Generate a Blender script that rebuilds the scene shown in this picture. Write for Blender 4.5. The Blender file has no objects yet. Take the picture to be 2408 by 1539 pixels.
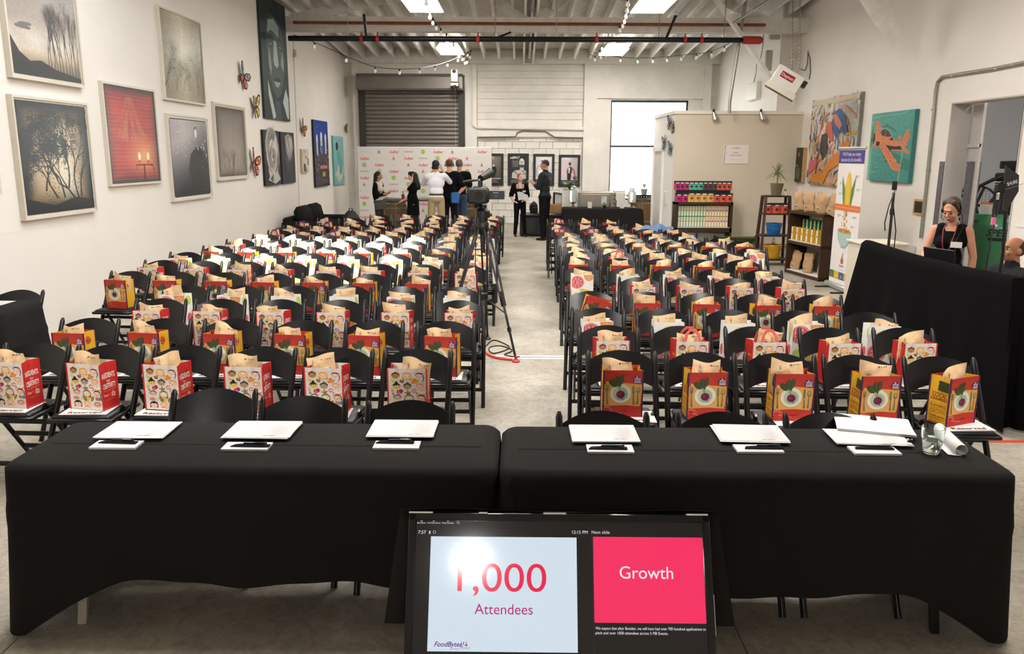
import bpy, bmesh, math, random
from mathutils import Vector, Matrix, Euler
sin, cos, PI, R = math.sin, math.cos, math.pi, math.radians
random.seed(7)
SC = bpy.context.scene
COL = SC.collection
# ------------------------------------------------------------------ camera
F=1900.0;CX=1204.0;CY=769.5;H=2.0
PITCH=math.atan((CY-366)/F)
PSI=math.atan(16/(F/cos(PITCH)));RHO=.005
FW=Vector((-sin(PSI)*cos(PITCH),cos(PSI)*cos(PITCH),-sin(PITCH)))
_r=Vector((cos(PSI),sin(PSI),0));_u=_r.cross(FW)
RT=_r*cos(RHO)+_u*sin(RHO);UP=_u*cos(RHO)-_r*sin(RHO)
cd=bpy.data.cameras.new('camera');cam=bpy.data.objects.new('camera',cd);COL.objects.link(cam)
cam.matrix_world=Matrix(((RT.x,UP.x,-FW.x,0),(RT.y,UP.y,-FW.y,0),(RT.z,UP.z,-FW.z,H),(0,0,0,1)))
cd.sensor_width=36;cd.lens=36*F/2408;cd.clip_start=.05;cd.clip_end=300
cd.dof.use_dof=True;cd.dof.focus_distance=4.6;cd.dof.aperture_fstop=9
SC.camera=cam
def at(u,v,X=None,Y=None,Z=None):
    "a point of the room measured from the photograph"
    d=RT*((u-CX)/F)+UP*(-(v-CY)/F)+FW
    t=X/d.x if X is not None else Y/d.y if Y is not None else (Z-H)/d.z
    return Vector((d.x*t,d.y*t,H+d.z*t))
# ------------------------------------------------------------------ light
SC.view_settings.view_transform='Standard';SC.view_settings.look='None'
SC.view_settings.gamma=1;SC.view_settings.use_curve_mapping=False
SC.view_settings.exposure=0.98
W=bpy.data.worlds.new('sky');SC.world=W;W.use_nodes=True
bg=W.node_tree.nodes['Background'];bg.inputs[0].default_value=(.93,.97,1,1);bg.inputs[1].default_value=5
def lamp(name,kind,loc,rot,power,size=None,sy=None,col=(1,1,1),**k):
    l=bpy.data.lights.new(name,kind);l.energy=power;l.color=col
    if kind=='AREA':
        l.shape='RECTANGLE';l.size=size;l.size_y=sy or size
    for a,b in k.items(): setattr(l,a,b)
    o=bpy.data.objects.new(name,l);COL.objects.link(o);o.location=loc;o.rotation_euler=rot;return o
SUNDIR=Vector((-.10,.46,-.88)).normalized()
lamp('sun','SUN',(0,0,20),SUNDIR.to_track_quat('-Z','Y').to_euler(),8,col=(1,.96,.9),angle=R(1.2))
WARM=(1,.95,.89)
LAMPS=[(-1.75,15.3),(2.35,15.3),(-1.8,21.8),(2.4,21.8),(.5,9.2),(2.9,9.2),(-1.75,4.3),(2.35,4.3)]
for sx in (-1,1):
    _d=Vector((sx*-.45,9.0,-2.2));lamp('fill_spot','SPOT',(sx*2.3,-1.7,3.3),_d.to_track_quat('-Z','Y').to_euler(),480,col=(1,.96,.91),spot_size=R(29),spot_blend=.3,shadow_soft_size=.12)  # added spot lamps behind the camera, brightening the bag fronts
# ------------------------------------------------------------------ helpers
def lin(c):
    if isinstance(c,str):
        c=tuple(int(c[i:i+2],16) for i in (0,2,4))
    return tuple(((x/255/12.92) if x<=10.3 else ((x/255+.055)/1.055)**2.4) for x in c)
class MB:
    def __init__(s): s.v=[];s.f=[];s.c=[];s.m=[]
    def add(s,vs,fs,col=None,mi=0,cols=None):
        b=len(s.v);s.v+=[tuple(x) for x in vs]
        for i,f in enumerate(fs):
            s.f.append([b+j for j in f]);s.m.append(mi)
            s.c.append(cols[i] if cols else col)
        return s
    def box(s,cx,cy,cz,sx,sy,sz,rot=None,col=None,mi=0,taper=1):
        vs=[]
        for z in (-1,1):
            k=taper if z>0 else 1
            for x,y in ((-1,-1),(1,-1),(1,1),(-1,1)):
                p=Vector((x*sx/2*k,y*sy/2*k,z*sz/2))
                if rot is not None: p=rot@p
                vs.append((p.x+cx,p.y+cy,p.z+cz))
        return s.add(vs,[(3,2,1,0),(4,5,6,7),(0,1,5,4),(1,2,6,5),(2,3,7,6),(3,0,4,7)],col,mi)
    def bar(s,a,b,w,t,up=(0,0,1),col=None,mi=0):
        a=Vector(a);b=Vector(b);d=(b-a);L=d.length;d.normalize()
        x=d.cross(Vector(up)) 
        if x.length<1e-4: x=d.cross(Vector((0,1,0)))
        x.normalize();y=x.cross(d)
        m=Matrix((x,d,y)).transposed()
        c=(a+b)/2
        return s.box(c.x,c.y,c.z,w,L,t,m,col,mi)
    def tube(s,pts,r,n=8,col=None,mi=0,cap=True,closed=False,flat=1,up=None):
        pts=[Vector(p) for p in pts];N=len(pts);rs=r if isinstance(r,(list,tuple)) else [r]*N
        b=len(s.v);prev=None
        for i,p in enumerate(pts):
            if closed: d=pts[(i+1)%N]-pts[i-1]
            else: d=pts[min(i+1,N-1)]-pts[max(i-1,0)]
            if d.length<1e-9: d=Vector((0,0,1))
            d.normalize()
            if up is not None: x=Vector(up).cross(d)
            elif prev is None: x=d.cross(Vector((0,0,1)) if abs(d.z)<.9 else Vector((0,1,0)))
            else: x=prev-d*prev.dot(d)
            if x.length<1e-6: x=d.cross(Vector((1,0,0)))
            x.normalize();prev=x;y=d.cross(x)
            for k in range(n):
                a=2*PI*k/n;q=p+x*cos(a)*rs[i]+y*sin(a)*rs[i]*flat
                s.v.append(tuple(q))
        for i in range(N if closed else N-1):
            j=(i+1)%N
            for k in range(n):
                s.f.append([b+i*n+k,b+i*n+(k+1)%n,b+j*n+(k+1)%n,b+j*n+k]);s.c.append(col);s.m.append(mi)
        if cap and not closed:
            s.f.append([b+k for k in range(n)][::-1]);s.c.append(col);s.m.append(mi)
            s.f.append([b+(N-1)*n+k for k in range(n)]);s.c.append(col);s.m.append(mi)
        return s
    def lathe(s,prof,n=16,c=(0,0,0),sx=1,sy=1,col=None,mi=0,cap=True,cols=None,rot=None):
        b=len(s.v)
        for r,z in prof:
            for k in range(n):
                a=2*PI*k/n;p=Vector((r*cos(a)*sx,r*sin(a)*sy,z))
                if rot is not None:p=rot@p
                s.v.append((p.x+c[0],p.y+c[1],p.z+c[2]))
        for i in range(len(prof)-1):
            for k in range(n):
                s.f.append([b+i*n+k,b+i*n+(k+1)%n,b+(i+1)*n+(k+1)%n,b+(i+1)*n+k]);s.c.append(cols[i] if cols else col);s.m.append(mi)
        if cap:
            if prof[0][0]>1e-5: s.f.append([b+k for k in range(n)][::-1]);s.c.append(cols[0] if cols else col);s.m.append(mi)
            if prof[-1][0]>1e-5: s.f.append([b+(len(prof)-1)*n+k for k in range(n)]);s.c.append(cols[-1] if cols else col);s.m.append(mi)
        return s
    def ball(s,c,r,n=12,sx=1,sy=1,sz=1,col=None,mi=0,rot=None):
        m=max(5,n//2+1)
        return s.lathe([(r*sin(PI*i/m),-r*cos(PI*i/m)*sz) for i in range(m+1)],n,c,sx,sy,col,mi,False,rot=rot)
    def prism(s,poly,O,ux,uy,un,t,col=None,mi=0):
        "poly 2d extruded along un by t"
        O=Vector(O);ux=Vector(ux);uy=Vector(uy);un=Vector(un);n=len(poly)
        A=[O+ux*x+uy*y for x,y in poly];B=[p+un*t for p in A]
        fs=[list(range(n))[::-1],list(range(n,2*n))]+[[i,(i+1)%n,n+(i+1)%n,n+i] for i in range(n)]
        return s.add(A+B,fs,col,mi)
    def grid(s,fn,nu,nv,col=None,mi=0,cf=None,closed=False):
        b=len(s.v)
        for j in range(nv+1):
            for i in range(nu+1): s.v.append(tuple(fn(i/nu,j/nv)))
        for j in range(nv):
            for i in range(nu):
                a=b+j*(nu+1)+i;s.f.append([a,a+1,a+nu+2,a+nu+1]);s.m.append(mi)
                if cf: s.c.append([cf(i/nu,j/nv),cf((i+1)/nu,j/nv),cf((i+1)/nu,(j+1)/nv),cf(i/nu,(j+1)/nv)])
                else: s.c.append(col)
        return s
    def mesh(s,name,mats,smooth=False,bevel=0,angle=40,solid=0):
        me=bpy.data.meshes.new(name);me.from_pydata(s.v,[],s.f)
        if any(c is not None for c in s.c):
            ca=me.color_attributes.new('Col','FLOAT_COLOR','CORNER');out=[]
            for f,c in zip(s.f,s.c):
                if c is None: c=(.5,.5,.5)
                if isinstance(c,list):
                    for q in c: out+=[*q,1.0]
                else: out+=[*c,1.0]*len(f)
            ca.data.foreach_set('color',out)
        if not isinstance(mats,(list,tuple)): mats=[mats]
        for m in mats: me.materials.append(m)
        if len(mats)>1: me.polygons.foreach_set('material_index',s.m)
        if bevel or smooth=='fix' or solid:
            bm=bmesh.new();bm.from_mesh(me)
            if solid: bmesh.ops.solidify(bm,geom=bm.faces[:],thickness=solid)
            if bevel:
                bmesh.ops.bevel(bm,geom=bm.edges[:],offset=bevel,segments=1,affect='EDGES',profile=.5)
            bm.to_mesh(me);bm.free()
        if smooth:
            me.polygons.foreach_set('use_smooth',[True]*len(me.polygons))
            me.set_sharp_from_angle(angle=R(angle))
        me.update();return me
    def build(s,name,mats,parent=None,smooth=False,bevel=0,angle=40,solid=0,loc=None,rz=0):
        o=bpy.data.objects.new(name,s.mesh(name,mats,smooth,bevel,angle,solid));COL.objects.link(o)
        if parent is not None:o.parent=parent
        if loc is not None:o.location=loc
        if rz:o.rotation_euler=(0,0,rz)
        return o
def tag(o,label=None,cat=None,group=None,kind=None):
    if label:o['label']=label
    if cat:o['category']=cat
    if group:o['group']=group
    if kind:o['kind']=kind
    return o
def thing(name,label,cat,loc=(0,0,0),rz=0,group=None,rot=None):
    o=bpy.data.objects.new(name,None);COL.objects.link(o);o.location=loc;o.rotation_euler=rot or (0,0,rz)
    o.empty_display_size=.05
    return tag(o,label,cat,group)
def kids(o): return KID.get(o,())
def dup(root,loc=None,rz=None,label=None,group=None,scale=None):
    c=root.copy();COL.objects.link(c)
    if loc is not None:c.location=loc
    if rz is not None:c.rotation_euler=(0,0,rz) if not isinstance(rz,tuple) else rz
    if label:c['label']=label
    if group:c['group']=group
    if scale:c.scale=(scale,)*3
    for ch in root.children:
        d=ch.copy();COL.objects.link(d);d.parent=c
        for g in ch.children:
            e=g.copy();COL.objects.link(e);e.parent=d
    return c
def noise_in(N,Lk,scale,detail=4,coord='Object',rough=.55,dist=0,stretch=None):
    tc=N.new('ShaderNodeTexCoord');n=N.new('ShaderNodeTexNoise');n.inputs['Scale'].default_value=scale
    n.inputs['Detail'].default_value=detail;n.inputs['Roughness'].default_value=rough;n.inputs['Distortion'].default_value=dist
    if stretch:
        mp=N.new('ShaderNodeMapping');mp.inputs['Scale'].default_value=stretch
        Lk.new(tc.outputs[coord],mp.inputs[0]);Lk.new(mp.outputs[0],n.inputs['Vector'])
    else: Lk.new(tc.outputs[coord],n.inputs['Vector'])
    return n
MATS={}
def M(name,col,rough=.6,metal=0,noise=None,bump=None,emit=0,trans=0,spec=.5,coat=0,stretch=None,sheen=0,ior=1.45,col2=None,att=False,alpha=1):
    if name in MATS:return MATS[name]
    m=bpy.data.materials.new(name);m.use_nodes=True;T=m.node_tree;N=T.nodes;Lk=T.links
    b=N['Principled BSDF'];c=lin(col) if (isinstance(col,str) or max(col)>1) else col
    b.inputs['Base Color'].default_value=(*c,1);b.inputs['Roughness'].default_value=rough;b.inputs['Metallic'].default_value=metal
    b.inputs['Specular IOR Level'].default_value=spec;b.inputs['Coat Weight'].default_value=coat;b.inputs['Coat Roughness'].default_value=.08
    b.inputs['Transmission Weight'].default_value=trans;b.inputs['IOR'].default_value=ior
    b.inputs['Sheen Weight'].default_value=sheen;b.inputs['Alpha'].default_value=alpha
    src=None
    if att:
        a=N.new('ShaderNodeAttribute');a.attribute_name='Col';src=a.outputs['Color']
    if noise:
        n=noise_in(N,Lk,noise[0],5,stretch=stretch)
        mx=N.new('ShaderNodeMix');mx.data_type='RGBA'
        cr=N.new('ShaderNodeMapRange');cr.inputs[1].default_value=.3;cr.inputs[2].default_value=.7
        Lk.new(n.outputs['Fac'],cr.inputs[0]);Lk.new(cr.outputs[0],mx.inputs[0])
        if src:
            ml=N.new('ShaderNodeMix');ml.data_type='RGBA';ml.blend_type='MULTIPLY';ml.inputs[0].default_value=1
            ml.inputs[7].default_value=(1-noise[1],)*3+(1,);Lk.new(src,ml.inputs[6])
            Lk.new(ml.outputs[2],mx.inputs[6]);Lk.new(src,mx.inputs[7])
        else:
            d=lin(col2) if col2 else tuple(x*(1-noise[1]) for x in c)
            mx.inputs[6].default_value=(*d,1);mx.inputs[7].default_value=(*c,1)
        src=mx.outputs[2]
    if src: Lk.new(src,b.inputs['Base Color'])
    if emit:
        b.inputs['Emission Strength'].default_value=emit
        if src: Lk.new(src,b.inputs['Emission Color'])
        else: b.inputs['Emission Color'].default_value=(*c,1)
    if bump:
        n2=noise_in(N,Lk,bump[0],3,stretch=bump[2] if len(bump)>2 else None);bp=N.new('ShaderNodeBump');bp.inputs['Strength'].default_value=bump[1]
        bp.inputs['Distance'].default_value=.01
        Lk.new(n2.outputs['Fac'],bp.inputs['Height']);Lk.new(bp.outputs[0],b.inputs['Normal'])
    MATS[name]=m;return m
black=M('black resin','0c0c0e',.28,bump=(60,.03),spec=.45)
blackm=M('black metal','101012',.4)
cloth=M('black cloth','2a2827',.95,noise=(900,.35),bump=(700,.15),spec=.08)
cloth2=M('black drape cloth','0f0e0f',.96,noise=(600,.3),spec=.06)
fab=M('dark fabric','131216',.9,noise=(60,.3),spec=.15)
white=M('white paint','e9e4dd',.75,noise=(3,.05),bump=(30,.05))
whitew=M('white timber','ece8e1',.75,noise=(6,.16),bump=(25,.2),stretch=(1,.2,1))
paper=M('paper','cecccb',.8)
steel=M('brushed steel','a9a49a',.35,.9,noise=(40,.2))
chrome=M('chrome','c9c9c9',.15,1)
galv=M('galvanised conduit','a7a59b',.42,.75,noise=(30,.2))
printm=M('print','ffffff',.7,att=True)
gloss=M('print glossy','ffffff',.22,att=True)
paintm=M('painted canvas','ffffff',.5,att=True,noise=(22,.28),bump=(60,.2))
photom=M('photo paper','ffffff',.3,att=True,noise=(38,.22))
glassm=M('clear glass','f4fbf8',.02,trans=1,ior=1.45)
wood=M('walnut wood','4a2f1c',.5,noise=(14,.4),stretch=(1,1,.15),bump=(40,.05))
oak=M('barrel oak','7a5a38',.6,noise=(12,.4),stretch=(4,4,.4))
kraft=M('kraft paper','c3a27a',.75,noise=(9,.14),bump=(18,.35))
# ---- flat print
_TX={}
def textpoly(t,bold=False,res=2):
    k=(t,bold,res)
    if k not in _TX:
        cu=bpy.data.curves.new('t','FONT');cu.body=t;cu.size=1;cu.resolution_u=res
        if bold: cu.offset=.018
        o=bpy.data.objects.new('t',cu);me=bpy.data.meshes.new_from_object(o)
        _TX[k]=([tuple(v.co)[:2] for v in me.vertices],[tuple(p.vertices) for p in me.polygons])
        bpy.data.objects.remove(o);bpy.data.curves.remove(cu);bpy.data.meshes.remove(me)
    return _TX[k]
class Art:
    "flat print: coloured pieces laid on a panel, x right, y up, in metres"
    def __init__(s,O,ux,uy,base=.0008,eps=.0005,mb=None,warp=None):
        s.O=Vector(O);s.ux=Vector(ux).normalized();s.uy=Vector(uy).normalized();s.n=s.ux.cross(s.uy)
        s.b=base;s.e=eps;s.mb=mb or MB();s.warp=warp;s.k=0
    def P(s,x,y,l):
        h=s.b+l*s.e+(s.k%60)*s.e*.014
        if s.warp: h+=s.warp(x,y)
        return s.O+s.ux*x+s.uy*y+s.n*h
    def poly(s,pts,col,l=0):
        if isinstance(col,str):col=lin(col)
        s.k+=1;s.mb.add([s.P(x,y,l) for x,y in pts],[list(range(len(pts)))],col);return s
    def rect(s,x0,y0,x1,y1,col,l=0):return s.poly([(x0,y0),(x1,y0),(x1,y1),(x0,y1)],col,l)
    def ell(s,cx,cy,rx,ry,col,l=0,n=12,rot=0,a0=0,a1=360):
        P=[]
        m=n if a1-a0>=360 else n+1
        for i in range(m):
            a=R(a0+(a1-a0)*i/n);x=rx*cos(a);y=ry*sin(a)
            P.append((cx+x*cos(rot)-y*sin(rot),cy+x*sin(rot)+y*cos(rot)))
        return s.poly(P,col,l)
    def line(s,pts,w,col,l=0,w1=None):
        if isinstance(col,str):col=lin(col)
        n=len(pts);s.k+=1
        L_=[];R_=[]
        for i,(x,y) in enumerate(pts):
            a=pts[max(i-1,0)];b=pts[min(i+1,n-1)];dx=b[0]-a[0];dy=b[1]-a[1];q=math.hypot(dx,dy) or 1
            ww=(w if w1 is None else w+(w1-w)*i/(n-1))/2
            L_.append((x-dy/q*ww,y+dx/q*ww));R_.append((x+dy/q*ww,y-dx/q*ww))
        vs=[s.P(x,y,l) for x,y in L_+R_]
        s.mb.add(vs,[[i,n+i,n+i+1,i+1] for i in range(n-1)],col);return s
    def ring(s,cx,cy,r,w,col,l=0,n=16,a0=0,a1=360,ry=None):
        ry=ry or r
        return s.line([(cx+r*cos(R(a0+(a1-a0)*i/n)),cy+ry*sin(R(a0+(a1-a0)*i/n))) for i in range(n+1)],w,col,l)
    def text(s,t,x,y,h,col,l=1,align='c',bold=False,sx=1,rot=0,shear=0,w=None,res=2):
        if isinstance(col,str):col=lin(col)
        vs,fs=textpoly(t,bold,res)
        if not vs:return s
        x0=min(v[0] for v in vs);x1=max(v[0] for v in vs)
        k=h/.72;kx=k*sx
        if w: kx=w/max(1e-6,x1-x0)
        s.k+=1;off={'c':(x0+x1)/2,'l':x0,'r':x1}[align]
        out=[]
        for a,b in vs:
            X=(a-off)*kx+b*k*shear;Y=b*k
            out.append(s.P(x+X*cos(rot)-Y*sin(rot),y+X*sin(rot)+Y*cos(rot),l))
        s.mb.add(out,fs,col);return s
    def grad(s,x0,y0,x1,y1,fn,nx=8,ny=8,l=0):
        s.mb.grid(lambda a,b:s.P(x0+(x1-x0)*a,y0+(y1-y0)*b,l),nx,ny,cf=lambda a,b:lin(fn(a,b)));return s
def mixc(a,b,t):
    t=max(0,min(1,t));return tuple(a[i]+(b[i]-a[i])*t for i in range(3))
# ================================================================== STRUCTURE
XL,XR,XF,YB,YN=-5.1,6.15,5.75,24.3,-3.0
YJ=18.8;YW=YB+.15
def roofz(y): return 4.97+(YB-y)*.06
def struct(name,mb,mat,**k): return tag(mb.build(name,mat,**k),kind='structure')
def floormat():
    m=bpy.data.materials.new('worn concrete');m.use_nodes=True;T=m.node_tree;N=T.nodes;Lk=T.links;b=N['Principled BSDF']
    a=noise_in(N,Lk,.9,8,rough=.62);c=noise_in(N,Lk,14,6,rough=.7,dist=1.2);d=noise_in(N,Lk,.45,3,dist=.6)
    r=N.new('ShaderNodeValToRGB');r.color_ramp.elements[0].position=.3;r.color_ramp.elements[1].position=.72
    r.color_ramp.elements[0].color=(*lin('8f887c'),1);r.color_ramp.elements[1].color=(*lin('c9c2b3'),1)
    Lk.new(a.outputs['Fac'],r.inputs[0])
    r2=N.new('ShaderNodeValToRGB');r2.color_ramp.elements[0].position=.34;r2.color_ramp.elements[1].position=.6
    r2.color_ramp.elements[0].color=(.62,.58,.52,1);r2.color_ramp.elements[1].color=(1,1,1,1)
    Lk.new(c.outputs['Fac'],r2.inputs[0])
    mx=N.new('ShaderNodeMix');mx.data_type='RGBA';mx.blend_type='MULTIPLY';mx.inputs[0].default_value=.75
    Lk.new(r.outputs[0],mx.inputs[6]);Lk.new(r2.outputs[0],mx.inputs[7])
    # pale scratches
    v=N.new('ShaderNodeTexVoronoi');v.feature='DISTANCE_TO_EDGE';v.inputs['Scale'].default_value=1.1
    tc=N.new('ShaderNodeTexCoord');wn=noise_in(N,Lk,2.2,5)
    ad=N.new('ShaderNodeMix');ad.data_type='RGBA';ad.blend_type='LINEAR_LIGHT';ad.inputs[0].default_value=.35
    Lk.new(tc.outputs['Object'],ad.inputs[6]);Lk.new(wn.outputs['Color'],ad.inputs[7]);Lk.new(ad.outputs[2],v.inputs['Vector'])
    mr=N.new('ShaderNodeMapRange');mr.inputs[1].default_value=0;mr.inputs[2].default_value=.008;mr.inputs[3].default_value=.3;mr.inputs[4].default_value=0
    Lk.new(v.outputs['Distance'],mr.inputs[0])
    m3=N.new('ShaderNodeMix');m3.data_type='RGBA';m3.inputs[7].default_value=(*lin('d9d2c4'),1)
    Lk.new(mr.outputs[0],m3.inputs[0]);Lk.new(mx.outputs[2],m3.inputs[6])
    Lk.new(m3.outputs[2],b.inputs['Base Color'])
    rr=N.new('ShaderNodeMapRange');rr.inputs[3].default_value=.32;rr.inputs[4].default_value=.6;Lk.new(d.outputs['Fac'],rr.inputs[0]);Lk.new(rr.outputs[0],b.inputs['Roughness'])
    b.inputs['Specular IOR Level'].default_value=.35
    bp=N.new('ShaderNodeBump');bp.inputs['Strength'].default_value=.12;bp.inputs['Distance'].default_value=.01
    Lk.new(c.outputs['Fac'],bp.inputs['Height']);Lk.new(bp.outputs[0],b.inputs['Normal'])
    return m
concrete=floormat()
floor=struct('floor',MB().box(2.2,10.5,-.07,15.5,29,.1,),M('joint filler','8d8679',.9))
ys=[-3.6,-1.2,1.75,4.82,7.85,10.9,13.95,17.0,20.0,22.5,24.45];xs=[-5.1,-2.1,.95,3.9,6.55,9.8]
for i in range(len(xs)-1):
    for j in range(len(ys)-1):
        x0,x1,y0,y1=xs[i],xs[i+1],ys[j],ys[j+1]
        MB().box((x0+x1)/2,(y0+y1)/2,-.01,x1-x0-.005,y1-y0-.005,.02).build('slab',concrete,floor)
def wbox(x0,x1,y0,y1,z0,z1,mb=None):
    return (mb or MB()).box((x0+x1)/2,(y0+y1)/2,(z0+z1)/2,abs(x1-x0),abs(y1-y0),abs(z1-z0))
wallm=M('wall paint','ebe5dd',.62,noise=(1.3,.045),bump=(14,.06),spec=.3)
beigem=M('beige partition paint','d9cdb9',.7,noise=(2,.04),bump=(20,.04))
oldw=M('old painted masonry','e6e2da',.8,noise=(2.2,.13),bump=(9,.55))
# left wall : long panels
struct('wall_left',wbox(XL-.2,XL,YN,YB+.4,0,6.8),wallm)
for z in (1.22,):
    struct('trim_1',wbox(XL,XL+.002,YN,17.3,z,z+.004),wallm)
# right wall with doorway
d0=at(2240,242,X=XR);DY1=d0.y;DZ=d0.z;DY0=at(2402,330,X=XR).y
wr=wbox(XR,XR+.26,YN,DY0,0,6.8);wbox(XR,XR+.26,DY1,YJ,0,6.8,wr);wbox(XR,XR+.26,DY0,DY1,DZ,6.8,wr)
wbox(XF,XR+.26,YJ,YJ+.3,0,6.0,wr);wbox(XF,XF+.2,YJ+.3,YB+.4,0,6.0,wr)
struct('wall_right',wr,wallm)
struct('trim_2',wbox(XR-.012,XR,-2.9,DY0-.14,1.17,1.19),wallm)
struct('baseboard_right',wbox(XR-.02,XR,13.0,YJ-.5,0,.1),M('grey base','8b857c',.7))
# beyond doorway
gm=M('grey panel','c9cacd',.6,noise=(2,.05));
b2=wbox(9.6,9.8,7,15.5,0,5);wbox(XR+.26,9.8,15.3,15.5,0,5,b2);wbox(XR+.26,9.8,7.0,7.2,0,5,b2)
struct('wall_side_room',b2,gm)
struct('ceiling_side_room',wbox(XR+.26,9.8,7,15.5,4.3,4.4),gm)
for k in range(7): struct('trim_%d'%(3+k),wbox(9.57,9.6,7.6+k*1.1,7.62+k*1.1,0,3.1),M('panel joint','8e9096',.6))
struct('trim_10',wbox(9.5,9.6,7.2,15.3,3.25,3.65),M('bare timber','c7a878',.7,noise=(8,.3),stretch=(1,.2,1)))
struct('trim_11',wbox(9.55,9.6,7.2,15.3,2.6,2.63),M('panel joint','8e9096',.6))
# door frame (side room opening)
dj=thing('door_3',None,None,(0,0,0));tag(dj,kind='structure')
jm=M('grey jamb','b9b2ad',.6)
wbox(XR-.01,XR+.27,DY1-.02,DY1+.004,0,DZ).build('jamb',jm,dj)
wbox(XR-.01,XR+.27,DY0-.004,DY0+.02,0,DZ).build('jamb',jm,dj)
wbox(XR-.01,XR+.27,DY0,DY1,DZ-.02,DZ).build('head',jm,dj)
wbox(XR+.3,XR+.34,DY1-.28,DY1-.02,0,DZ).build('side_leaf',jm,dj)
wbox(XR+.27,XR+.32,DY1-.28,DY1-.02,DZ-.62,DZ-.57).build('rail',jm,dj)
gz=at(2222,380,X=XR).z
pm=M('steel guard','8d8992',.45,.7,noise=(20,.3))
for yy,xx in ((DY1+.01,XR-.012),(DY1-.22,XR+.26)):
    g=wbox(xx,xx+.01,yy,yy+.14,0,gz);wbox(xx-.01,xx+.13,yy-.004,yy+.004,0,gz,g)
    o=g.build('guard_plate',pm,dj)
    MB().ball((xx-.005,yy+.1,gz-.06),.012,8).build('bolt',chrome,o)
# ---- roof with a skylight above the left seats
SKX0,SKX1,SKY0,SKY1=-3.4,-.7,6.3,9.9
rm=bpy.data.materials.new('diagonal roof boards');rm.use_nodes=True
N=rm.node_tree.nodes;Lk=rm.node_tree.links;bb=N['Principled BSDF'];tc=N.new('ShaderNodeTexCoord');mp=N.new('ShaderNodeMapping')
mp.inputs['Rotation'].default_value=(0,0,R(42));wv=N.new('ShaderNodeTexWave');wv.inputs['Scale'].default_value=2.6;wv.inputs['Distortion'].default_value=.3
Lk.new(tc.outputs['Object'],mp.inputs[0]);Lk.new(mp.outputs[0],wv.inputs['Vector'])
cr=N.new('ShaderNodeValToRGB');cr.color_ramp.elements[0].position=.0;cr.color_ramp.elements[1].position=.12
cr.color_ramp.elements[0].color=(*lin('8d867c'),1);cr.color_ramp.elements[1].color=(*lin('d8d2c8'),1);Lk.new(wv.outputs['Fac'],cr.inputs[0]);Lk.new(cr.outputs[0],bb.inputs['Base Color'])
bp=N.new('ShaderNodeBump');bp.inputs['Strength'].default_value=.5;bp.inputs['Distance'].default_value=.02;Lk.new(wv.outputs['Fac'],bp.inputs['Height']);Lk.new(bp.outputs[0],bb.inputs['Normal'])
bb.inputs['Roughness'].default_value=.8
def roofpiece(x0,x1,y0,y1,mb,t=.12):
    vs=[(x,y,roofz(y)+dz) for dz in (0,t) for x,y in ((x0,y0),(x1,y0),(x1,y1),(x0,y1))]
    mb.add(vs,[(3,2,1,0),(4,5,6,7),(0,1,5,4),(1,2,6,5),(2,3,7,6),(3,0,4,7)])
rf=MB();X0,X1=XL-.2,XR+.4
roofpiece(X0,X1,YN,SKY0,rf);roofpiece(X0,X1,SKY1,YB+.5,rf);roofpiece(X0,SKX0,SKY0,SKY1,rf);roofpiece(SKX1,X1,SKY0,SKY1,rf)
ceil=struct('ceiling',rf,rm)
k=0;x=XL+.2;first=None
while x<XR:
    segs=[(YN,YB)] if not (SKX0<x<SKX1) else [(YN,SKY0),(SKY1,YB)]
    for (a,b) in segs:
        mb=MB();w=.06;h=.27
        vs=[(x+dx,y,roofz(y)+dz) for y in (a,b) for dx,dz in ((-w/2,-h),(w/2,-h),(w/2,0),(-w/2,0))]
        mb.add(vs,[(0,1,2,3),(7,6,5,4),(0,4,5,1),(1,5,6,2),(2,6,7,3),(3,7,4,0)])
        mb.build('joist',whitew,ceil)
    x+=.43
# cross blocking at the wall
wbox(XL,XR,YB-.10,YW+.2,4.80,5.02).build('blocking',whitew,ceil)
# trusses
def member(p,q,w,t,parent,name='web_member',mat=None):
    return MB().bar(p,q,t,w,up=(0,1,0) if False else (0,0,1)).build(name,mat or whitew,parent)
def truss(y,label,det=False):
    t=tag(bpy.data.objects.new('trim_%d'%(12+int(y)),None),kind='structure');COL.objects.link(t)
    zc=at(1250,62,Y=18.4).z
    for dy in (-.09,.09):
        wbox(XL,XR,y+dy-.035,y+dy+.035,zc-.13,zc+.17).build('bottom_chord',whitew,t)
    def zz(u,v,yy=18.4): p=at(u,v,Y=yy);return p.x,p.z
    for (a,b) in (((683,46),(905,-4)),((905,-4),(1100,-30)),((1150,-8),(1236,50)),((1262,50),(1335,-8)),((1498,46),(1600,-6)),((1680,-6),(1800,50))):
        p=zz(*a);q=zz(*b)
        d=Vector((q[0]-p[0],0,q[1]-p[1]));d.normalize()
        nn=Vector((-d.z,0,d.x))*.1
        P=[Vector((p[0],y,p[1]))-nn,Vector((q[0],y,q[1]))-nn,Vector((q[0],y,q[1]))+nn,Vector((p[0],y,p[1]))+nn]
        mb=MB();off=Vector((0,.045,0));mb.add([v-off for v in P]+[v+off for v in P],[(0,1,2,3),(7,6,5,4),(0,4,5,1),(1,5,6,2),(2,6,7,3),(3,7,4,0)])
        mb.build('web_member',whitew,t)
    x,_=zz(1249,60);
    for dx in (-.1,.1): wbox(x+dx-.03,x+dx+.03,y-.05,y+.05,zc-.62 if False else zc-.13,roofz(y)-.02).build('king_post',whitew,t)
    return t
tr=truss(18.4,'')
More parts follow.
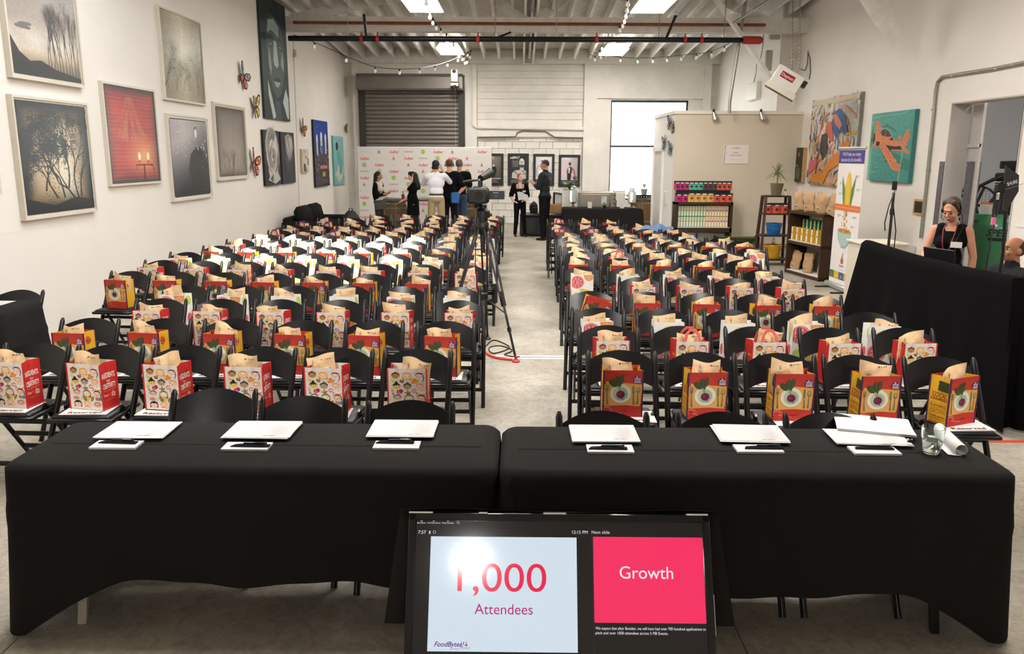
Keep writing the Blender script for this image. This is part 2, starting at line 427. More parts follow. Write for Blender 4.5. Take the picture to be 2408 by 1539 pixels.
# paired centre joists that hang lower
x=at(1249,62,Y=18.4).x
for dx in (-.13,.13):
    mb=MB();w=.05;h=.42
    vs=[(x+dx+ddx,y,roofz(y)+dz) for y in (14,YB-.2) for ddx,dz in ((-w/2,-h),(w/2,-h),(w/2,0),(-w/2,0))]
    mb.add(vs,[(0,1,2,3),(7,6,5,4),(0,4,5,1),(1,5,6,2),(2,6,7,3),(3,7,4,0)]);mb.build('joist',whitew,ceil)
# knee braces on the right wall
kb=tag(bpy.data.objects.new('trim_40',None),kind='structure');COL.objects.link(kb)
a=at(1668,-25,Y=17.7);b=at(1822,200,Y=17.7);MB().bar(a,b,.07,.2,up=(0,1,0)).build('knee_brace',whitew,kb)
a=at(2040,-40,Y=12.8);b=at(2106,112,Y=12.8)
mb=MB();P=[at(2030,-8,Y=12.8),at(2101,116,Y=12.8),at(2114,75,Y=12.8),at(2082,-8,Y=12.8)]
P[2].x=XR;P[1].x=XR-.03;o=Vector((0,.09,0))
P=[at(1990,-60,Y=12.8),at(2101,116,Y=12.8),at(2118,70,Y=12.8),at(2060,-60,Y=12.8)]
mb.add([v for v in P]+[v+o for v in P],[(0,1,2,3),(7,6,5,4),(0,4,5,1),(1,5,6,2),(2,6,7,3),(3,7,4,0)]);mb.build('knee_brace',whitew,kb)
# ------------------------------------------------------------------ back wall
def bx(u): return at(u,300,Y=YB).x
def bz(v): return at(1220,v,Y=YB).z
wx0,wx1,wz1,wz0=bx(1436),bx(1618),bz(234),bz(470)
YW=YB+.15
bw=wbox(XL,wx0,YW,YW+.3,0,5.1);wbox(wx1,XR,YW,YW+.3,0,5.1,bw);wbox(wx0,wx1,YW,YW+.3,wz1,5.1,bw);wbox(wx0,wx1,YW,YW+.3,0,wz0,bw)
wb=struct('wall_back',bw,oldw)
tb=wbox(XL,XF,YB-.12,YW,bz(150),bz(121))
tb.build('lintel_beam',oldw,wb)
for u0,u1,v1 in ((832,850,150),(1094,1121,150),(1372,1402,150),(1652,1668,150)):
    wbox(bx(u0),bx(u1),YB,YW,0,bz(v1)).build('pier',oldw,wb)
wbox(bx(1121),bx(1372),YB+.02,YW,bz(322),bz(297)).build('ledge',oldw,wb)
wbox(bx(1402),bx(1436),YB+.03,YW,0,bz(232)).build('pier',oldw,wb)
wbox(bx(1402),bx(1652),YB+.06,YW,bz(230),bz(150)).build('panel',oldw,wb)
wbox(bx(850),bx(1094),YB+.02,YW,bz(178),bz(150)).build('panel',oldw,wb)
# board-marked upper recess
for i in range(9):
    z0=bz(297)+(bz(150)-bz(297))*i/9;z1=bz(297)+(bz(150)-bz(297))*(i+1)/9
    wbox(bx(1121),bx(1372),YW-.03-random.uniform(0,.008),YW,z0+.006,z1-.004).build('formwork_board',oldw,wb)
# stepped outline moulding under the ledge
edge=[(1125,323),(1212,322),(1217,312),(1228,308),(1282,309),(1296,318),(1305,323),(1368,325)]
mb=MB();pts=[at(u,v,Y=YB-.0) for u,v in edge];mb.tube(pts,.022,6);mb.build('cracked_moulding',M('stained seam','6a6459',.9),wb)
# concrete blocks in the lower recess
blk=[]
random.seed(3)
z=0;row=0
bm0=MB().box(0,0,0,.39,.06,.19);bme=bm0.mesh('block',oldw,bevel=.006)
while z<bz(325)-.02:
    xx=bx(1124)+(-.2 if row%2 else 0)
    while xx<bx(1372)-.02:
        a=max(xx,bx(1124));b=min(xx+.4,bx(1370))
        if b-a>.05:
            o=bpy.data.objects.new('block',bme);COL.objects.link(o);o.parent=wb
            o.location=((a+b)/2,YW-.02-random.uniform(0,.006),z+.1);o.scale=((b-a-.01)/.39,1,1)
        xx+=.4
    z+=.2;row+=1
# window
wn=tag(bpy.data.objects.new('window_1',None),kind='structure');COL.objects.link(wn)
fr=M('window steel','3b3b3f',.5,.3)
for a in ((wx0,wx0+.05,wz0,wz1),(wx1-.05,wx1,wz0,wz1),(wx0,wx1,wz1-.06,wz1),(wx0,wx1,wz0,wz0+.05)):
    wbox(a[0],a[1],YW+.02,YW+.1,a[2],a[3]).build('frame',fr,wn)
for v in (343,458): wbox(wx0,wx1,YW+.03,YW+.07,bz(v)-.03,bz(v)+.03).build('glazing_bar',fr,wn)
z_=[bz(458),bz(343),wz1];zz_=[wz0]+z_
for i in range(3): wbox(wx0+.04,wx1-.04,YW+.045,YW+.051,zz_[i]+.02,zz_[i+1]-.02).build('pane',glassm,wn)
# roll up door
dr=tag(bpy.data.objects.new('door_1',None),kind='structure');COL.objects.link(dr)
dm=M('shutter paint','77706a',.42,.2,noise=(3,.12));dk=M('shutter rail','3d3a38',.5,.3)
x0,x1=bx(860),bx(1082);zt=bz(212);zbm=0.0
n=int((zt-1.2)/.118)
for i in range(n+12):
    z=zt-.118*(i+1)
    if z<0.1:break
    mb=MB();pr=[(0,0),(-.028,.02),(-.034,.06),(-.022,.1),(0,.112)]
    vs=[];
    for xx in (x0,x1):
        for dy,dz in pr: vs.append((xx,YB-.05+dy,z+dz))
    mb.add(vs,[(j,j+5,j+6,j+1) for j in range(4)]);mb.build('slat',dm,dr,smooth=True,angle=60)
wbox(x0,x1,YB-.045,YB-.03,0,zt).build('curtain_backing',dk,dr)
hx0,hx1,hz0,hz1=bx(846),bx(1090),bz(215),bz(176)
mb=MB();pr=[(0,hz1),(-.22,hz1),(-.38,hz1-.1),(-.4,hz0+.05),(-.36,hz0),(0,hz0)]
mb.prism([(p[0],p[1]) for p in pr],(hx0,YB,0),(0,1,0),(0,0,1),(1,0,0),hx1-hx0);mb.build('hood',dm,dr,smooth=True,angle=35)
for a,b in ((846,862),(1078,1092)):
    wbox(bx(a),bx(b),YB-.1,YB,0,hz0).build('guide_rail',dk,dr)
MB().tube([(bx(1072),YB-.12,hz0),(bx(1072),YB-.12,bz(345))],.006,5).build('pull_cord',M('cord','b9a98a',.8),dr)
op=tag(bpy.data.objects.new('door_opener',None),'white motor box of the roll-up shutter at its upper right corner','door opener');COL.objects.link(op);op.location=(bx(1073),YB-.42,bz(210))
mb=MB().box(0,-.1,.32,.2,.2,.34);mb.build('cover',M('white enamel','eeeae2',.35),op,bevel=.02,smooth=True)
mb=MB().ball((0,-.2,.43),.05,10,sy=.3);mb.build('badge',dk,op)
MB().box(0,-.08,.08,.24,.16,.1).build('bracket',galv,op,bevel=.01)
MB().tube([(-.02,-.14,.05),(.02,-.14,-.1)],.07,10).build('gearbox',blackm,op,smooth=True)
# conduits on back wall
cw=M('painted conduit','dcd7cc',.55)
o=MB();pts=[at(1108,140,Y=YB-.03),at(1110,292,Y=YB-.03),at(1114,298,Y=YB-.03),at(1122,301,Y=YB-.03),at(1372,305,Y=YB-.03)]
tag(o.tube(pts,.022,6).build('wall_conduit',cw,smooth=True),'painted conduit bending round the recessed panel of the back wall','conduit')
# partition room (beige) by the right wall
PY=18.15
px0=at(1587,300,Y=PY).x;pz=at(1587,268,Y=PY).z
pa=wbox(px0,XR,PY,PY+.12,0,pz)
sx1=at(1541,285,Y=PY+2.3).x
pb=wbox(px0-.0,XR,PY,PY+.12,0,pz)
pt=struct('wall_partition',pb,beigem)
px2=px0+.0
wbox(px0-.02,XR,PY-.03,PY+.15,pz,pz+.07).build('cap',M('cap rail','efe8da',.6),pt)
sd=[(px0,PY),(sx1,PY+2.3)]
def slab2(p,q,t,z0,z1,mb=None):
    p=Vector((*p,0));q=Vector((*q,0));d=(q-p).normalized();n=Vector((-d.y,d.x,0))*t
    mb=mb or MB();b=[p,q,q+n,p+n]
    mb.add([(v.x,v.y,z0) for v in b]+[(v.x,v.y,z1) for v in b],[(3,2,1,0),(4,5,6,7),(0,1,5,4),(1,2,6,5),(2,3,7,6),(3,0,4,7)]);return mb
def lerp2(t): return (px0+(sx1-px0)*t,PY+2.3*t)
o=slab2(lerp2(0),lerp2(.5),-.1,0,pz);slab2(lerp2(.5),lerp2(1.02),-.1,2.15,pz,o);slab2(lerp2(.95),lerp2(1.02),-.1,0,2.2,o)
struct('wall_partition_side',o,M('white partition paint','f0ede8',.6,noise=(2,.03)))
slab2(lerp2(-.01),lerp2(1.04),.02,pz,pz+.07).build('cap',M('cap rail','efe8da',.6),pt)
dd=tag(bpy.data.objects.new('door_2',None),kind='structure');COL.objects.link(dd)
cas=M('door casing','f3f0ea',.5)
slab2(lerp2(.45),lerp2(.52),.03,0,2.2).build('casing',cas,dd);slab2(lerp2(.93),lerp2(1.0),.03,0,2.2).build('casing',cas,dd);slab2(lerp2(.45),lerp2(1.0),.03,2.12,2.22).build('casing',cas,dd)
slab2(lerp2(.53),lerp2(.93),-.06,0,2.12).build('leaf',M('door leaf','d8d4cc',.5),dd)
struct('baseboard_partition',wbox(px0,XR,PY-.015,PY,0,.09),M('grey base','8b857c',.7))
# unseen front wall behind the camera, closed so it blocks the frontal sky light
struct('wall_front',wbox(XL-.2,XR+.3,YN-.2,YN,0,6.8),wallm)
# stage edge under the camera
# ------------------------------------------------------------------ ceiling lights
em=bpy.data.materials.new('lit diffuser');em.use_nodes=True;e=em.node_tree.nodes['Principled BSDF'];e.inputs['Base Color'].default_value=(1,1,1,1)
e.inputs['Emission Color'].default_value=(*WARM,1);e.inputs['Emission Strength'].default_value=26
prism_=M('lamp housing','f4f0e8',.5,emit=2.4)  # housing given a glow to brighten the joists above
zl=4.62
names=['ceiling light nearer the camera, over the left block','ceiling light nearer the camera, over the right block','far ceiling light in front of the roll-up door','far ceiling light in front of the window bay']
for i,(x,y) in enumerate(LAMPS):
    t=thing('ceiling_light','white rectangular '+(names[i] if i<4 else 'hanging light out of view, %s'%['over the aisle side of the left rows','over the right middle rows','near the left front table','near the right front table'][i-4]),'ceiling light',(x,y,zl),0,'hanging rectangular ceiling lights')
    mb=MB();w,l=.31,.66
    mb.add([(-w,-l,0),(w,-l,0),(w,l,0),(-w,l,0),(-w*.7,-l*.93,.13),(w*.7,-l*.93,.13),(w*.7,l*.93,.13),(-w*.7,l*.93,.13)],[(4,5,6,7),(0,1,5,4),(1,2,6,5),(2,3,7,6),(3,0,4,7)]);mb.build('housing',prism_,t)
    MB().box(0,0,-.005,w*1.96,l*1.96,.02).build('diffuser',em,t)
    for s in (-1,1): MB().tube([(0,s*.45,.12),(0,s*.45,roofz(y)-zl)],.006,4).build('hanging_wire',M('wire','77746e',.5,.6),t)
# ================================================================== CHAIRS
padm=M('black vinyl','0e0e10',.42,bump=(90,.08))
def raily(z): return .235-(.80-z)*.565
def chair_meshes():
    d={}
    m=MB();m.box(0,-.03,.437,.395,.37,.026);d['seat']=m.mesh('seat',black,bevel=.008,smooth=True)
    m=MB();m.box(0,-.035,.458,.355,.33,.018,taper=.95);d['seat_pad']=m.mesh('seat_pad',padm,bevel=.006,smooth=True)
    m=MB()
    def f(a,b):
        x=-.193+.386*a;s=4*a*(1-a);zt=.752+.046*s;zb=.602+.042*s;z=zb+(zt-zb)*b
        return (x,raily(z)+.035*s,z)
    m.grid(f,12,4);d['backrest']=m.mesh('backrest',black,smooth=True,solid=.02,angle=50)
    for i,s in enumerate((-1,1)):
        m=MB();P=[(s*.208,raily(z),z) for z in (.0,.2,.45,.7,.78,.802)]
        m.tube(P,[.019,.019,.021,.021,.019,.010],8,up=(1,0,0),flat=.85);d['fl%d'%i]=m.mesh('leg',black,smooth=True,angle=60)
        m=MB();P=[(s*.176,.30,.0),(s*.176,.06,.34),(s*.176,-.03,.465),(s*.176,-.045,.485)]
        m.tube(P,[.017,.019,.022,.012],8,up=(1,0,0),flat=.6);d['rl%d'%i]=m.mesh('leg',black,smooth=True,angle=60)
    for i,(yy,zz,ww) in enumerate(((raily(.13),.13,.4),(raily(.36),.36,.4),(.222,.11,.34),(.14,.225,.34))): d['st%d'%i]=MB().box(0,yy,zz,ww,.014,.03).mesh('stretcher',black,bevel=.003)
    return d
CHM=chair_meshes();CHN=[('seat','seat'),('seat_pad','seat_pad'),('backrest','backrest'),('leg','fl0'),('leg','fl1'),('leg','rl0'),('leg','rl1'),('stretcher','st0'),('stretcher','st1'),('stretcher','st2'),('stretcher','st3')]
def link(name,me,parent=None,loc=None):
    o=bpy.data.objects.new(name,me);COL.objects.link(o)
    if parent is not None:o.parent=parent
    if loc is not None:o.location=loc
    return o
def chair(loc,rz,label,group,far=False):
    t=thing('folding_chair',label,'chair',loc,rz,group)
    for n,k in CHN: link(n,CHM[k],t)
    return t
# ================================================================== TOTE BAGS
BW,BD,BH=.25,.145,.325
canvas=M('woven tote fabric','ffffff',.62,att=True,noise=(35,.07),bump=(14,.22),spec=.35)
def whole(a,x,y,s,col,l=3):
    a.text('WHOLE',x,y+.1*s,.34*s,col,l,bold=True,w=1.15*s);a.text('FOODS',x,y-.34*s,.34*s,col,l,bold=True,w=1.15*s)
    a.rect(x-.58*s,y-.52*s,x+.58*s,y-.42*s,col,l);a.ell(x-.08*s,y+.6*s,.1*s,.16*s,col,l,8,rot=.5)
def face(a,x,y,skin,hair,style,s=1):
    w,h=.0265*s,.0195*s;K='2b1d1c'
    if style=='hat': a.ell(x,y+.006*s,w*1.04,h*1.02,hair,0);a.ell(x,y,w,h*.95,skin,1);a.poly([(x-w*.8,y+h*.75),(x+w*.8,y+h*.75),(x,y+h*1.6)],hair,0);a.ring(x,y-.002,w*.93,.004,hair,2,10,20,160,ry=h)
    elif style=='long':
        a.ell(x,y+.003,w*1.16,h*1.25,hair,0);a.poly([(x-w*1.15,y),(x-w*1.25,y-h*1.7),(x-w*.5,y-h*1.2),(x+w*.5,y-h*1.2),(x+w*1.25,y-h*1.7),(x+w*1.15,y)],hair,0);a.ell(x,y-.001,w*.98,h*.95,skin,1)
    elif style=='bang':
        a.ell(x,y+.003,w*1.12,h*1.2,hair,0);a.poly([(x-w*1.1,y),(x-w*1.05,y-h*1.2),(x-w*.7,y-h*.8),(x+w*.7,y-h*.8),(x+w*1.05,y-h*1.2),(x+w*1.1,y)],hair,0)
        a.ell(x,y-.002,w*.95,h*.9,skin,1);a.poly([(x-w*.9,y+h*.35),(x-w*.3,y+h*.7),(x,y+h*.25),(x+w*.3,y+h*.7),(x+w*.9,y+h*.35),(x+w*.6,y+h*.95),(x-w*.6,y+h*.95)],hair,2)
    elif style=='bun':
        a.ell(x,y+h*1.35,w*.35,h*.5,hair,0);a.ell(x,y+.003,w*1.02,h*1.1,hair,0);a.ell(x,y-.002,w,h*.92,skin,1);a.poly([(x-w*.8,y+h*.6),(x-w*.5,y+h*.1),(x-w*.25,y+h*.6),(x,y+h*.15),(x+w*.3,y+h*.6),(x+w*.7,y+h*.3),(x+w*.5,y+h*.95),(x-w*.5,y+h*.95)],hair,2)
    elif style=='braid':
        a.ell(x,y+.003,w*1.06,h*1.1,hair,0);a.ell(x-.001,y-.001,w,h*.92,skin,1);a.line([(x+w*1.0,y),(x+w*1.1,y-h*.9),(x+w*.8,y-h*1.6),(x+w*.6,y-h*2.1)],.006,hair,1,.002);a.line([(x-w*.1,y+h*.95),(x+w*.8,y+h*.6)],.003,'c8362f',2)
    else:
        a.ell(x,y+.002,w*1.05,h*1.08,hair,0);a.ell(x,y-.002,w,h*.94,skin,1)
    for sx in (-1,1):
        a.ell(x+sx*w*.52,y+h*.05,.0026,.003,K,3,6)
        if style=='specs': a.ring(x+sx*w*.45,y+h*.05,.0085,.0016,'333333',3,10)
        a.ell(x+sx*w*.66,y-h*.3,.0045,.003,mixc(lin(skin),lin('e58a7a'),.5),2,6)
    a.ell(x,y-h*.42,.0042,.0022,'b5413c' if style in('long','bang') else K,3,6)
def printA(a):
    # coordinates: x -w/2..w/2, y 0..BH from photograph proportions
    def X(px): return (px-710)/820*BW*.98
    def Y(py): return BH-(py-180)/1225*BH
    a.rect(-BW/2+.004,Y(296),BW/2-.004,Y(288),'c9a79d',0)
    for q in (500,920): a.rect(X(q-40),Y(282),X(q+40),Y(184),'d5c8c6',0)
    F=[(460,375,'b8834d','6b3a20','hat'),(700,382,'f0cdb0','dba23a','long'),(970,375,'efc9b8','23202c','braid'),
       (475,650,'e8c660','1c1a1e','bun'),(712,655,'b59873','3b3b3c','hat'),(975,650,'ecc5ae','c98b52','plain'),
       (492,950,'ecc8b4','4a2c22','specs'),(740,962,'cfe2c4','c8552f','long'),(1000,955,'e9c3a0','24201f','braid'),
       (495,1250,'efc6b6','151418','bang'),(728,1245,'f0c1a2','d9a343','plain'),(985,1255,'ecbca0','a85a35','specs')]
    for x,y,s,h,k in F: face(a,X(x),Y(y),s,h,k)
    def E(px,py,rx,ry,c,l=0,rot=0): a.ell(X(px),Y(py),rx,ry,c,l,9,rot=rot)
    E(412,520,.010,.013,'c9c25a',0,.5);E(375,500,.006,.008,'d8c96a',0);a.line([(X(385),Y(470)),(X(370),Y(440))],.002,'6b7a3a',1)
    E(570,510,.007,.012,'8f5a36',0,.3);E(615,520,.007,.013,'9c6238',0,-.3)
    a.line([(X(670),Y(510)),(X(785),Y(560))],.002,'8a8a4a');a.line([(X(700),Y(490)),(X(740),Y(540))],.0016,'8a8a4a')
    E(862,472,.012,.012,'d97a2b');E(895,515,.014,.014,'e08a2e',1);E(832,540,.011,.009,'e2803a',1);a.ell(X(950),Y(490),.008,.003,'8aa03a',2,6)
    for q,r in ((495,500),(1055,525),(850,1290)):
        for k in range(6): a.line([(X(q)+.003*cos(k),Y(r)+.003*sin(k)),(X(q)+.008*cos(k*1.05),Y(r)+.008*sin(k*1.05))],.0014,'d8a19a')
    a.line([(X(375),Y(700)),(X(385),Y(750))],.004,'8793a3');a.line([(X(385),Y(750)),(X(410),Y(880))],.014,'8d9a4a',0);a.rect(X(370),Y(815),X(420),Y(775),'d8c69a',1)
    E(525,800,.015,.015,'b3304e');E(575,770,.013,.014,'a2234a',1);E(530,810,.009,.009,'d4718a',2)
    for k in range(5): a.ell(X(722)+.012*cos(k*1.3+.4),Y(820)+.011*sin(k*1.3+.4),.012,.0045,'6f8048',0,7,rot=k*1.3+.4)
    E(725,825,.005,.005,'c23a3a',2)
    a.ring(X(862),Y(765),.012,.005,'c5473f',0,8,20,220);a.ring(X(875),Y(835),.012,.005,'c5473f',0,8,-60,150)
    E(1022,825,.026,.013,'c08a5c');E(1022,800,.023,.012,'efe3d6',1);E(1022,770,.003,.003,'c83434',2)
    for k in range(5): a.line([(X(960+k*30),Y(800)),(X(955+k*33),Y(840))],.004,'efe3d6',2)
    E(465,1105,.024,.009,'8c7f7b');E(465,1085,.024,.010,'d29a86',1);E(465,1080,.013,.005,'c76b6b',2)
    a.line([(X(585),Y(1160)),(X(600),Y(1040))],.0016,'8d9a5a');a.line([(X(590),Y(1120)),(X(625),Y(1060))],.0016,'8d9a5a')
    E(695,1110,.015,.014,'6c7d34');E(768,1105,.012,.011,'d9b13c',1)
    a.ell(X(872),Y(1095),.022,.009,'7b8a3a',0,9,rot=1.1);a.line([(X(840),Y(1150)),(X(905),Y(1030))],.0015,'4f6a2a',1)
    E(1040,1092,.026,.012,'7e8794');E(975,1085,.008,.014,'d2645a',1);a.poly([(X(1085),Y(1090)),(X(1112),Y(1060)),(X(1105),Y(1150))],'4b535e',0)
    a.line([(X(440),Y(1300)),(X(490),Y(1330)),(X(540),Y(1300))],.002,'c8a13a',1);a.line([(X(660),Y(1325)),(X(730),Y(1300)),(X(800),Y(1330))],.004,'c83a30',1)
def printB(a):
    def X(px): return (px-657)/815*BW
    def Y(py): return BH-(py-352)/1085*BH
    a.rect(-BW/2,Y(445),BW/2,BH,'b5312a',0);a.rect(-BW/2,0,BW/2,Y(1180),'bb3026',0)
    a.poly([(X(252),Y(675)),(X(292),Y(672)),(X(300),Y(602)),(X(330),Y(606)),(X(680),Y(640)),(X(1060),Y(672)),(X(1035),Y(1135)),(X(1015),Y(1138)),(X(1010),Y(1185)),(X(700),Y(1160)),(X(275),Y(1188)),(X(262),Y(1115)),(X(252),Y(1115))],'d89a4a',1)
    a.poly([(X(300),Y(620)),(X(680),Y(650)),(X(1010),Y(690)),(X(1000),Y(1160)),(X(290),Y(1150))],'dca458',2)
    a.ell(X(608),Y(893),.0695,.0695,'b98c58',3,26);a.ell(X(608),Y(887),.068,.068,'e4dacb',4,26);a.ell(X(608),Y(890),.047,.047,'a9bd9c',5,22);a.ell(X(600),Y(882),.040,.038,'bccbae',6,20);a.ell(X(630),Y(900),.036,.040,'a0b494',7,18)
    a.line([(X(520),Y(680)),(X(585),Y(830))],.005,'8f9a6a',8,.003);a.line([(X(585),Y(690)),(X(590),Y(835))],.004,'6b8056',8)
    a.ell(X(608),Y(905),.0275,.0262,'6b1a3d',9,16);a.ell(X(580),Y(895),.014,.012,'8c2050',10,10);a.line([(X(625),Y(975)),(X(650),Y(1000)),(X(682),Y(1035))],.008,'5d1636',9,.0005)
    def leaf(pts): 
        a.poly([(X(x),Y(y)) for x,y in pts],'3f4a2c',9)
    leaf([(365,580),(420,555),(470,575),(510,640),(520,690),(515,735),(450,730),(400,690),(360,640)]);leaf([(490,530),(525,475),(575,500),(580,600),(560,720),(530,700),(495,620)]);leaf([(600,480),(640,455),(672,480),(668,560),(650,640),(610,690),(600,735),(560,725),(575,640),(590,560)])
    a.line([(X(430),Y(600)),(X(525),Y(720))],.002,'5d6a44',10);a.line([(X(535),Y(520)),(X(565),Y(720))],.002,'5d6a44',10);a.line([(X(640),Y(490)),(X(590),Y(720))],.002,'5d6a44',10)
    G='6c7150'
    for q in (295,313,331,349): a.line([(X(q),Y(683)),(X(q+2),Y(775))],.003,G,5)
    a.ell(X(322),Y(795),.010,.012,G,5,8);a.line([(X(322),Y(800)),(X(330),Y(1000)),(X(338),Y(1120))],.004,G,5,.011);a.ell(X(338),Y(1125),.008,.006,G,5,8)
    a.poly([(X(872),Y(680)),(X(890),Y(720)),(X(895),Y(900)),(X(852),Y(880)),(X(850),Y(740))],G,5);a.line([(X(875),Y(890)),(X(885),Y(1120))],.005,G,5,.012);a.ell(X(885),Y(1125),.008,.006,G,5,8)
    a.ell(X(973),Y(800),.0135,.021,G,5,10);a.ell(X(972),Y(790),.010,.014,'b29a66',6,9);a.line([(X(970),Y(860)),(X(963),Y(1120))],.004,G,5,.012);a.ell(X(963),Y(1125),.008,.006,G,5,8)
    a.ell(X(950),Y(570),.027,.027,'5a2158',6,18);whole(a,X(950),Y(572),.034,'f3ecec',8)
    c='e9a27c';a.ring(X(330),Y(1265),.022,.003,c,5,14,-60,230,ry=.016);a.ring(X(345),Y(1262),.030,.002,c,5,14,-60,200,ry=.02);a.line([(X(400),Y(1300)),(X(470),Y(1335)),(X(640),Y(1345))],.0025,c,5)
    a.text('amble',X(680),Y(1315),.016,'5c1a16',5,shear=.4)
def citrus(a,x,y,r,col,rim,l=0,half=None):
    a0,a1=half or (0,360)
    a.ell(x,y,r,r,rim,l,22,a0=a0,a1=a1);a.ring(x,y,r*.9,r*.035,'f6efe6',l+1,20,a0,a1)
    for k in range(8):
        an=a0+(a1-a0)*(k+.5)/8;c_,s_=cos(R(an)),sin(R(an))
        a.line([(x+c_*r*.16,y+s_*r*.16),(x+c_*r*.8,y+s_*r*.8)],r*.035,'f6efe6',l+1)
        a.line([(x+cos(R(an-9))*r*.62,y+sin(R(an-9))*r*.62),(x+c_*r*.45,y+s_*r*.45),(x+cos(R(an+9))*r*.62,y+sin(R(an+9))*r*.62)],r*.03,'f6efe6',l+1)
    a.ring(x,y,r*.16,r*.035,'f6efe6',l+1,4,a0,a1 if half else 360)
def clippoly(pts,x0,x1,y0,y1): return [(min(max(x,x0),x1),min(max(y,y0),y1)) for x,y in pts]
class ClipArt(Art):
    def poly(s,pts,col,l=0):
        return Art.poly(s,clippoly(pts,-BW/2+.004,BW/2-.004,.004,BH-.004),col,l)
    def line(s,pts,w,col,l=0,w1=None):
        q=[p for p in pts if abs(p[0])<BW/2-.006 and .006<p[1]<BH-.006]
        return Art.line(s,q,w,col,l,w1) if len(q)>1 else s
def printC(a):
    citrus(a,-.062,BH-.092,.08,'d9585c','d65a5f',0);citrus(a,.072,BH-.022,.058,'d98a4a','dd9350',0)
    a.ell(-.0,.13,.035,.025,'b9cf5a',2,12);citrus(a,.05,.075,.07,'dcae3c','deb043',4);citrus(a,-.07,.06,.05,'a9c94f','aecb55',6)
def printC2(a):
    citrus(a,.02,BH-.13,.10,'dcb04a','e0b64f',0,half=(35,215));a.ell(.07,BH-.2,.05,.06,'a9c94f',0,14);citrus(a,-.05,.09,.075,'d9585c','d65a5f',3);a.ell(.08,.06,.035,.035,'dd9350',3,14)
def sideA_r(a):
    a.text('INGREDIENTS',0,BH*.67,.036,'f4e6df',1,bold=True,w=.118);a.text('for',.004,BH*.58,.018,'f4e6df',1,shear=.3)
    a.text('CREATIVITY',0,BH*.45,.036,'f4e6df',1,bold=True,w=.118);a.rect(-.058,BH*.405,.058,BH*.415,'d9982f',1)
    a.text('Etsy',-.038,BH*.29,.017,'f4e6df',1);a.text('+',-.006,BH*.29,.014,'f4e6df',1);whole(a,.032,BH*.3,.03,'f4e6df',1);a.rect(-.045,BH*.2,.048,BH*.206,'d9982f',1)
def sideA_l(a):
    a.rect(-.03,BH*.62,.02,BH*.67,'dd7a35',1)
    for k in range(9): a.rect(-.03,BH*(.56-k*.04),.02-.006*(k%3),BH*(.57-k*.04),'a51f22',1)
def sideB_l(a):
    G='303a1c';a.rect(-.02,BH*.7,.062,BH*.9,G,1);whole(a,.024,BH*.8,.038,'efe6c8',2)
    for i,(t,h,b,w) in enumerate((('seasonal',.020,0,.11),('LOCAL',.028,1,.1),('FARMERS',.018,1,.115),('freshest ingredients',.009,0,.11),('FLAVORFUL',.017,1,.11),('SUSTAINABLY',.017,0,.108),('GROWN',.026,0,.108),('locally grown',.014,1,.108),('ABUNDANCE',.018,0,.105),('NUTRITION',.015,1,.105))):
        y=BH*(.63-i*.068);a.text(t,.002,y,h,'8c2a20' if b else 'a3641f',1,bold=bool(b),w=w)
def sideB_r(a): a.ell(0,BH*.78,.03,.03,'b3361f',1,16);whole(a,0,BH*.78,.034,'f0dfc0',2)
def sideC(a): citrus(a,0,BH*.25,.05,'d9585c','d65a5f',0);a.ell(.02,BH*.8,.035,.05,'bccf57',0,12)
def gus(x,y): # gusset pinched inwards towards the top
    return -.028*max(0,1-abs(x)/(BD/2))*(y/BH)**1.5
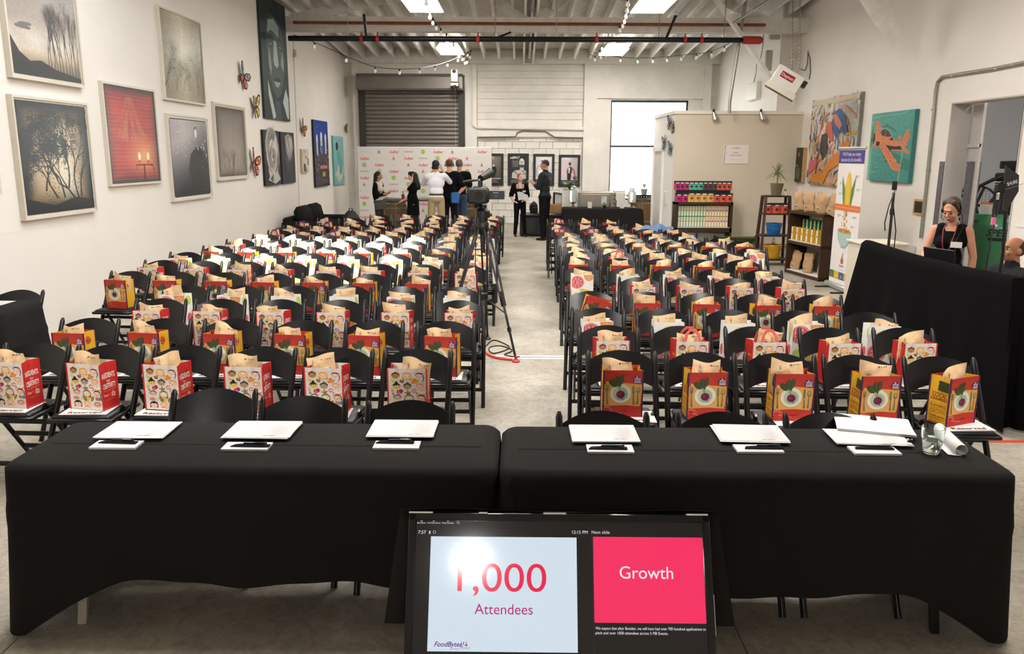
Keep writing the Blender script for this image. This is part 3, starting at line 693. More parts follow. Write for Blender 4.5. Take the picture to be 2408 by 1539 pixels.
def bag_meshes(kind):
    d={};col={'A':('e2d6cc','c22a26','c22a26'),'B':('b93a29','d9a626','45204a'),'C':('efece6','efece6','e3e0da'),'D':('efece6','efece6','e3e0da')}[kind]
    w,dd=BW/2,BD/2
    def wv(x,y): return 0
    m=MB();m.grid(lambda a,b:(-w+BW*a,-dd-wv(-w+BW*a,BH*b),BH*b),8,6,lin(col[0]))
    a=(ClipArt if kind in 'CD' else Art)((0,-dd,0),(1,0,0),(0,0,1),mb=m,warp=wv,base=.0012)
    {'A':printA,'B':printB,'C':printC,'D':printC2}[kind](a);d['front_panel']=m.mesh('front_panel',canvas)
    m=MB();m.grid(lambda a,b:(w-BW*a,dd,BH*b),4,3,lin(col[0]));d['back_panel']=m.mesh('back_panel',canvas)
    m=MB();m.grid(lambda a,b:(w+gus(-dd+BD*a,BH*b),-dd+BD*a,BH*b),6,5,lin(col[1]))
    a=Art((w,0,0),(0,1,0),(0,0,1),mb=m,warp=gus,base=.0012);{'A':sideA_r,'B':sideB_r,'C':sideC,'D':sideC}[kind](a);d['side1']=m.mesh('side_panel',canvas)
    m=MB();m.grid(lambda a,b:(-w-gus(-dd+BD*a,BH*b),dd-BD*a,BH*b),6,5,lin(col[1]))
    a=Art((-w,0,0),(0,-1,0),(0,0,1),mb=m,warp=gus,base=.0012);{'A':sideA_l,'B':sideB_l,'C':sideC,'D':sideC}[kind](a);d['side0']=m.mesh('side_panel',canvas)
    m=MB();c=lin(col[2])
    if kind in'AB':
        for sx in(-1,1):
            for sy in(-1,1): m.box(sx*w,sy*dd,BH/2,.008,.008,BH,col=c)
            m.box(sx*w,0,.003,.006,BD,.006,col=c)
    m.box(0,0,.004,BW,BD,.006,col=lin(col[0]))
    d['piping']=m.mesh('piping',canvas)
    hc=lin({'A':'e06a5c','B':'7a2f6e','C':'d6e4e4','D':'a9cfd2'}[kind])
    for sy,tilt in ((-1,.02),(1,-.035)):
        m=MB()
        P=[(-.055,sy*dd*.96,BH-.03),(-.055,sy*dd*.96,BH+.0),(-.045,sy*dd+tilt*.6,BH+.055),(-.018,sy*dd+tilt,BH+.088),(.02,sy*dd+tilt,BH+.086),(.046,sy*dd+tilt*.6,BH+.05),(.055,sy*dd*.96,BH),(.055,sy*dd*.96,BH-.03)]
        m.tube(P,.012,6,col=hc,flat=.12,up=(0,1,0));d['handle%d'%sy]=m.mesh('handle',canvas,smooth=True)
    return d
BAGM={k:bag_meshes(k) for k in 'ABCD'}
for v in (1,2,3): pass
def snack_mesh(seed,kind=0):
    rnd=random.Random(seed);m=MB();w,h=.098,.26
    ph=[rnd.uniform(0,6) for _ in range(6)];lean=rnd.uniform(-.25,.25)
    def crump(x,z): return .006*sin(x*70+ph[0]+z*30)+.005*sin(z*90+ph[1]-x*35)+.004*sin(x*140+z*60+ph[2])
    def fn(sgn):
        def f(a,b):
            x=(-1+2*a);z=h*b;ed=max(0,1-abs(x)**3)*max(0,sin(PI*min(1,b*1.02))**.55)
            y=sgn*(.036*ed)+crump(x*w,z)*(ed+.25)
            topw=1+.06*sin(ph[3]+b*4)
            zz=z+(.012*sin(x*2.2+ph[4])+lean*.06*x)*(b**3)
            bend=(b**4)*.02*sin(x*3+ph[5])
            return (x*w*topw,y+bend,zz)
        return f
    c=lin('d9b78c')
    m.grid(fn(-1),10,12,c);m.grid(lambda a,b:fn(1)(1-a,b),10,12,c)
    g=fn(-1)
    def warp(x,y):
        q=g((x/w+1)/2,min(1,max(0,y/h)));return -q[1]
    a=Art((0,0,0),(1,0,0),(0,0,1),mb=m,warp=warp,base=.0014)
    B='25395f'
    a.ring(-.05,h*.86,.005,.002,B,0,8);a.line([(-.05,h*.84),(-.05,h*.72)],.0028,B,0);a.line([(-.058,h*.82),(-.042,h*.82)],.0022,B,0);a.ring(-.05,h*.755,.014,.0026,B,0,8,190,350)
    for k,q in enumerate((.012,.031,.047,.063)): a.rect(q,h*.875,q+(.013 if k==0 else .009),h*.91,'4a4742' if k==0 else '857055',0)
    a.text('PIPCORN',.0,h*.6,.02,B if kind else '2f2b2c',1,bold=True,w=.13)
    return m.mesh('snack_bag',M('kraft snack bag','ffffff',.55,att=True,noise=(25,.1),bump=(26,.35)),smooth=True,angle=70)
SNM=[snack_mesh(s,s%2) for s in range(8)]
def bag(kind,loc,rz,label,group,handle=False,tilt=0):
    t=thing('tote_bag',label,'tote bag',loc,rz,group,rot=(0,tilt,rz) if tilt else None)
    d=BAGM[kind];link('front_panel',d['front_panel'],t);link('back_panel',d['back_panel'],t)
    link('side_panel',d['side0'],t);link('side_panel',d['side1'],t);link('piping',d['piping'],t)
    if handle:
        for q in (-1,1): link('handle',d['handle%d'%q],t)
    t.scale=(.93,.93,.885)
    return t
rp=MB().box(0,0,.0012,.279,.216,.0022,col=lin('efedec'))
ra=Art((0,0,.0024),(1,0,0),(0,1,0),mb=rp);ra.text('Reserved',.0,-.085,.032,'1c1c1e',1,bold=True,w=.2);ra.rect(-.13,-.104,.13,-.101,'c23a3a',1)
for k in range(14): ra.rect(-.13+k*.019,-.1065,-.12+k*.019,-.1045,'c23a3a' if k%2 else '333333',1)
RESM=rp.mesh('reserved_sign',printm)
# ---------------------------------------------------------------- rows
ROWL=[(10,808,1057,823,6,'A'),(151,748,1117,757,6,'B'),(322,703,1140,708,6,'A'),(387,670,1128,676,6,'C'),(257,638,1034,647,7,'B'),(336,612,1142,625,8,'A'),(399,593,1165,600,8,'C'),(477,578,1166,585,8,'B'),(533,563,1170,569,8,'A'),(593,551,1162,557,8,'C'),(628,542,1165,547,8,'B'),(662,530,1170,536,8,'A'),(694,523,1170,528,8,'B'),(745,513,1177,517,7,'A'),(870,505,1184,507,5,'A')]
ROWR=[(1379,825,2285,842,5,'B'),(1360,766,2189,773,5,'A'),(1340,725,2099,735,5,'C'),(1330,685,1970,694,5,'B'),(1452,652,1885,658,4,'A'),(1321,627,1833,635,5,'C'),(1318,606,1784,612,5,'B'),(1324,590,1756,596,5,'A'),(1317,579,1802,583,6,'C'),(1308,568,1777,568,6,'B'),(1308,557,1728,560,6,'A'),(1305,547,1640,548,5,'C'),(1291,536,1612,540,5,'B'),(1287,526,1526,528,4,'A'),(1286,516,1454,517,3,'B')]
ORD=['first','second','third','fourth','fifth','sixth','seventh','eighth','ninth','tenth','eleventh','twelfth','thirteenth','fourteenth','fifteenth']
BN={'A':'white tote bag printed with little faces','B':'red beet-print tote bag','C':'white tote bag with pink citrus slices','D':'white tote bag with yellow citrus slice'}
BG={'A':'tote bags printed with faces','B':'tote bags printed with a beet','C':'tote bags with citrus slices','D':'tote bags with citrus slices'}
rnd=random.Random(11)
ZS=.468
for blk_,rows,side in (('left',ROWL,-1),('right',ROWR,1)):
    for ri,(u0,v0,u1,v1,n,k0) in enumerate(rows):
        p=at(u0,v0,Z=.8);q=at(u1,v1,Z=.8)
        # both ends at post centres
        p.x+=.21;q.x-=.21
        for i in range(n):
            c=p+(q-p)*(i/(n-1));th=math.atan2(q.y-p.y,q.x-p.x)+rnd.uniform(-.03,.03)
            x,y=c.x,c.y-.235+rnd.uniform(-.01,.01)
            pos=(n-1-i) if side<0 else i      # from the aisle
            where='%s block, %s row from the tables, %s from the aisle'%(blk_,ORD[ri],ORD[pos])
            chair((x,y,0),th,'black folding chair in '+where,'folding chairs of the audience')
            zb=ZS
            if ri<2:
                o=link('reserved_sign',RESM,None,(x+rnd.uniform(-.02,.02)+(.03 if side>0 else -.02),y-.075,.4695));o.rotation_euler=(0,0,rnd.uniform(-.06,.06))
                tag(o,'white reserved sheet on seat, '+where,'sign','reserved sheets on the seats');zb=.4722
            k=k0
            if k=='C' and rnd.random()<.42:k='D'
            rz=rnd.uniform(-.1,.1)+(-.1 if side<0 else .0)
            if side<0 and ri==0: rz=[-.14,-.22,-.16,-.06,-.10,-.02][i]
            if side>0 and ri==0: rz=[0,.03,.0,.07,.42][i]
            if side>0 and ri==1: rz=[.05,.06,.06,.08,.12][i]
            hd=(side>0 and ri==1 and i in(1,2)) or (ri==12 and i<2) or (side>0 and ri==14 and i==0) or (side>0 and ri==7 and i==1) or (side<0 and ri==10 and i in(0,2))
            tilt=0;bxo=rnd.uniform(-.02,.02);bz_=zb
            if side>0 and ri==3 and i==0: tilt=.28;bxo=-.01;bz_+=.036
            by=y-.02+rnd.uniform(-.012,.012)
            bag(k,(x+bxo,by,bz_),rz,BN[k]+', '+where.replace(' from the tables',''),BG[k],hd,tilt)
            if tilt: continue
            sm=SNM[rnd.randrange(8)]
            up=rnd.uniform(.085,.12)
            o=link('snack_bag',sm,None,(x+bxo+rnd.uniform(-.02,.02),by+rnd.uniform(-.005,.02),bz_+up))
            o.rotation_euler=(rnd.uniform(-.12,.05),rnd.uniform(-.16,.16),rz+rnd.uniform(-.15,.15))
            o.scale=(.93,.85,.9)
            tag(o,'kraft paper snack bag sticking out of tote, '+where.replace(' from the tables',''),'snack bag','kraft snack bags in the totes')
# ================================================================== FOREGROUND
TZ=.75
def drape(x0,x1,y0,y1,zt,zb,flare,name,label,seed,group=None,zmin=.012,folds=9,mat=None,rad=.06,amp=.012,ztop=None):
    "cloth over a rectangular top; flare: outward reach of the hanging corners (x0y0,x1y0,x1y1,x0y1)"
    rn=random.Random(seed);m=MB();per=[];cx_=[(x0,y0),(x1,y0),(x1,y1),(x0,y1)]
    inn=[(x0+rad,y0+rad),(x1-rad,y0+rad),(x1-rad,y1-rad),(x0+rad,y1-rad)];ang=[(180,270),(270,360),(0,90),(90,180)]
    for k in range(4):
        n=7
        for i in range(n+1):
            a=R(ang[k][0]+(ang[k][1]-ang[k][0])*i/n);per.append((inn[k][0]+rad*cos(a),inn[k][1]+rad*sin(a),cos(a),sin(a),k,.9+.1*math.sin(PI*i/n)))
        q=inn[(k+1)%4];a=R(ang[k][1]);p0=(inn[k][0]+rad*cos(a),inn[k][1]+rad*sin(a));p1=(q[0]+rad*cos(a),q[1]+rad*sin(a));L=math.hypot(p1[0]-p0[0],p1[1]-p0[1]);ns=max(3,int(L/.035))
        for i in range(1,ns): 
            t=i/ns;cc=0;d0=t*L;d1=(1-t)*L
            per.append((p0[0]+(p1[0]-p0[0])*t,p0[1]+(p1[1]-p0[1])*t,cos(a),sin(a),k if t<.5 else (k+1)%4,max(0,1-min(d0,d1)/.42)**2*.9 if min(d0,d1)<.42 else 0))
    n=len(per);ph=[rn.uniform(0,6.28) for _ in range(4)]
    prof=[(0,0),(.012,.006),(.03,.022)]
    NR=16;rows=[]
    S=0;ss=[]
    for i in range(n):
        if i: S+=math.hypot(per[i][0]-per[i-1][0],per[i][1]-per[i-1][1])
        ss.append(S)
    for j in range(NR+4):
        row=[]
        for i,(x,y,nx,ny,k,c) in enumerate(per):
            corner=c
            zbi=zb+.012*sin(ss[i]*7+ph[0])+.01*sin(ss[i]*3.1+ph[1]);zbi=zbi+(zmin-zbi)*corner**.8*(1 if flare[k]>0 else .0)
            if j<3: 
                o_,dz=prof[j];o_=o_-.012;row.append((x+nx*o_,y+ny*o_,zt-dz));continue
            t=(j-2)/(NR+1);z=(zt-.03)+(zbi-(zt-.03))*t
            f=(amp*sin(ss[i]*folds+ph[2])+amp*.6*sin(ss[i]*folds*2.3+ph[3]))*t**.8
            o_=.02+f+t*.02+(.007*math.exp(-((t-.26-.03*sin(ss[i]*1.3))/.035)**2))+flare[k]*corner*t**1.2
            if corner>.3 and flare[k]>0: o_+=.02*sin(ss[i]*11+ph[1])*t*corner
            row.append((x+nx*o_,y+ny*o_,z))
        rows.append(row)
    for r in rows: m.v+=r
    for j in range(len(rows)-1):
        for i in range(n):
            i2=(i+1)%n;m.f.append([j*n+i2,j*n+i,(j+1)*n+i,(j+1)*n+i2]);m.c.append(None);m.m.append(0)
    m.f.append(list(range(n)));m.c.append(None);m.m.append(0)
    o=m.build(name,mat or cloth,smooth=True,angle=60);return tag(o,label,'tablecloth',group)
def tabletop(x0,x1,y0,y1,z,label,legm,lean=0,group=None):
    t=thing('folding_table',label,'table',((x0+x1)/2,(y0+y1)/2,0),0,group);w=(x1-x0)/2-.02;d=(y1-y0)/2-.02
    MB().box(0,0,z-.025,2*w,2*d,.04).build('tabletop',M('table laminate','6b6862',.5),t,bevel=.006)
    for sx in (-1,1):
        for sy in (-1,1):
            MB().bar((sx*(w-.28),sy*(d-.06),z-.05),(sx*(w-.2),sy*(d-.04),0.0),.034,.034).build('leg',legm,t,smooth=True)
        MB().tube([(sx*(w-.26),-(d-.06),z-.2),(sx*(w-.26),d-.06,z-.2)],.012,6).build('cross_rail',legm,t)
    return t
lg=M('painted steel leg','cfc9ba',.45,.2,noise=(30,.2))
LX0,LX1,LY0,LY1=-2.11,-.10,3.10,3.66
RX0,RX1,RY0,RY1=-.055,2.02,3.09,3.64
tabletop(LX0,LX1,LY0,LY1,TZ-.008,'left folding table with pale steel legs, under a black cloth',lg)
tabletop(RX0,RX1,RY0,RY1,TZ-.008,'right folding table with black legs, under a black cloth',blackm)
drape(LX0,LX1,LY0,LY1,TZ,.24,(.06,0,0,.05),'tablecloth','black cloth over the left front table, corner trailing on the floor',5,'black cloths on the two front tables')
drape(RX0,RX1,RY0,RY1,TZ,.22,(0,.02,.05,0),'tablecloth','black cloth over the right front table, beside the water glass',9,'black cloths on the two front tables')
for o_,a_,b_,y_ in (('left',LX0,LX1,(LY0+LY1)/2-.03),('right',RX0,RX1,(RY0+RY1)/2-.04)):
    mb=MB();mb.add([(a_+.06,y_-.004,TZ+.0004),(b_-.06,y_-.006,TZ+.0004),(b_-.06,y_,TZ+.0035),(a_+.06,y_+.002,TZ+.0035),(b_-.06,y_+.004,TZ+.0004),(a_+.06,y_+.006,TZ+.0004)],[(0,1,2,3),(3,2,4,5)])
    mb.build('fold_crease',cloth,bpy.data.objects['tablecloth' if o_=='left' else 'tablecloth.001'])
for sx in (-1,1):
    t=thing('rear_light','%s added fill spotlight on a stand, unseen behind the viewer'%('left' if sx<0 else 'right'),'stage light',(sx*2.3,-1.72,3.3));MB().tube([(0,-.02,0),(0,-.3,.09)],.11,16).build('can',blackm,t);MB().tube([(0,-.2,.0),(0,-.2,-3.3)],.02,8).build('stand_pole',blackm,t)  # unseen bodies added for the two fill spots
# judges' chairs
for i,(a,b,v) in enumerate(((410,610,918),(612,822,936),(855,1075,946),(1300,1535,972),(1582,1812,978),(1836,2066,976))):
    p=at((a+b)/2,v,Z=.8);y=max(p.y,3.70 if i<3 else 3.69)
    p=at((a+b)/2,v,Y=y+.0)
    chair((p.x,y-.225,0),[.05,.02,0,0,.0,0][i],['leftmost','middle','rightmost'][i%3]+' black folding chair pushed under the '+('left' if i<3 else 'right')+' front table','folding chairs behind the front tables')
# papers
def rectp(w,d,z0,z1,mb,dx=0,dy=0,rot=0,col=(.9,.9,.9)):
    return mb.box(dx,dy,(z0+z1)/2,w,d,z1-z0,Matrix.Rotation(rot,3,'Z'),col=col)
pc=lin('c8c6c5')
def papers(uv,n,label,w=.30,d=.235,rot=0,lines=True,dz=0,spread=.006,clip=False):
    p=at(uv[0],uv[1],Z=TZ+.001);t=thing('paper_stack',label,'papers',(p.x,p.y,TZ+.0015+dz),rot,'stacks of judging papers')
    rn=random.Random(int(uv[0]))
    for i in range(n):
        mb=MB();rectp(w,d,i*.0016,i*.0016+.0012,mb,rn.uniform(-spread,spread),rn.uniform(-spread,spread),rn.uniform(-.03,.03),pc)
        if i==n-1 and lines:
            a=Art((0,0,n*.0016),(-1,0,0),(0,-1,0),mb=mb,base=.0003,eps=.0002)
            a.text('Judges Q&A',-.06,.085,.008,'3a3a3a',1,bold=True);a.rect(-.10,.074,-.06,.077,'d9a3a6',1);a.text('FoodBytes!',-.095,-.1,.008,'c7787b',1,shear=.3)
            for k in range(9): a.rect(-.125+.0,.058-k*.015,-.06-.01*((k*3)%4)+.03,.0605-k*.015,'b9b6b4',1)
        mb.build('sheet',printm,t)
    return t
def notepad(uv,label,w=.2,d=.09):
    p=at(uv[0],uv[1],Z=TZ+.001);t=thing('notepad',label,'notepad',(p.x,p.y+d/2,TZ+.0012),0,'notepads under the papers')
    mb=MB();rectp(w,d,0,.008,mb,col=pc);mb.build('pages',printm,t)
    mb=MB();rectp(w,d,.008,.009,mb,col=lin('cccac9'));a=Art((0,-d/2,.0095),(1,0,0),(0,1,0),mb=mb,base=.0002,eps=.0002);a.text('FoodBytes!',.0,.012,.006,'d3a5a5',1);mb.build('cover',printm,t)
    return t
def pen(uv,label,rot=0,z=TZ+.012,pouch=True):
    p=at(uv[0],uv[1],Z=z);t=thing('pen',label,'pen',(p.x,p.y,z),rot,'pens in black pouches')
    mb=MB();mb.add([(-.085,-.014,0),(.082,-.017,0),(.082,.013,0),(-.075,.016,0),(-.085,-.012,.003),(.082,-.015,.004),(.082,.011,.004),(-.07,.014,.003),(0,-.006,.011),(0,.006,.011)],[(3,2,1,0),(0,1,5,4),(1,2,6,5),(2,3,7,6),(3,0,4,7),(4,5,8),(5,6,9,8),(6,7,9),(7,4,8,9)]);mb.build('pouch',fab,t,smooth=True,angle=70)
    MB().tube([(-.03,0,.012),(.07,0,.013)],.004,8).build('barrel',blackm,t,smooth=True)
    MB().box(.04,-.004,.0175,.04,.004,.002).build('clip',chrome,t)
    return t
pos=['leftmost on the left front table','in the middle of the left front table','nearest the gap on the left front table','nearest the gap on the right front table','in the middle of the right front table','beside the water glass']
for i,(pp,nn,pe) in enumerate((((327,1018),(263,1058),(279,1041)),((617,1018),(573,1062),(590,1049)),((950,1015),(930,1059),(930,1041)),((1421,1026),(1437,1068),(1430,1055)),((1762,1027),(1790,1068),(1796,1054)),((2040,1036),(2066,1072),(2055,1055)))):
    notepad(nn,'white notepad under the papers, '+pos[i])
    papers(pp,4,'stack of white sheets, '+pos[i],dz=.010,w=.30 if i<5 else .33,d=.19 if i==5 else .225,rot=[.02,-.02,0,.03,-.02,-.06][i])
    pen(pe,'black pen in fabric pouch, '+pos[i],[-.03,0,0,0,.0,-.02][i])
papers((2052,1010),7,'thick clipped pile of white sheets, on the papers beside the water glass',w=.33,d=.24,rot=-.28,lines=False,dz=.0172,spread=.003)
p=at(2150,1041,Z=TZ+.03);t=thing('binder_clip','small black binder clip on the thick pile of sheets','binder clip',(p.x-.015,p.y,TZ+.0295),-.28)
MB().prism([(-.014,0),(.014,0),(.006,.012),(-.006,.012)],(0,-.004,0),(1,0,0),(0,0,1),(0,1,0),.016).build('body',blackm,t)
MB().tube([(-.008,0,.006),(-.01,.028,.006),(.01,.028,.006),(.008,0,.006)],.0012,5).build('wire_arm',chrome,t)
# tumbler
p=at(2189,1066,Z=TZ);t=thing('water_glass','faceted glass tumbler half full of water on the right front table','glass',(p.x,p.y,TZ+.001));t.scale=(1.1,1.1,1.08)
mb=MB();n=32
def facet(r,z,k,am):
    a=2*PI*k/n;return (r*(1-am*(.5+.5*cos(a*9)))*cos(a),r*(1-am*(.5+.5*cos(a*9)))*sin(a),z)
pr=[(.0,.001,0),(.030,.001,.06),(.033,.006,.08),(.038,.05,.06),(.041,.066,0),(.043,.108,0),(.0405,.108,0),(.038,.066,0),(.031,.014,0),(.0,.012,0)]
for j,(r,z,am) in enumerate(pr): mb.v+=[facet(r,z,k,am) for k in range(n)]
for j in range(len(pr)-1):
    for k in range(n): mb.f.append([j*n+k,j*n+(k+1)%n,(j+1)*n+(k+1)%n,(j+1)*n+k]);mb.c.append(None);mb.m.append(0)
mb.build('tumbler',glassm,t,smooth=True,angle=70)
MB().lathe([(.0,.0145),(.0308,.0145),(.0355,.055),(0,.055)],24,cap=False).build('water',M('water','ffffff',0,trans=1,ior=1.33),t,smooth=True,angle=40)
# rolled sheet
p=at(2208,1012,Z=TZ+.02);q=at(2262,1064,Z=TZ+.02);d=(q-p)
mb=MB();sd=d.normalized();up=Vector((0,0,1));sx=sd.cross(up).normalized()
L=d.length
def spiral(a,b):
    th=a*2.35*PI-.5*PI;r=.026-.007*a;return p+sd*(L*b)+sx*(r*cos(th))+up*(r*sin(th)+.009)
mb.grid(spiral,30,3,col=pc);mb.grid(lambda a,b:p+sd*(L*b)+sx*(.0+.055*a)+up*(-.017+.003*a),4,2,col=pc)
tag(mb.build('rolled_paper',printm,smooth=True,solid=.0008,angle=80),'rolled white sheets beside the water glass on the right front table','papers')
# ------------------------------------------------------------------ monitor
T0=Vector((-.365,2.77,.71));
def planept(u,v,O,n):
    d=RT*((u-CX)/F)+UP*(-(v-CY)/F)+FW;c=Vector((0,0,H));t=(O-c).dot(n)/d.dot(n);return c+d*t
tilt=R(27);uy=Vector((0,sin(tilt),cos(tilt)));nn=Vector((0,-cos(tilt),sin(tilt)));ux=Vector((1,0,0))
TL=planept(962,1206,T0,nn);TR=planept(1668,1206,T0,nn)
TW=TR.x-TL.x;TH=TW*.585
tv=thing('monitor','large black monitor leaning back on the floor, showing a slide with 1,000 Attendees','monitor',TL)
tv.location=(TL.x,TL.y,TL.z)
def L3(x,y,h=0): return ux*x+uy*y+nn*h   # local: x right, y up from top-left, h toward viewer
def slabT(x0,x1,y0,y1,h0,h1,name,mat,bev=.004,par=None):
    mb=MB();vs=[L3(x,y,h) for h in (h0,h1) for x,y in ((x0,y0),(x1,y0),(x1,y1),(x0,y1))]
    mb.add(vs,[(3,2,1,0),(4,5,6,7),(0,1,5,4),(1,2,6,5),(2,3,7,6),(3,0,4,7)]);return mb.build(name,mat,par or tv,bevel=bev,smooth=True)
pl=M('gloss black plastic','08080a',.08,spec=.6)
slabT(0,TW,-TH,0,-.055,-.008,'housing',pl,.01)
bz_=.028
for a in ((0,TW,-bz_,0),(0,TW,-TH,-TH+.05),(0,bz_,-TH,0),(TW-bz_,TW,-TH,0)): slabT(*a,-.02,.0,'bezel',pl,.003)
scm=bpy.data.materials.new('lit screen');scm.use_nodes=True;b=scm.node_tree.nodes['Principled BSDF'];at_=scm.node_tree.nodes.new('ShaderNodeAttribute');at_.attribute_name='Col'
b.inputs['Base Color'].default_value=(.004,.004,.004,1);b.inputs['Roughness'].default_value=.1;scm.node_tree.links.new(at_.outputs['Color'],b.inputs['Emission Color']);b.inputs['Emission Strength'].default_value=.46;b.inputs['Specular IOR Level'].default_value=.5
mb=MB();a=Art((0,0,0),ux,uy,base=-.007,eps=.00012,mb=mb)
def sp(u,v): q=planept(u,v,T0,nn)-TL;return q.dot(ux),q.dot(uy)
def q4(u0,v0,u1,v1,col,l):
    p=sp(u0,v0);q=sp(u1,v0);r=sp(u1,v1);a.rect(p[0],r[1],q[0],p[1],col,l)
a.rect(bz_,-TH+.05,TW-bz_,-bz_,'171413',0)
w0=sp(1013,1262);w1=sp(1356,1262);y1=sp(1180,1535)[1]
a.rect(w0[0],y1,w1[0],w0[1],'d9e8f4',1)
r0=sp(1395,1263);r1=sp(1652,1263);ry=sp(1530,1467)[1];a.rect(r0[0],ry,r1[0],r0[1],'ff2f66',1)
def tx(t,u,v,h,col,**k):
    x,y=sp(u,v);s=(sp(u+100,v)[0]-x)/100;a.text(t,x,y,h*s*1.0,col,2,res=8 if h>20 else 3,**k)
tx('1,000',1180,1392,66,'f0224e',w=205*TW/706);tx('Attendees',1184,1446,24,'c01f7d')
tx('Growth',1521,1362,29,'fff5f8')
tx('FoodBytes!',1054,1522,11,'6d2d88',shear=.35,bold=True);tx('by Rabobank',1070,1529,3,'6d2d88');q4(1084,1510,1085,1527,'555577',2)
x,y=sp(1096,1519);a.ell(x,y,.006,.004,'e8742c',2,10);a.rect(x-.001,y,x+.001,y+.012,'2c3b8c',3);tx('Rabobank',1096,1527,3.4,'2c3b8c')
q4(977,1213,1058,1217,'e5372f',1)
tx('7:57',992,1256,8,'e8ecf5');tx('II',1010,1256,7,'e8ecf5',bold=True);x,y=sp(1021,1252);a.ring(x,y,.005,.0012,'e8ecf5',2,10)
tx('12:15 PM',1364,1256,7.5,'e8ecf5');tx('Next slide',1413,1256,7.5,'d8dce5')
for u,t in ((991,'End Show'),(1020,'Use Slide Show'),(1053,'Swap Displays'),(1077,'Tips')): tx(t,u,1232,3.6,'e8ecf5');x,y=sp(u,1224);a.ring(x,y,.004,.0013,'e8ecf5',2,9)
tx('We expect that after Boulder, we will have had over 700 hundred applications to',1401,1482,6.6,'eef0fa',align='l',w=.392);tx('pitch and over 1000 attendees across 5 FBI Events.',1401,1493,6.6,'eef0fa',align='l',w=.258)
q4(1392,1245,1393,1539,'3a3634',1)
mb.build('screen',scm,tv)
for u0,u1 in ((962,1017),(1126,1146),(1278,1331),(1615,1664)):
    x0=sp(u0,1205)[0];x1=sp(u1,1205)[0];slabT(x0,x1,-.002,.004,-.03,.002,'tape',M('white tape','e9ecec',.5),0)
x0=sp(1682,1400)[0];slabT(TW,TW+.006,-.42,-.28,-.05,-.02,'tape',M('white tape','e9ecec',.5),0)
# stand
for s in (.12,TW-.12):
    mb=MB();a0=L3(s,-TH+.03,-.05);mb.tube([L3(s,-.2,-.06),L3(s,-TH-.0,-.06)+Vector((0,0,0))],.015,6)
    mb.build('stand_rail',blackm,tv)
    q=L3(s,-.25,-.07);MB().tube([q,(q.x,q.y+.12,-TL.z+.01)],.012,6).build('stand_leg',blackm,tv)
    q=L3(s,-TH,-.05);MB().tube([q,(q.x,q.y-.0,-TL.z+.005)],.014,6).build('stand_leg',blackm,tv)
mb=MB()
def cl(a,b):
    # cloth hung over the back of the monitor, spilling past both sides
    x=-.035-.05*b+(TW+.075+.1*b)*a;wav=.012*sin(a*19)+.008*sin(a*41)
    if b<.12: y=.012+.006*sin(a*9);h=-.01-.05*(b/.12)
    else: y=.012-(b-.12)*.46;h=-.065-.02*b+wav
    return L3(x,y,h)
mb.grid(cl,60,16);tag(mb.build('cloth',cloth,loc=TL,smooth=True,angle=70,solid=.002),'black cloth hung over the back of the leaning monitor','cloth')
# stage light behind the viewer (its reflection shows in the screen)
t=thing('rear_light','round stage light on a stand behind the viewer','stage light',(-.42,-1.6,2.64),0)
sp_=bpy.data.materials.new('stage lens');sp_.use_nodes=True;b=sp_.node_tree.nodes['Principled BSDF'];b.inputs['Emission Color'].default_value=(1,.97,.93,1);b.inputs['Emission Strength'].default_value=150
MB().tube([(0,0,0),(0,-.22,.09)],.11,20).build('can',blackm,t)
MB().tube([(0,.012,-.005),(0,.004,-.002)],.075,20).build('lens',sp_,t)
MB().tube([(0,-.1,-.05),(0,-.12,-2.64)],.02,8).build('stand_pole',blackm,t)
# ------------------------------------------------------------------ side table at the left edge
c0=at(96,706,Z=.75);SX1=c0.x-.02;SY1=c0.y
c1=at(0,736,Z=.75)
tsx0,tsx1,tsy0,tsy1=SX1-.86,SX1+.03,SY1-.62,SY1
tabletop(tsx0,tsx1,tsy0,tsy1,TZ-.008,'small folding table by the left wall at the frame edge',blackm)
drape(tsx0,tsx1,tsy0,tsy1,TZ,.05,(0,.05,.05,0),'tablecloth','black cloth over the small table by the left wall',21,amp=.02,zmin=.012)
p=at(4,713,Z=TZ+.002);t=MB().box(0,0,.001,.28,.2,.002,col=pc).build('paper_sheet',printm,loc=(p.x-.08,p.y,TZ+.001));tag(t,'white sheet lying on the small table by the left wall','paper')
p=at(50,684,Z=.8);chair((p.x-.03,p.y-.2,0),.0,'black folding chair behind the small table by the left wall','folding chairs behind the front tables')
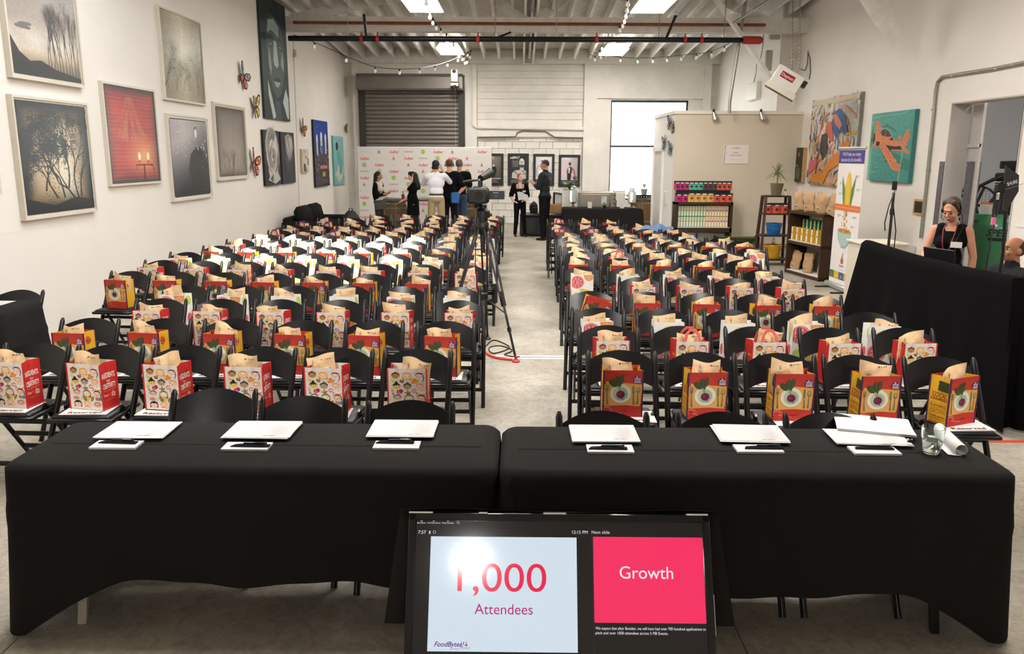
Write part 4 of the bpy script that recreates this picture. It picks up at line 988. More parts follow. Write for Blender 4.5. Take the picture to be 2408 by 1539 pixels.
# ------------------------------------------------------------------ camcorder on tripod
HEAD=at(1133,520,Y=7.9);F1=at(1213,852,Z=0)
ft=[Vector((F1.x,F1.y,0)),Vector((HEAD.x-.42,7.95,0)),Vector((HEAD.x+.02,8.75,0))]
hx,hy=HEAD.x,8.15
hz=at(1133,520,Y=hy).z
t=thing('tripod','tall black camera tripod standing in the left edge of the aisle','tripod',(hx,hy,0));O=Vector((hx,hy,0))
MB().lathe([(.03,hz-.14),(.055,hz-.1),(.06,hz-.02),(.045,hz+.0)],16).build('crown',blackm,t,smooth=True)
MB().tube([(0,0,hz-.32),(0,0,hz-.12)],.022,10).build('centre_column',blackm,t)
for i,f in enumerate(ft):
    d=f-O;top=Vector((d.x,d.y,0)).normalized()*.06;side=Vector((-top.y,top.x,0)).normalized()
    tp=Vector((top.x,top.y,hz-.08));bt=Vector((d.x,d.y,.03));mid=tp+(bt-tp)*.52;m2=tp+(bt-tp)*.55
    lm_=MB()
    for s in(-1,1): lm_.tube([tp+side*.03*s,mid+side*.022*s],.010,6)
    lm_.tube([m2,bt],.012,6);lg_=lm_.build('leg',blackm,t)
    MB().tube([mid-(bt-tp).normalized()*.05,m2+(bt-tp).normalized()*.06],.026,8).build('lock',blackm,lg_)
    MB().tube([tp+(bt-tp)*.76,tp+(bt-tp)*.79],.020,8).build('lock',blackm,lg_)
    MB().lathe([(.038,.0),(.04,.012),(.016,.03),(.014,.06)],12,(bt.x,bt.y,0)).build('foot',M('red foot','c8332a',.5) if i==0 else blackm,lg_,smooth=True)
m_=.36
MB().tube([(0,0,.62),(0,0,.55)],.05,10).build('spreader_hub',blackm,t)
for f in ft:
    d=f-O;tp=Vector((0,0,.585));bt=Vector((d.x*.72,d.y*.72,.46));MB().tube([tp,bt],.007,5).build('spreader_arm',blackm,t)
MB().lathe([(.05,hz),(.05,hz+.03),(.07,hz+.035),(.07,hz+.1),(.04,hz+.13),(.04,hz+.16)],16).build('fluid_head',blackm,t,smooth=True)
MB().box(.075,0,hz+.06,.03,.03,.03).build('pan_lock',blackm,t,bevel=.005)
vz=at(1130,458,Y=hy).z;vx=at(1126,458,Y=hy).x
v=thing('video_camera','black video camera with long lens hood and open side screen on the tripod','video camera',(vx,hy-.02,vz),.12)
MB().box(.02,.03,0,.15,.30,.16).build('body',blackm,v,bevel=.018,smooth=True)
mb=MB();mb.box(-.03,-.21,.0,.20,.1,.155);mb.build('lens_hood',M('matte black plastic','141415',.55),v,bevel=.022,smooth=True)
MB().tube([(-.02,-.262,0),(-.02,-.27,0)],.062,20).build('lens_rim',blackm,v,smooth=True)
MB().tube([(-.02,-.268,0),(-.02,-.274,0)],.045,20).build('lens_glass',M('lens glass','0a0d14',.03,coat=1),v,smooth=True)
MB().tube([(.0,-.12,.13),(.01,.02,.145),(.03,.18,.14)],[.014,.018,.02],8).build('top_handle',blackm,v,smooth=True)
MB().box(.0,-.11,.1,.03,.03,.07).build('handle_post',blackm,v,bevel=.005);MB().box(.03,.16,.1,.04,.04,.07).build('handle_post',blackm,v,bevel=.005)
MB().tube([(.02,.02,.16),(.13,.20,.21)],[.032,.05],14).build('viewfinder',blackm,v,smooth=True)
MB().tube([(-.16,-.12,.13),(-.08,-.1,.14),(-.0,-.06,.145)],[.014,.022,.012],8,flat=.6).build('microphone',blackm,v,smooth=True)
s_=MB().box(.165,-.06,.0,.17,.015,.085).build('side_screen',blackm,v,bevel=.004)
mb=MB();a=Art((.165,-.068,0),(1,0,0),(0,0,1),mb=mb,base=.0006);a.text('Panasonic',0,.018,.010,'c9c9c9',0,bold=True);a.rect(-.015,-.012,.02,-.008,'8d8d8d',0);mb.build('lettering',printm,s_)
MB().tube([(-.02,0,-.08),(.0,0,-.115)],.045,12).build('base_plate',blackm,v)
cb=MB();cb.tube([(hx-.05,hy-.04,vz-.1),(hx-.07,hy-.02,hz-.1),(hx-.08,hy,.9),(hx-.05,hy,.6)],.005,5)
tag(cb.build('camera_cable',blackm),'thin black cable hanging from the video camera','cable')
mb=MB();P=at(1150,560,Y=hy);mb.grid(lambda a,b:(P.x+.02+.035*a+.02*b,hy-.06+.01*sin(b*5),P.z-.46*b+.04*sin(b*3)),2,8)
tag(mb.build('strap',M('white strap','d9d6d0',.7),smooth=True,solid=.002),'white ribbon strap hanging from the tripod head','strap')
# cables and tape on the floor
def floorline(pts,r,name,label,mat,z=None,cat='cable'):
    P=[at(u,v,Z=0) for u,v in pts];out=[]
    for i in range(len(P)-1):
        for k in range(6):
            t_=k/6;p0=P[max(i-1,0)];p1=P[i];p2=P[i+1];p3=P[min(i+2,len(P)-1)]
            out.append(.5*((2*p1)+(p2-p0)*t_+(2*p0-5*p1+4*p2-p3)*t_**2+(3*p1-p0-3*p2+p3)*t_**3))
    out.append(P[-1])
    out=[Vector((p.x,p.y,r+.001)) for p in out]
    return tag(MB().tube(out,r,6).build(name,mat,smooth=True),label,cat)
floorline([(1141,818),(1160,802),(1190,812),(1196,822),(1160,833),(1150,820),(1176,815),(1205,826),(1186,836),(1205,840),(1222,841)],.006,'cable','coiled black cable on the floor beside the tripod foot',blackm)
floorline([(1128,818),(1150,838),(1175,846),(1205,849)],.012,'cable','orange cable on the aisle floor beside the tripod foot',M('orange cable','d8482f',.5))
p=at(1200,838,Z=0);q=at(1345,842,Z=0)
for yy,l in ((p.y,'farther'),(p.y-.10,'nearer')):
    tag(MB().box((p.x+q.x)/2,yy,.0015,q.x-p.x+.3,.045,.003).build('floor_tape',M('white gaffer tape','e8e6e0',.5)),l+' of two white tape strips across the aisle floor','tape')
p=at(2385,1039,Z=0);tag(MB().box(p.x+.1,p.y,.0015,.7,.045,.003).build('floor_tape',M('orange tape','e04a33',.5)),'orange tape strip on the floor at the right edge','tape')
# ================================================================== WALL ART
def branch(a,x,y,ang,L,w,d,col,rn,l=2,lim=None,spread=.5,leaf=None):
    if d==0 or L<.004: return
    x2=x+L*cos(ang);y2=y+L*sin(ang)
    if lim and not(lim[0]<x2<lim[1] and lim[2]<y2<lim[3]): return
    xm=(x+x2)/2+rn.uniform(-.08,.08)*L;ym=(y+y2)/2+rn.uniform(-.08,.08)*L
    a.line([(x,y),(xm,ym),(x2,y2)],w,col,l,w*.7)
    if leaf and d<=2:
        for _ in range(5 if d==1 else 3):
            px,py=x2+rn.gauss(0,.03),y2+rn.gauss(0,.03)
            if lim[0]<px<lim[1]-.01 and lim[2]<py<lim[3]-.01: a.ell(px,py,rn.uniform(.005,.014),rn.uniform(.003,.009),leaf,l,5,rot=rn.uniform(0,3))
    for k in range(2 if rn.random()<.8 else 3):
        branch(a,x2,y2,ang+rn.uniform(-spread,spread)*1.4,L*rn.uniform(.68,.88),w*.66,d-1,col,rn,l,lim,spread,leaf)
def noise2(x,y,s=0): return .5+.25*sin(x*7.1+s)+.25*sin(y*9.3+x*5.7+s*2)*cos(x*3.3-y*4.1+s)
def vign(c,a,b,dark,k=1.0,p=5):
    e=max(abs(a-.5)*2,abs(b-.5)*2)**p;return mixc(c,dark,e*k)
def artP1(a,w,h):
    def f(x,y):
        c=mixc((225,205,175),(120,112,112),y*1.1) if y>.28 else mixc((90,80,70),(225,200,165),y/.28)
        c=mixc(c,(245,238,225),max(0,1-abs(y-.33)*5)*.7);return mixc(c,(150,140,135),.35*noise2(x*2,y*3))
    a.grad(.02,.02,w-.02,h-.02,f,16,20)
    a.poly([(.02,.02),(w-.02,.02),(w-.02,h*.06),(w*.6,h*.11),(w*.4,h*.17),(w*.25,h*.15),(w*.12,h*.22),(.02,h*.36)],'17161a',1)
    rn=random.Random(1)
    for i in range(11):
        x=w*(.5+.045*i);branch(a,x,h*.07,PI/2+rn.uniform(-.12,.12),h*.16,.010,7,'2a2625',rn,2,(w*.42,w-.02,.02,h*(.98)),.26)
    for k in range(8): a.ell(w*.22+rn.gauss(0,.06),h*.47+rn.gauss(0,.03),.07,.018,'5f5a5b',1,9)
def artP2(a,w,h):
    def f(x,y):
        c=mixc((238,222,190),(176,130,80),abs(x-.55)*1.3+abs(y-.5)*.5);c=mixc(c,(250,246,235),max(0,noise2(x*1.5,y*1.3,1)-.5)*1.3);return vign(c,x,y,(16,12,12),1.3,4)
    a.rect(.0,.0,w,h,'d9d2c4',0);a.grad(.02,.02,w-.02,h-.02,f,20,24,1)
    rn=random.Random(4)
    for x,an,L in ((.78,1.9,.26),(.74,2.4,.22),(.55,1.9,.2),(.62,1.45,.22),(.8,1.5,.24),(.3,1.2,.16),(.45,2.3,.16)):
        branch(a,w*x,h*.08 if x>.7 else h*rn.uniform(.12,.35),an,h*L*.95,.034,8,'1d1a18',rn,2,(.03,w-.03,.03,h*.93),.62,leaf='2a241f')
    scatter(a,rn,900,w,h,1.3,'2a241f',2,.004,.013)
    a.poly([(.02,.02),(w-.02,.02),(w-.02,h*.1),(w*.7,h*.14),(w*.4,h*.08),(.02,h*.16)],'14110f',3)
    for k in range(60): a.ell(rn.uniform(.04,w-.04),rn.choice((rn.uniform(.03,.07),h-rn.uniform(.03,.06))),rn.uniform(.01,.04),.008,'14110f',4,6)
    for k in range(60): a.ell(rn.choice((rn.uniform(.025,.05),w-rn.uniform(.025,.05))),rn.uniform(.04,h-.04),.009,rn.uniform(.01,.04),'14110f',4,6)
def scatter(a,rn,n,w,h,f,col,l,r0,r1):
    for _ in range(n):
        x=rn.uniform(.05,.95);y=rn.uniform(.05,.95)
        if noise2(x*2.3,y*2.1,f)>.53 or noise2(x*5+1,y*5,f+2)>.72: a.ell(x*w,y*h,rn.uniform(r0,r1),rn.uniform(r0,r1)*.7,col,l,5,rot=rn.uniform(0,3))
def artP3(a,w,h):
    def f(x,y):
        c=mixc((176,40,38),(214,78,60),noise2(x*.6,y*5,2));c=mixc(c,(255,190,110),max(0,1-math.hypot((x-.7)*2.2,(y-.28)*3.4)));return vign(c,x,y,(28,34,36),1,7)
    a.grad(0,0,w,h,f,16,30)
    for k in range(46):
        y=h*(.04+.02*k);a.line([(w*.05,y),(w*.3,y+.003*sin(k)),(w*.65,y-.003),(w*.95,y+.002*cos(k*2))],.0028,'8c2428' if k%2 else 'e06a52',1)
    rn=random.Random(8)
    for i in range(9): branch(a,w*(.42+.012*i),h*.90,-PI/2+(i-4)*.13,h*.14,.004,6,'f0c39a',rn,2,(w*.2,w*.8,h*.42,h*.93),.22)
    for x in(.58,.76):
        a.ell(w*x,h*.28,.045,.055,'ffe9b0',3,14);a.ell(w*x,h*.28,.028,.04,'fffbe6',4,12);a.ell(w*x,h*.225,.02,.018,'b3211f',5,9)
    a.line([(w*.5,h*.14),(w*.5,h*.19),(w*.85,h*.19),(w*.87,h*.12)],.02,'8c1a1c',5);a.line([(w*.67,h*.2),(w*.67,h*.03)],.03,'6d1518',5)
def artP4(a,w,h):
    def f(x,y):
        c=mixc((206,200,172),(140,130,108),abs(x-.5)*1.5+.3*(1-y));return mixc(c,(236,230,200),max(0,.6-abs(x-.45)*1.8)*(y))
    a.grad(0,0,w,h,f,12,16);rn=random.Random(12)
    for x,an,s in ((.0,1.2,1),(.08,1.5,1),(1,1.9,1),(.95,2.3,1),(.85,1.7,1),(.3,1.5,.6),(.6,1.6,.6),(.45,1.2,.6),(0,.6,1),(.0,.9,1)):
        branch(a,max(.01,min(w-.01,w*x)),h*(.04+.12*rn.random()),an,h*.17*s,.009,8,'3a342c',rn,2,(.0,w,.0,h*.98),.6)
    scatter(a,rn,700,w,h,4.1,'5a5242',2,.003,.008)
    for k in range(14): a.ring(w*(.1+.8*rn.random()),h*(.55+.4*rn.random()),rn.uniform(.015,.03),.006,'8f8a70',1,9,0,300)
def rounded(a,w,h,col,m=.03,r=.05,l=0):
    P=[]
    for cx,cy,a0 in ((w-m-r,h-m-r,0),(m+r,h-m-r,90),(m+r,m+r,180),(w-m-r,m+r,270)):
        for i in range(5): t=R(a0+22.5*i);P.append((cx+r*cos(t),cy+r*sin(t)))
    a.poly(P,col,l)
def artP5(a,w,h):
    a.rect(0,0,w,h,'ece7dd',0);rounded(a,w,h,'24242b',l=1)
    def f(x,y): 
        c=mixc((150,142,146),(205,196,196),1-abs(x-.35)*1.5);return mixc(c,(30,30,36),max(0,min(1,(1-y)*1.5-.45*(1-x)*1.2)))
    a.grad(.045,.045,w-.045,h-.045,f,12,18,2);rn=random.Random(5)
    for k in range(90):
        x=rn.uniform(.06,w-.06);y=rn.uniform(.06,h-.06);r=rn.uniform(.006,.02)*(1.3 if y>h*.5 else .6)
        a.ell(x,y,r,r*.8,'6d696f' if y>h*.45 else '15151a',3,8);a.ell(x+r*.1,y+r*.2,r*.8,r*.6,'dcd6d6' if y>h*.4 or k%3==0 else '4a4950',4,8)
    a.ell(w*.66,h*.82,.062,.085,'15151b',5,18);a.ell(w*.66,h*.81,.052,.072,'f4efec',6,18)
    a.poly([(w*.93,.05),(w*.93,h*.42),(w*.85,h*.58),(w*.7,h*.66),(w*.5,h*.55),(w*.42,h*.35),(w*.5,h*.2),(w*.3,.05)],'1a1a20',3)
    for k in range(26):
        t=rn.uniform(0,6.28);r=rn.uniform(.03,.11);a.line([(w*.75,h*.55),(w*.75+r*cos(t),h*.55+r*1.2*sin(t))],.012,'17171c',5,.002)
    for x,y in ((.7,.62),(.86,.62)): a.ell(w*x,h*y,.016,.03,'f0ecea',6,9)
def artP6(a,w,h):
    a.rect(0,0,w,h,'d8d0bd',0);rounded(a,w,h,'4a433f',m=.035,r=.04,l=1)
    def f(x,y): return vign(mixc((196,184,168),(128,118,112),y*.9+abs(x-.5)*.3),x,y,(60,54,50),.7,6)
    a.grad(.05,.05,w-.05,h-.05,f,10,16,2);rn=random.Random(6);lim=(.05,w-.05,.05,h-.07)
    a.line([(w*.52,h*.1),(w*.54,h*.5),(w*.56,h*.86)],.007,'4d443d',3,.004)
    for k in range(9): y=h*(.48+.045*k);s=(-1)**k;a.line([(w*.55,y),(w*.55+s*.07,y+.07)],.003,'5a5048',3)
    for k in range(34): branch(a,rn.uniform(.07,w-.07),.06,PI/2+rn.uniform(-.35,.35),h*rn.uniform(.05,.13),.004,5,'4a413a',rn,3,lim,.3)
def artP7(a,w,h):
    # generic monochrome portrait of a man in a suit
    D='10201f';a.rect(0,0,w,h,'0f1c1c',0)
    def f(x,y): return mixc((18,38,38),(58,84,80),max(0,noise2(x*2,y*2,3)-.35))
    a.grad(0,0,w,h,f,8,14,1);c=w*.48
    a.poly([(0,0),(w,0),(w,h*.2),(w*.78,h*.3),(w*.6,h*.17),(w*.4,h*.17),(w*.2,h*.3),(0,h*.22)],'1b2b2a',2)
    a.poly([(w*.17,h*.32),(w*.32,h*.15),(w*.42,h*.02),(w*.3,h*.0),(w*.17,h*.2)],'bccac2',3);a.poly([(w*.86,h*.28),(w*.72,h*.16),(w*.88,h*.02),(w*.95,h*.02),(w*.96,h*.2)],'c5d2cb',3)
    a.poly([(w*.42,h*.16),(w*.6,h*.16),(w*.66,h*.0),(w*.4,h*0)],'35504c',3)
    F=[(w*.2,h*.52),(w*.2,h*.72),(w*.25,h*.82),(w*.5,h*.86),(w*.72,h*.82),(w*.84,h*.7),(w*.86,h*.52),(w*.82,h*.38),(w*.66,h*.22),(w*.5,h*.18),(w*.36,h*.24),(w*.25,h*.38)]
    a.poly(F,'3f5a56',4)
    a.poly([(w*.24,h*.7),(w*.28,h*.81),(w*.5,h*.84),(w*.68,h*.79),(w*.66,h*.7),(w*.5,h*.73),(w*.36,h*.74)],'9fb5ac',5)
    for y in (.745,.765,.785): a.line([(w*.28,h*y),(w*.45,h*(y-.012)),(w*.52,h*(y+.006)),(w*.68,h*(y-.014))],.008,'4f6b66',6)
    a.poly([(w*.26,h*.6),(w*.32,h*.52),(w*.34,h*.42),(w*.3,h*.36),(w*.24,h*.46)],'8ea69d',5);a.poly([(w*.78,h*.6),(w*.84,h*.52),(w*.8,h*.42),(w*.7,h*.48)],'93aaa1',5)
    a.poly([(w*.47,h*.66),(w*.56,h*.66),(w*.62,h*.47),(w*.56,h*.44),(w*.45,h*.45),(w*.42,h*.49)],'b7c8c0',5);a.ell(w*.47,h*.45,.03,.02,D,6,8);a.ell(w*.6,h*.45,.025,.018,D,6,8)
    for x in(.33,.7):
        a.ell(w*x,h*.62,.10,.055,'1b2e2c',5,12);a.ell(w*x,h*.62,.072,.026,'a9bbb2',6,12);a.ell(w*x,h*.62,.028,.028,D,7,10);a.ell(w*x+.01,h*.63,.007,.007,'e6efe9',8,6);a.line([(w*(x-.11),h*.66),(w*x,h*.695),(w*(x+.12),h*.66)],.024,D,7)
        a.line([(w*(x-.08),h*.585),(w*x,h*.57),(w*(x+.08),h*.585)],.008,'93aaa1',6)
    a.poly([(w*.36,h*.33),(w*.46,h*.36),(w*.52,h*.35),(w*.6,h*.36),(w*.7,h*.33),(w*.52,h*.325)],'16292a',6);a.poly([(w*.4,h*.32),(w*.52,h*.318),(w*.66,h*.325),(w*.56,h*.275),(w*.46,h*.28)],'a5b8af',6);a.line([(w*.3,h*.4),(w*.38,h*.36)],.012,D,6)
    for k in range(70):
        t=random.Random(k).uniform(0,PI);q=random.Random(k+99);a.ell(c+w*.36*cos(t)*q.uniform(.8,1.05),h*.8+h*.13*sin(t)*q.uniform(.6,1.1),.05,.04,'0b1616' if k%3 else '17302e',7,7)
def artRose1(a,w,h):
    a.rect(0,0,w,h,'2a2a30',0);cx,cy=w*.52,h*.58;G=['8f8b86','b9b4ad','d8d3cb','a29d97','c9c4bc','77736f']
    for k in range(26):
        t=k*2.4;r=.34*w*(1-k/27);x=cx+r*.55*cos(t);y=cy+r*.9*sin(t);a.ell(x,y,r*.75+.02,r*.95+.02,G[k%6],1+k//2,12,rot=t)
        a.ring(x,y,r*.7+.02,.006,'5a5754',2+k//2,10,t*57,t*57+160,ry=r*.9+.02)
    a.poly([(w*.5,h*.7),(w*.75,h*.93),(w*.85,h*.6)],'d9d4cc',16);a.poly([(w*.15,h*.1),(w*.4,h*.28),(w*.8,h*.22),(w*.95,h*.1),(w*.6,h*.02)],'cfcac2',16);a.poly([(w*.25,h*.12),(w*.5,h*.2),(w*.45,h*.05)],'5a5856',17)
def artRose2(a,w,h):
    a.rect(0,0,w,h,'2b2b33',0)
    a.poly([(w*.3,h*.92),(w*.55,h*.98),(w*.85,h*.92),(w*.9,h*.7),(w*.75,h*.5),(w*.55,h*.42),(w*.35,h*.6)],'9d9995',1);a.poly([(w*.3,h*.94),(w*.45,h*.7),(w*.62,h*.5),(w*.5,h*.75)],'d5d0ca',2)
    a.poly([(w*.55,h*.9),(w*.8,h*.88),(w*.82,h*.72),(w*.66,h*.6)],'c4bfb9',2)
    for k in range(7): a.poly([(w*(.25+.09*k),h*.55),(w*(.32+.08*k),h*.5),(w*(.45+.03*k),h*.2)],'5c5a5c' if k%2 else '88858a',2+k)
    a.line([(w*.55,h*.3),(w*.62,h*.03)],.02,'6b696c',3)
def artSmall(a,w,h):
    a.rect(0,0,w,h,'d9cfbf',0)
    for p in ([(.3,1),(.45,.9),(.4,.82)],[(.5,.72),(.7,.65),(.6,.55)],[(.85,.62),(1,.6),(1,.3),(.85,.35)],[(.2,.05),(.2,.4),(.5,.35),(.6,.02)],[(.65,.2),(.75,.12),(.7,.05)]): a.poly([(x*w,y*h) for x,y in p],'4c4238',1)
def artCity(a,w,h):
    def f(x,y): return mixc((60,62,74),(34,70,160),max(0,min(1,(y-.45)*2.6)))
    a.grad(0,0,w,h,f,6,12);rn=random.Random(2)
    for x,y,s in ((.2,.62,.16),(.5,.66,.2),(.8,.64,.17)):
        a.rect(w*(x-s*.35),h*(y-.14),w*(x+s*.35),h*(y+.1),'c9ced6',1);a.ell(w*x,h*(y+.1),w*s*.36,h*.07,'dfe4ea',2,12);a.line([(w*x,h*(y+.15)),(w*x,h*(y+.24))],.008,'d6d9de',2,.001)
    for k in range(120):
        x=rn.uniform(.02,.94)*w;y=rn.uniform(.2,.56)*h;c=rn.choice(['c9603a','e8b04a','f3e2b8','8f3a2c','3c57a0','d9d4cf','b84a36','5a5560','e07a4a','7a8fc0']);a.rect(x,y,x+rn.uniform(.01,.05),y+rn.uniform(.01,.07),c,3)
    a.poly([(w*.3,h*.36),(w*.35,h*.5),(w*.75,h*.5),(w*.8,h*.44),(w*.55,h*.42),(w*.5,h*.32)],'4c4a4d',4);a.rect(w*.35,h*.27,w*.85,h*.32,'c78c86',4);a.rect(w*.5,h*.15,w*.58,h*.22,'d9c53a',4);a.rect(w*.62,h*.15,w*.7,h*.22,'d9c53a',4)
    a.rect(0,0,w,h*.12,'3b3b42',4)
    for k in range(20): a.line([(rn.uniform(0,w),rn.uniform(0,.14)*h),(rn.uniform(0,w),rn.uniform(0,.16)*h)],.005,rn.choice(['8d8f98','c56a3a','5d5f68']),5)
    a.rect(w*.45,h*.52,w*.62,h*.62,'2f6fc4',4);a.ell(w*.53,h*.58,.02,.02,'d9534a',5,8);a.ell(w*.22,h*.9,.015,.02,'f5f8ff',4,8)
def artTeal(a,w,h):
    a.rect(0,0,w,h,'8ccbca',0);a.poly([(w*x,h*y) for x,y in ((.3,.7),(.55,.7),(.8,.48),(.85,.3),(.7,.2),(.5,.22),(.5,.4),(.32,.55))],'6fb8bd',1)
    a.ell(w*.33,h*.79,w*.12,h*.085,'3f3a3e',2,14);a.poly([(w*x,h*y) for x,y in ((.05,.22),(.3,.3),(.42,.42),(.5,.38),(.5,.24),(.75,.2),(.85,.38),(.92,.36),(.88,.2),(.7,.1),(.4,.04),(.25,.16))],'e6e3cf',2)
def artAbs(a,w,h):
    def f(x,y):
        c=mixc((222,214,200),(205,208,206),x)
        c=mixc(c,(244,238,236),max(0,.8-math.hypot(x-.25,y-.78)*2));c=mixc(c,(214,120,50),max(0,.9-math.hypot(x-.3,y-.05)*1.8));return mixc(c,(200,170,130),.35*noise2(x*3,y*3))
    a.grad(0,0,w,h,f,12,14);rn=random.Random(31);pal=['c96a5a','e0a060','3f6fa6','2f557f','d9b64a','8e9a94','ede4d8','e8c7b8','c98f5a','b5b9b5','544a44','d97a4a']
    for k in range(230):
        x=rn.gauss(.45,.3)*w;y=rn.gauss(.5,.3)*h;L=rn.uniform(.08,.3);t=rn.choice((1.2,1.6,2.0,.5))+rn.uniform(-.4,.4);bend=rn.uniform(-.06,.06)
        P=[(x-L*cos(t)/2,y-L*sin(t)/2),(x+bend,y),(x+L*cos(t)/2,y+L*sin(t)/2)]
        P=[(min(max(p,.012),w-.012),min(max(q,.012),h-.012)) for p,q in P];c=pal[rn.randrange(12)]
        if x>w*.62 and rn.random()<.6:c=rn.choice(['c4c8c6','aab0ae','dcdcd6'])
        a.line(P,rn.uniform(.03,.10),c,1+k//12,.02)
    l=22
    a.poly([(w*x,h*y) for x,y in ((.5,.82),(.62,.86),(.75,.78),(.82,.62),(.78,.55),(.68,.62),(.6,.52),(.52,.62))],'2f62a0',l);a.poly([(w*x,h*y) for x,y in ((.5,.8),(.58,.8),(.7,.68),(.66,.62),(.55,.7))],'df8a6a',l+1)
    a.poly([(w*x,h*y) for x,y in ((.35,.62),(.42,.72),(.48,.72),(.55,.5),(.48,.5),(.4,.6))],'d9694c',l);a.line([(w*.78,h*.56),(w*.88,h*.58),(w*.985,h*.575)],.05,'d9ac38',l)
    a.line([(w*.6,h*.88),(w*.75,h*.86),(w*.97,h*.74)],.06,'e2a98a',l);a.poly([(w*x,h*y) for x,y in ((.28,.58),(.4,.6),(.44,.36),(.34,.28),(.26,.4))],'4a3f3a',l)
    a.poly([(w*x,h*y) for x,y in ((.12,.02),(.4,.02),(.5,.16),(.75,.26),(.92,.40),(.86,.42),(.9,.5),(.84,.47),(.83,.55),(.77,.45),(.74,.52),(.7,.4),(.5,.3),(.35,.14),(.1,.1))],'dc8a2a',l)
    for k in range(5): a.line([(w*(.55+.03*k),h*(.24+.03*k)),(w*(.76+.03*k),h*(.34+.03*k))],.012,'b9601c' if k%2 else 'eba548',l+1)
    a.line([(w*.45,h*.28),(w*.5,h*.12),(w*.62,h*.1)],.03,'c98a8a',l+2);a.line([(w*.62,h*.02),(w*.72,h*.12),(w*.93,h*.18)],.035,'e8c63a',l+1)
    a.poly([(w*.02,h*.1),(w*.2,h*.2),(w*.3,h*.3),(w*.05,h*.28)],'d96a70',l);a.line([(w*.2,h*.1),(w*.24,h*.42)],.04,'3f3a3c',l);a.rect(.0,h*.93,w,h*.985,'d3bd97',l)
def artPlane(a,w,h):
    def X(p): return (p-105)/ (845-105)*w
    def Y(q,p): 
        top=420+(340-420)*(p-190)/(845-190);bot=1375+(1405-1375)*(p-105)/(745-105);return h*(bot-q)/(bot-top)
    def Q(p,q):
        t=(q-380)/1000;xl=190+(105-190)*t;xr=815+(705-815)*t;return ((p-xl)/(xr-xl)*w,Y(q,p))
    def f(x,y): return mixc(mixc((66,148,140),(96,172,160),y*.7),(150,205,170),max(0,.7-x*5)*(1-y)+ (.5 if x<.05 else 0))
    a.grad(0,0,w,h,f,10,10)
    rn=random.Random(9)
    for k in range(46):
        y=rn.uniform(.04,.96)*h;x=rn.uniform(0,.2)*w if k%3 else rn.uniform(.3,.6)*w;L=rn.uniform(.08,.3)*w
        a.line([(x+.005,y),(x+L/2,y+.006),(x+L,y-.004)],.006,'8fd0bb' if x<w*.2 else '2f7f74',1,.001)
    def PL(pts,c,l): a.poly([Q(p,q) for p,q in pts],c,l)
    K='2e2524';O='e0875f'
    PL([(340,620),(420,560),(540,640),(560,680),(420,600)],'2f7f74',1);PL([(480,960),(560,990),(730,1090),(735,1240),(600,1200)],'2f8476',1)
    PL([(250,515),(290,512),(300,550),(340,555),(310,585),(330,610),(350,640),(270,665),(250,600)],O,2)
    PL([(225,680),(260,660),(330,665),(480,740),(560,800),(620,800),(680,700),(715,630),(745,630),(735,690),(755,750),(715,790),(705,850),(680,880),(640,840),(600,880),(520,890),(430,870),(330,830),(300,900),(230,900),(200,860)],O,3)
    PL([(400,860),(440,870),(560,885),(600,870),(650,945),(480,955),(430,920)],K,4);PL([(480,930),(650,925),(655,945),(490,950)],O,5)
    PL([(590,830),(640,840),(690,900),(720,940),(750,975),(700,990),(660,950)],O,5)
    PL([(310,840),(350,815),(400,860),(450,930),(490,990),(520,1040),(555,1075),(560,1120),(625,1150),(590,1180),(590,1245),(520,1230),(480,1195),(420,1080),(350,960),(315,890)],O,6)
    PL([(325,690),(350,640),(400,620),(450,660),(500,735),(430,745),(350,730)],'3b3f3a',5);a.line([Q(*p) for p in ((325,690),(350,640),(400,622),(450,655),(500,740))],.012,'cdbfa8',6);a.line([Q(403,622),Q(398,740)],.009,'cdbfa8',6)
    PL([(225,690),(240,700),(240,800),(200,870),(205,780)],K,4);PL([(260,815),(315,820),(300,880),(255,880)],K,4);PL([(500,750),(515,800),(450,790)],K,4)
    a.line([Q(212,600),Q(195,700),Q(190,790)],.012,K,7,.02);a.line([Q(190,790),Q(170,880),Q(157,950)],.02,K,7,.006);a.ell(*Q(190,790),.022,.03,K,7,10)
    for p in ((375,1035),(405,1098)): a.ell(*Q(*p),.022,.022,'6e4a42',5,9)
    for k in range(60):
        t=rn.random();p=340+t*200+rn.uniform(-25,45);q=850+t*340+rn.uniform(-30,30);x,y=Q(p,q);a.ell(x,y,.006,.009,K,7,5,rot=rn.random())
    for k in range(30): x,y=Q(rn.uniform(300,560),rn.uniform(740,860));a.ell(x,y,.004,.006,K,7,5)
    for k in range(16): x,y=Q(rn.uniform(640,730),rn.uniform(680,840));a.ell(x,y,.005,.008,K,7,5)
    PL([(585,730),(610,725),(640,740),(615,780),(590,785)],O,3);a.line([Q(205,480),Q(400,440),Q(640,410),Q(730,372)],.006,'9ad6c4',2)
def artDark(a,w,h):
    a.rect(0,0,w,h,'2d2a1c',0);a.grad(.01,.01,w-.01,h-.01,lambda x,y:mixc((46,40,24),(96,88,48),max(0,.6-abs(x-.5))*.6*noise2(x*2,y*2)),5,8,1)
    a.ell(w*.55,h*.62,w*.24,h*.2,'1e1b14',2,12);a.ell(w*.58,h*.8,w*.11,h*.07,'8a7a4a',3,10);a.poly([(w*.3,h*.1),(w*.5,h*.42),(w*.75,h*.4),(w*.8,h*.1)],'5c603a',2);a.ell(w*.42,h*.48,w*.12,h*.03,'9a8a52',3,8)
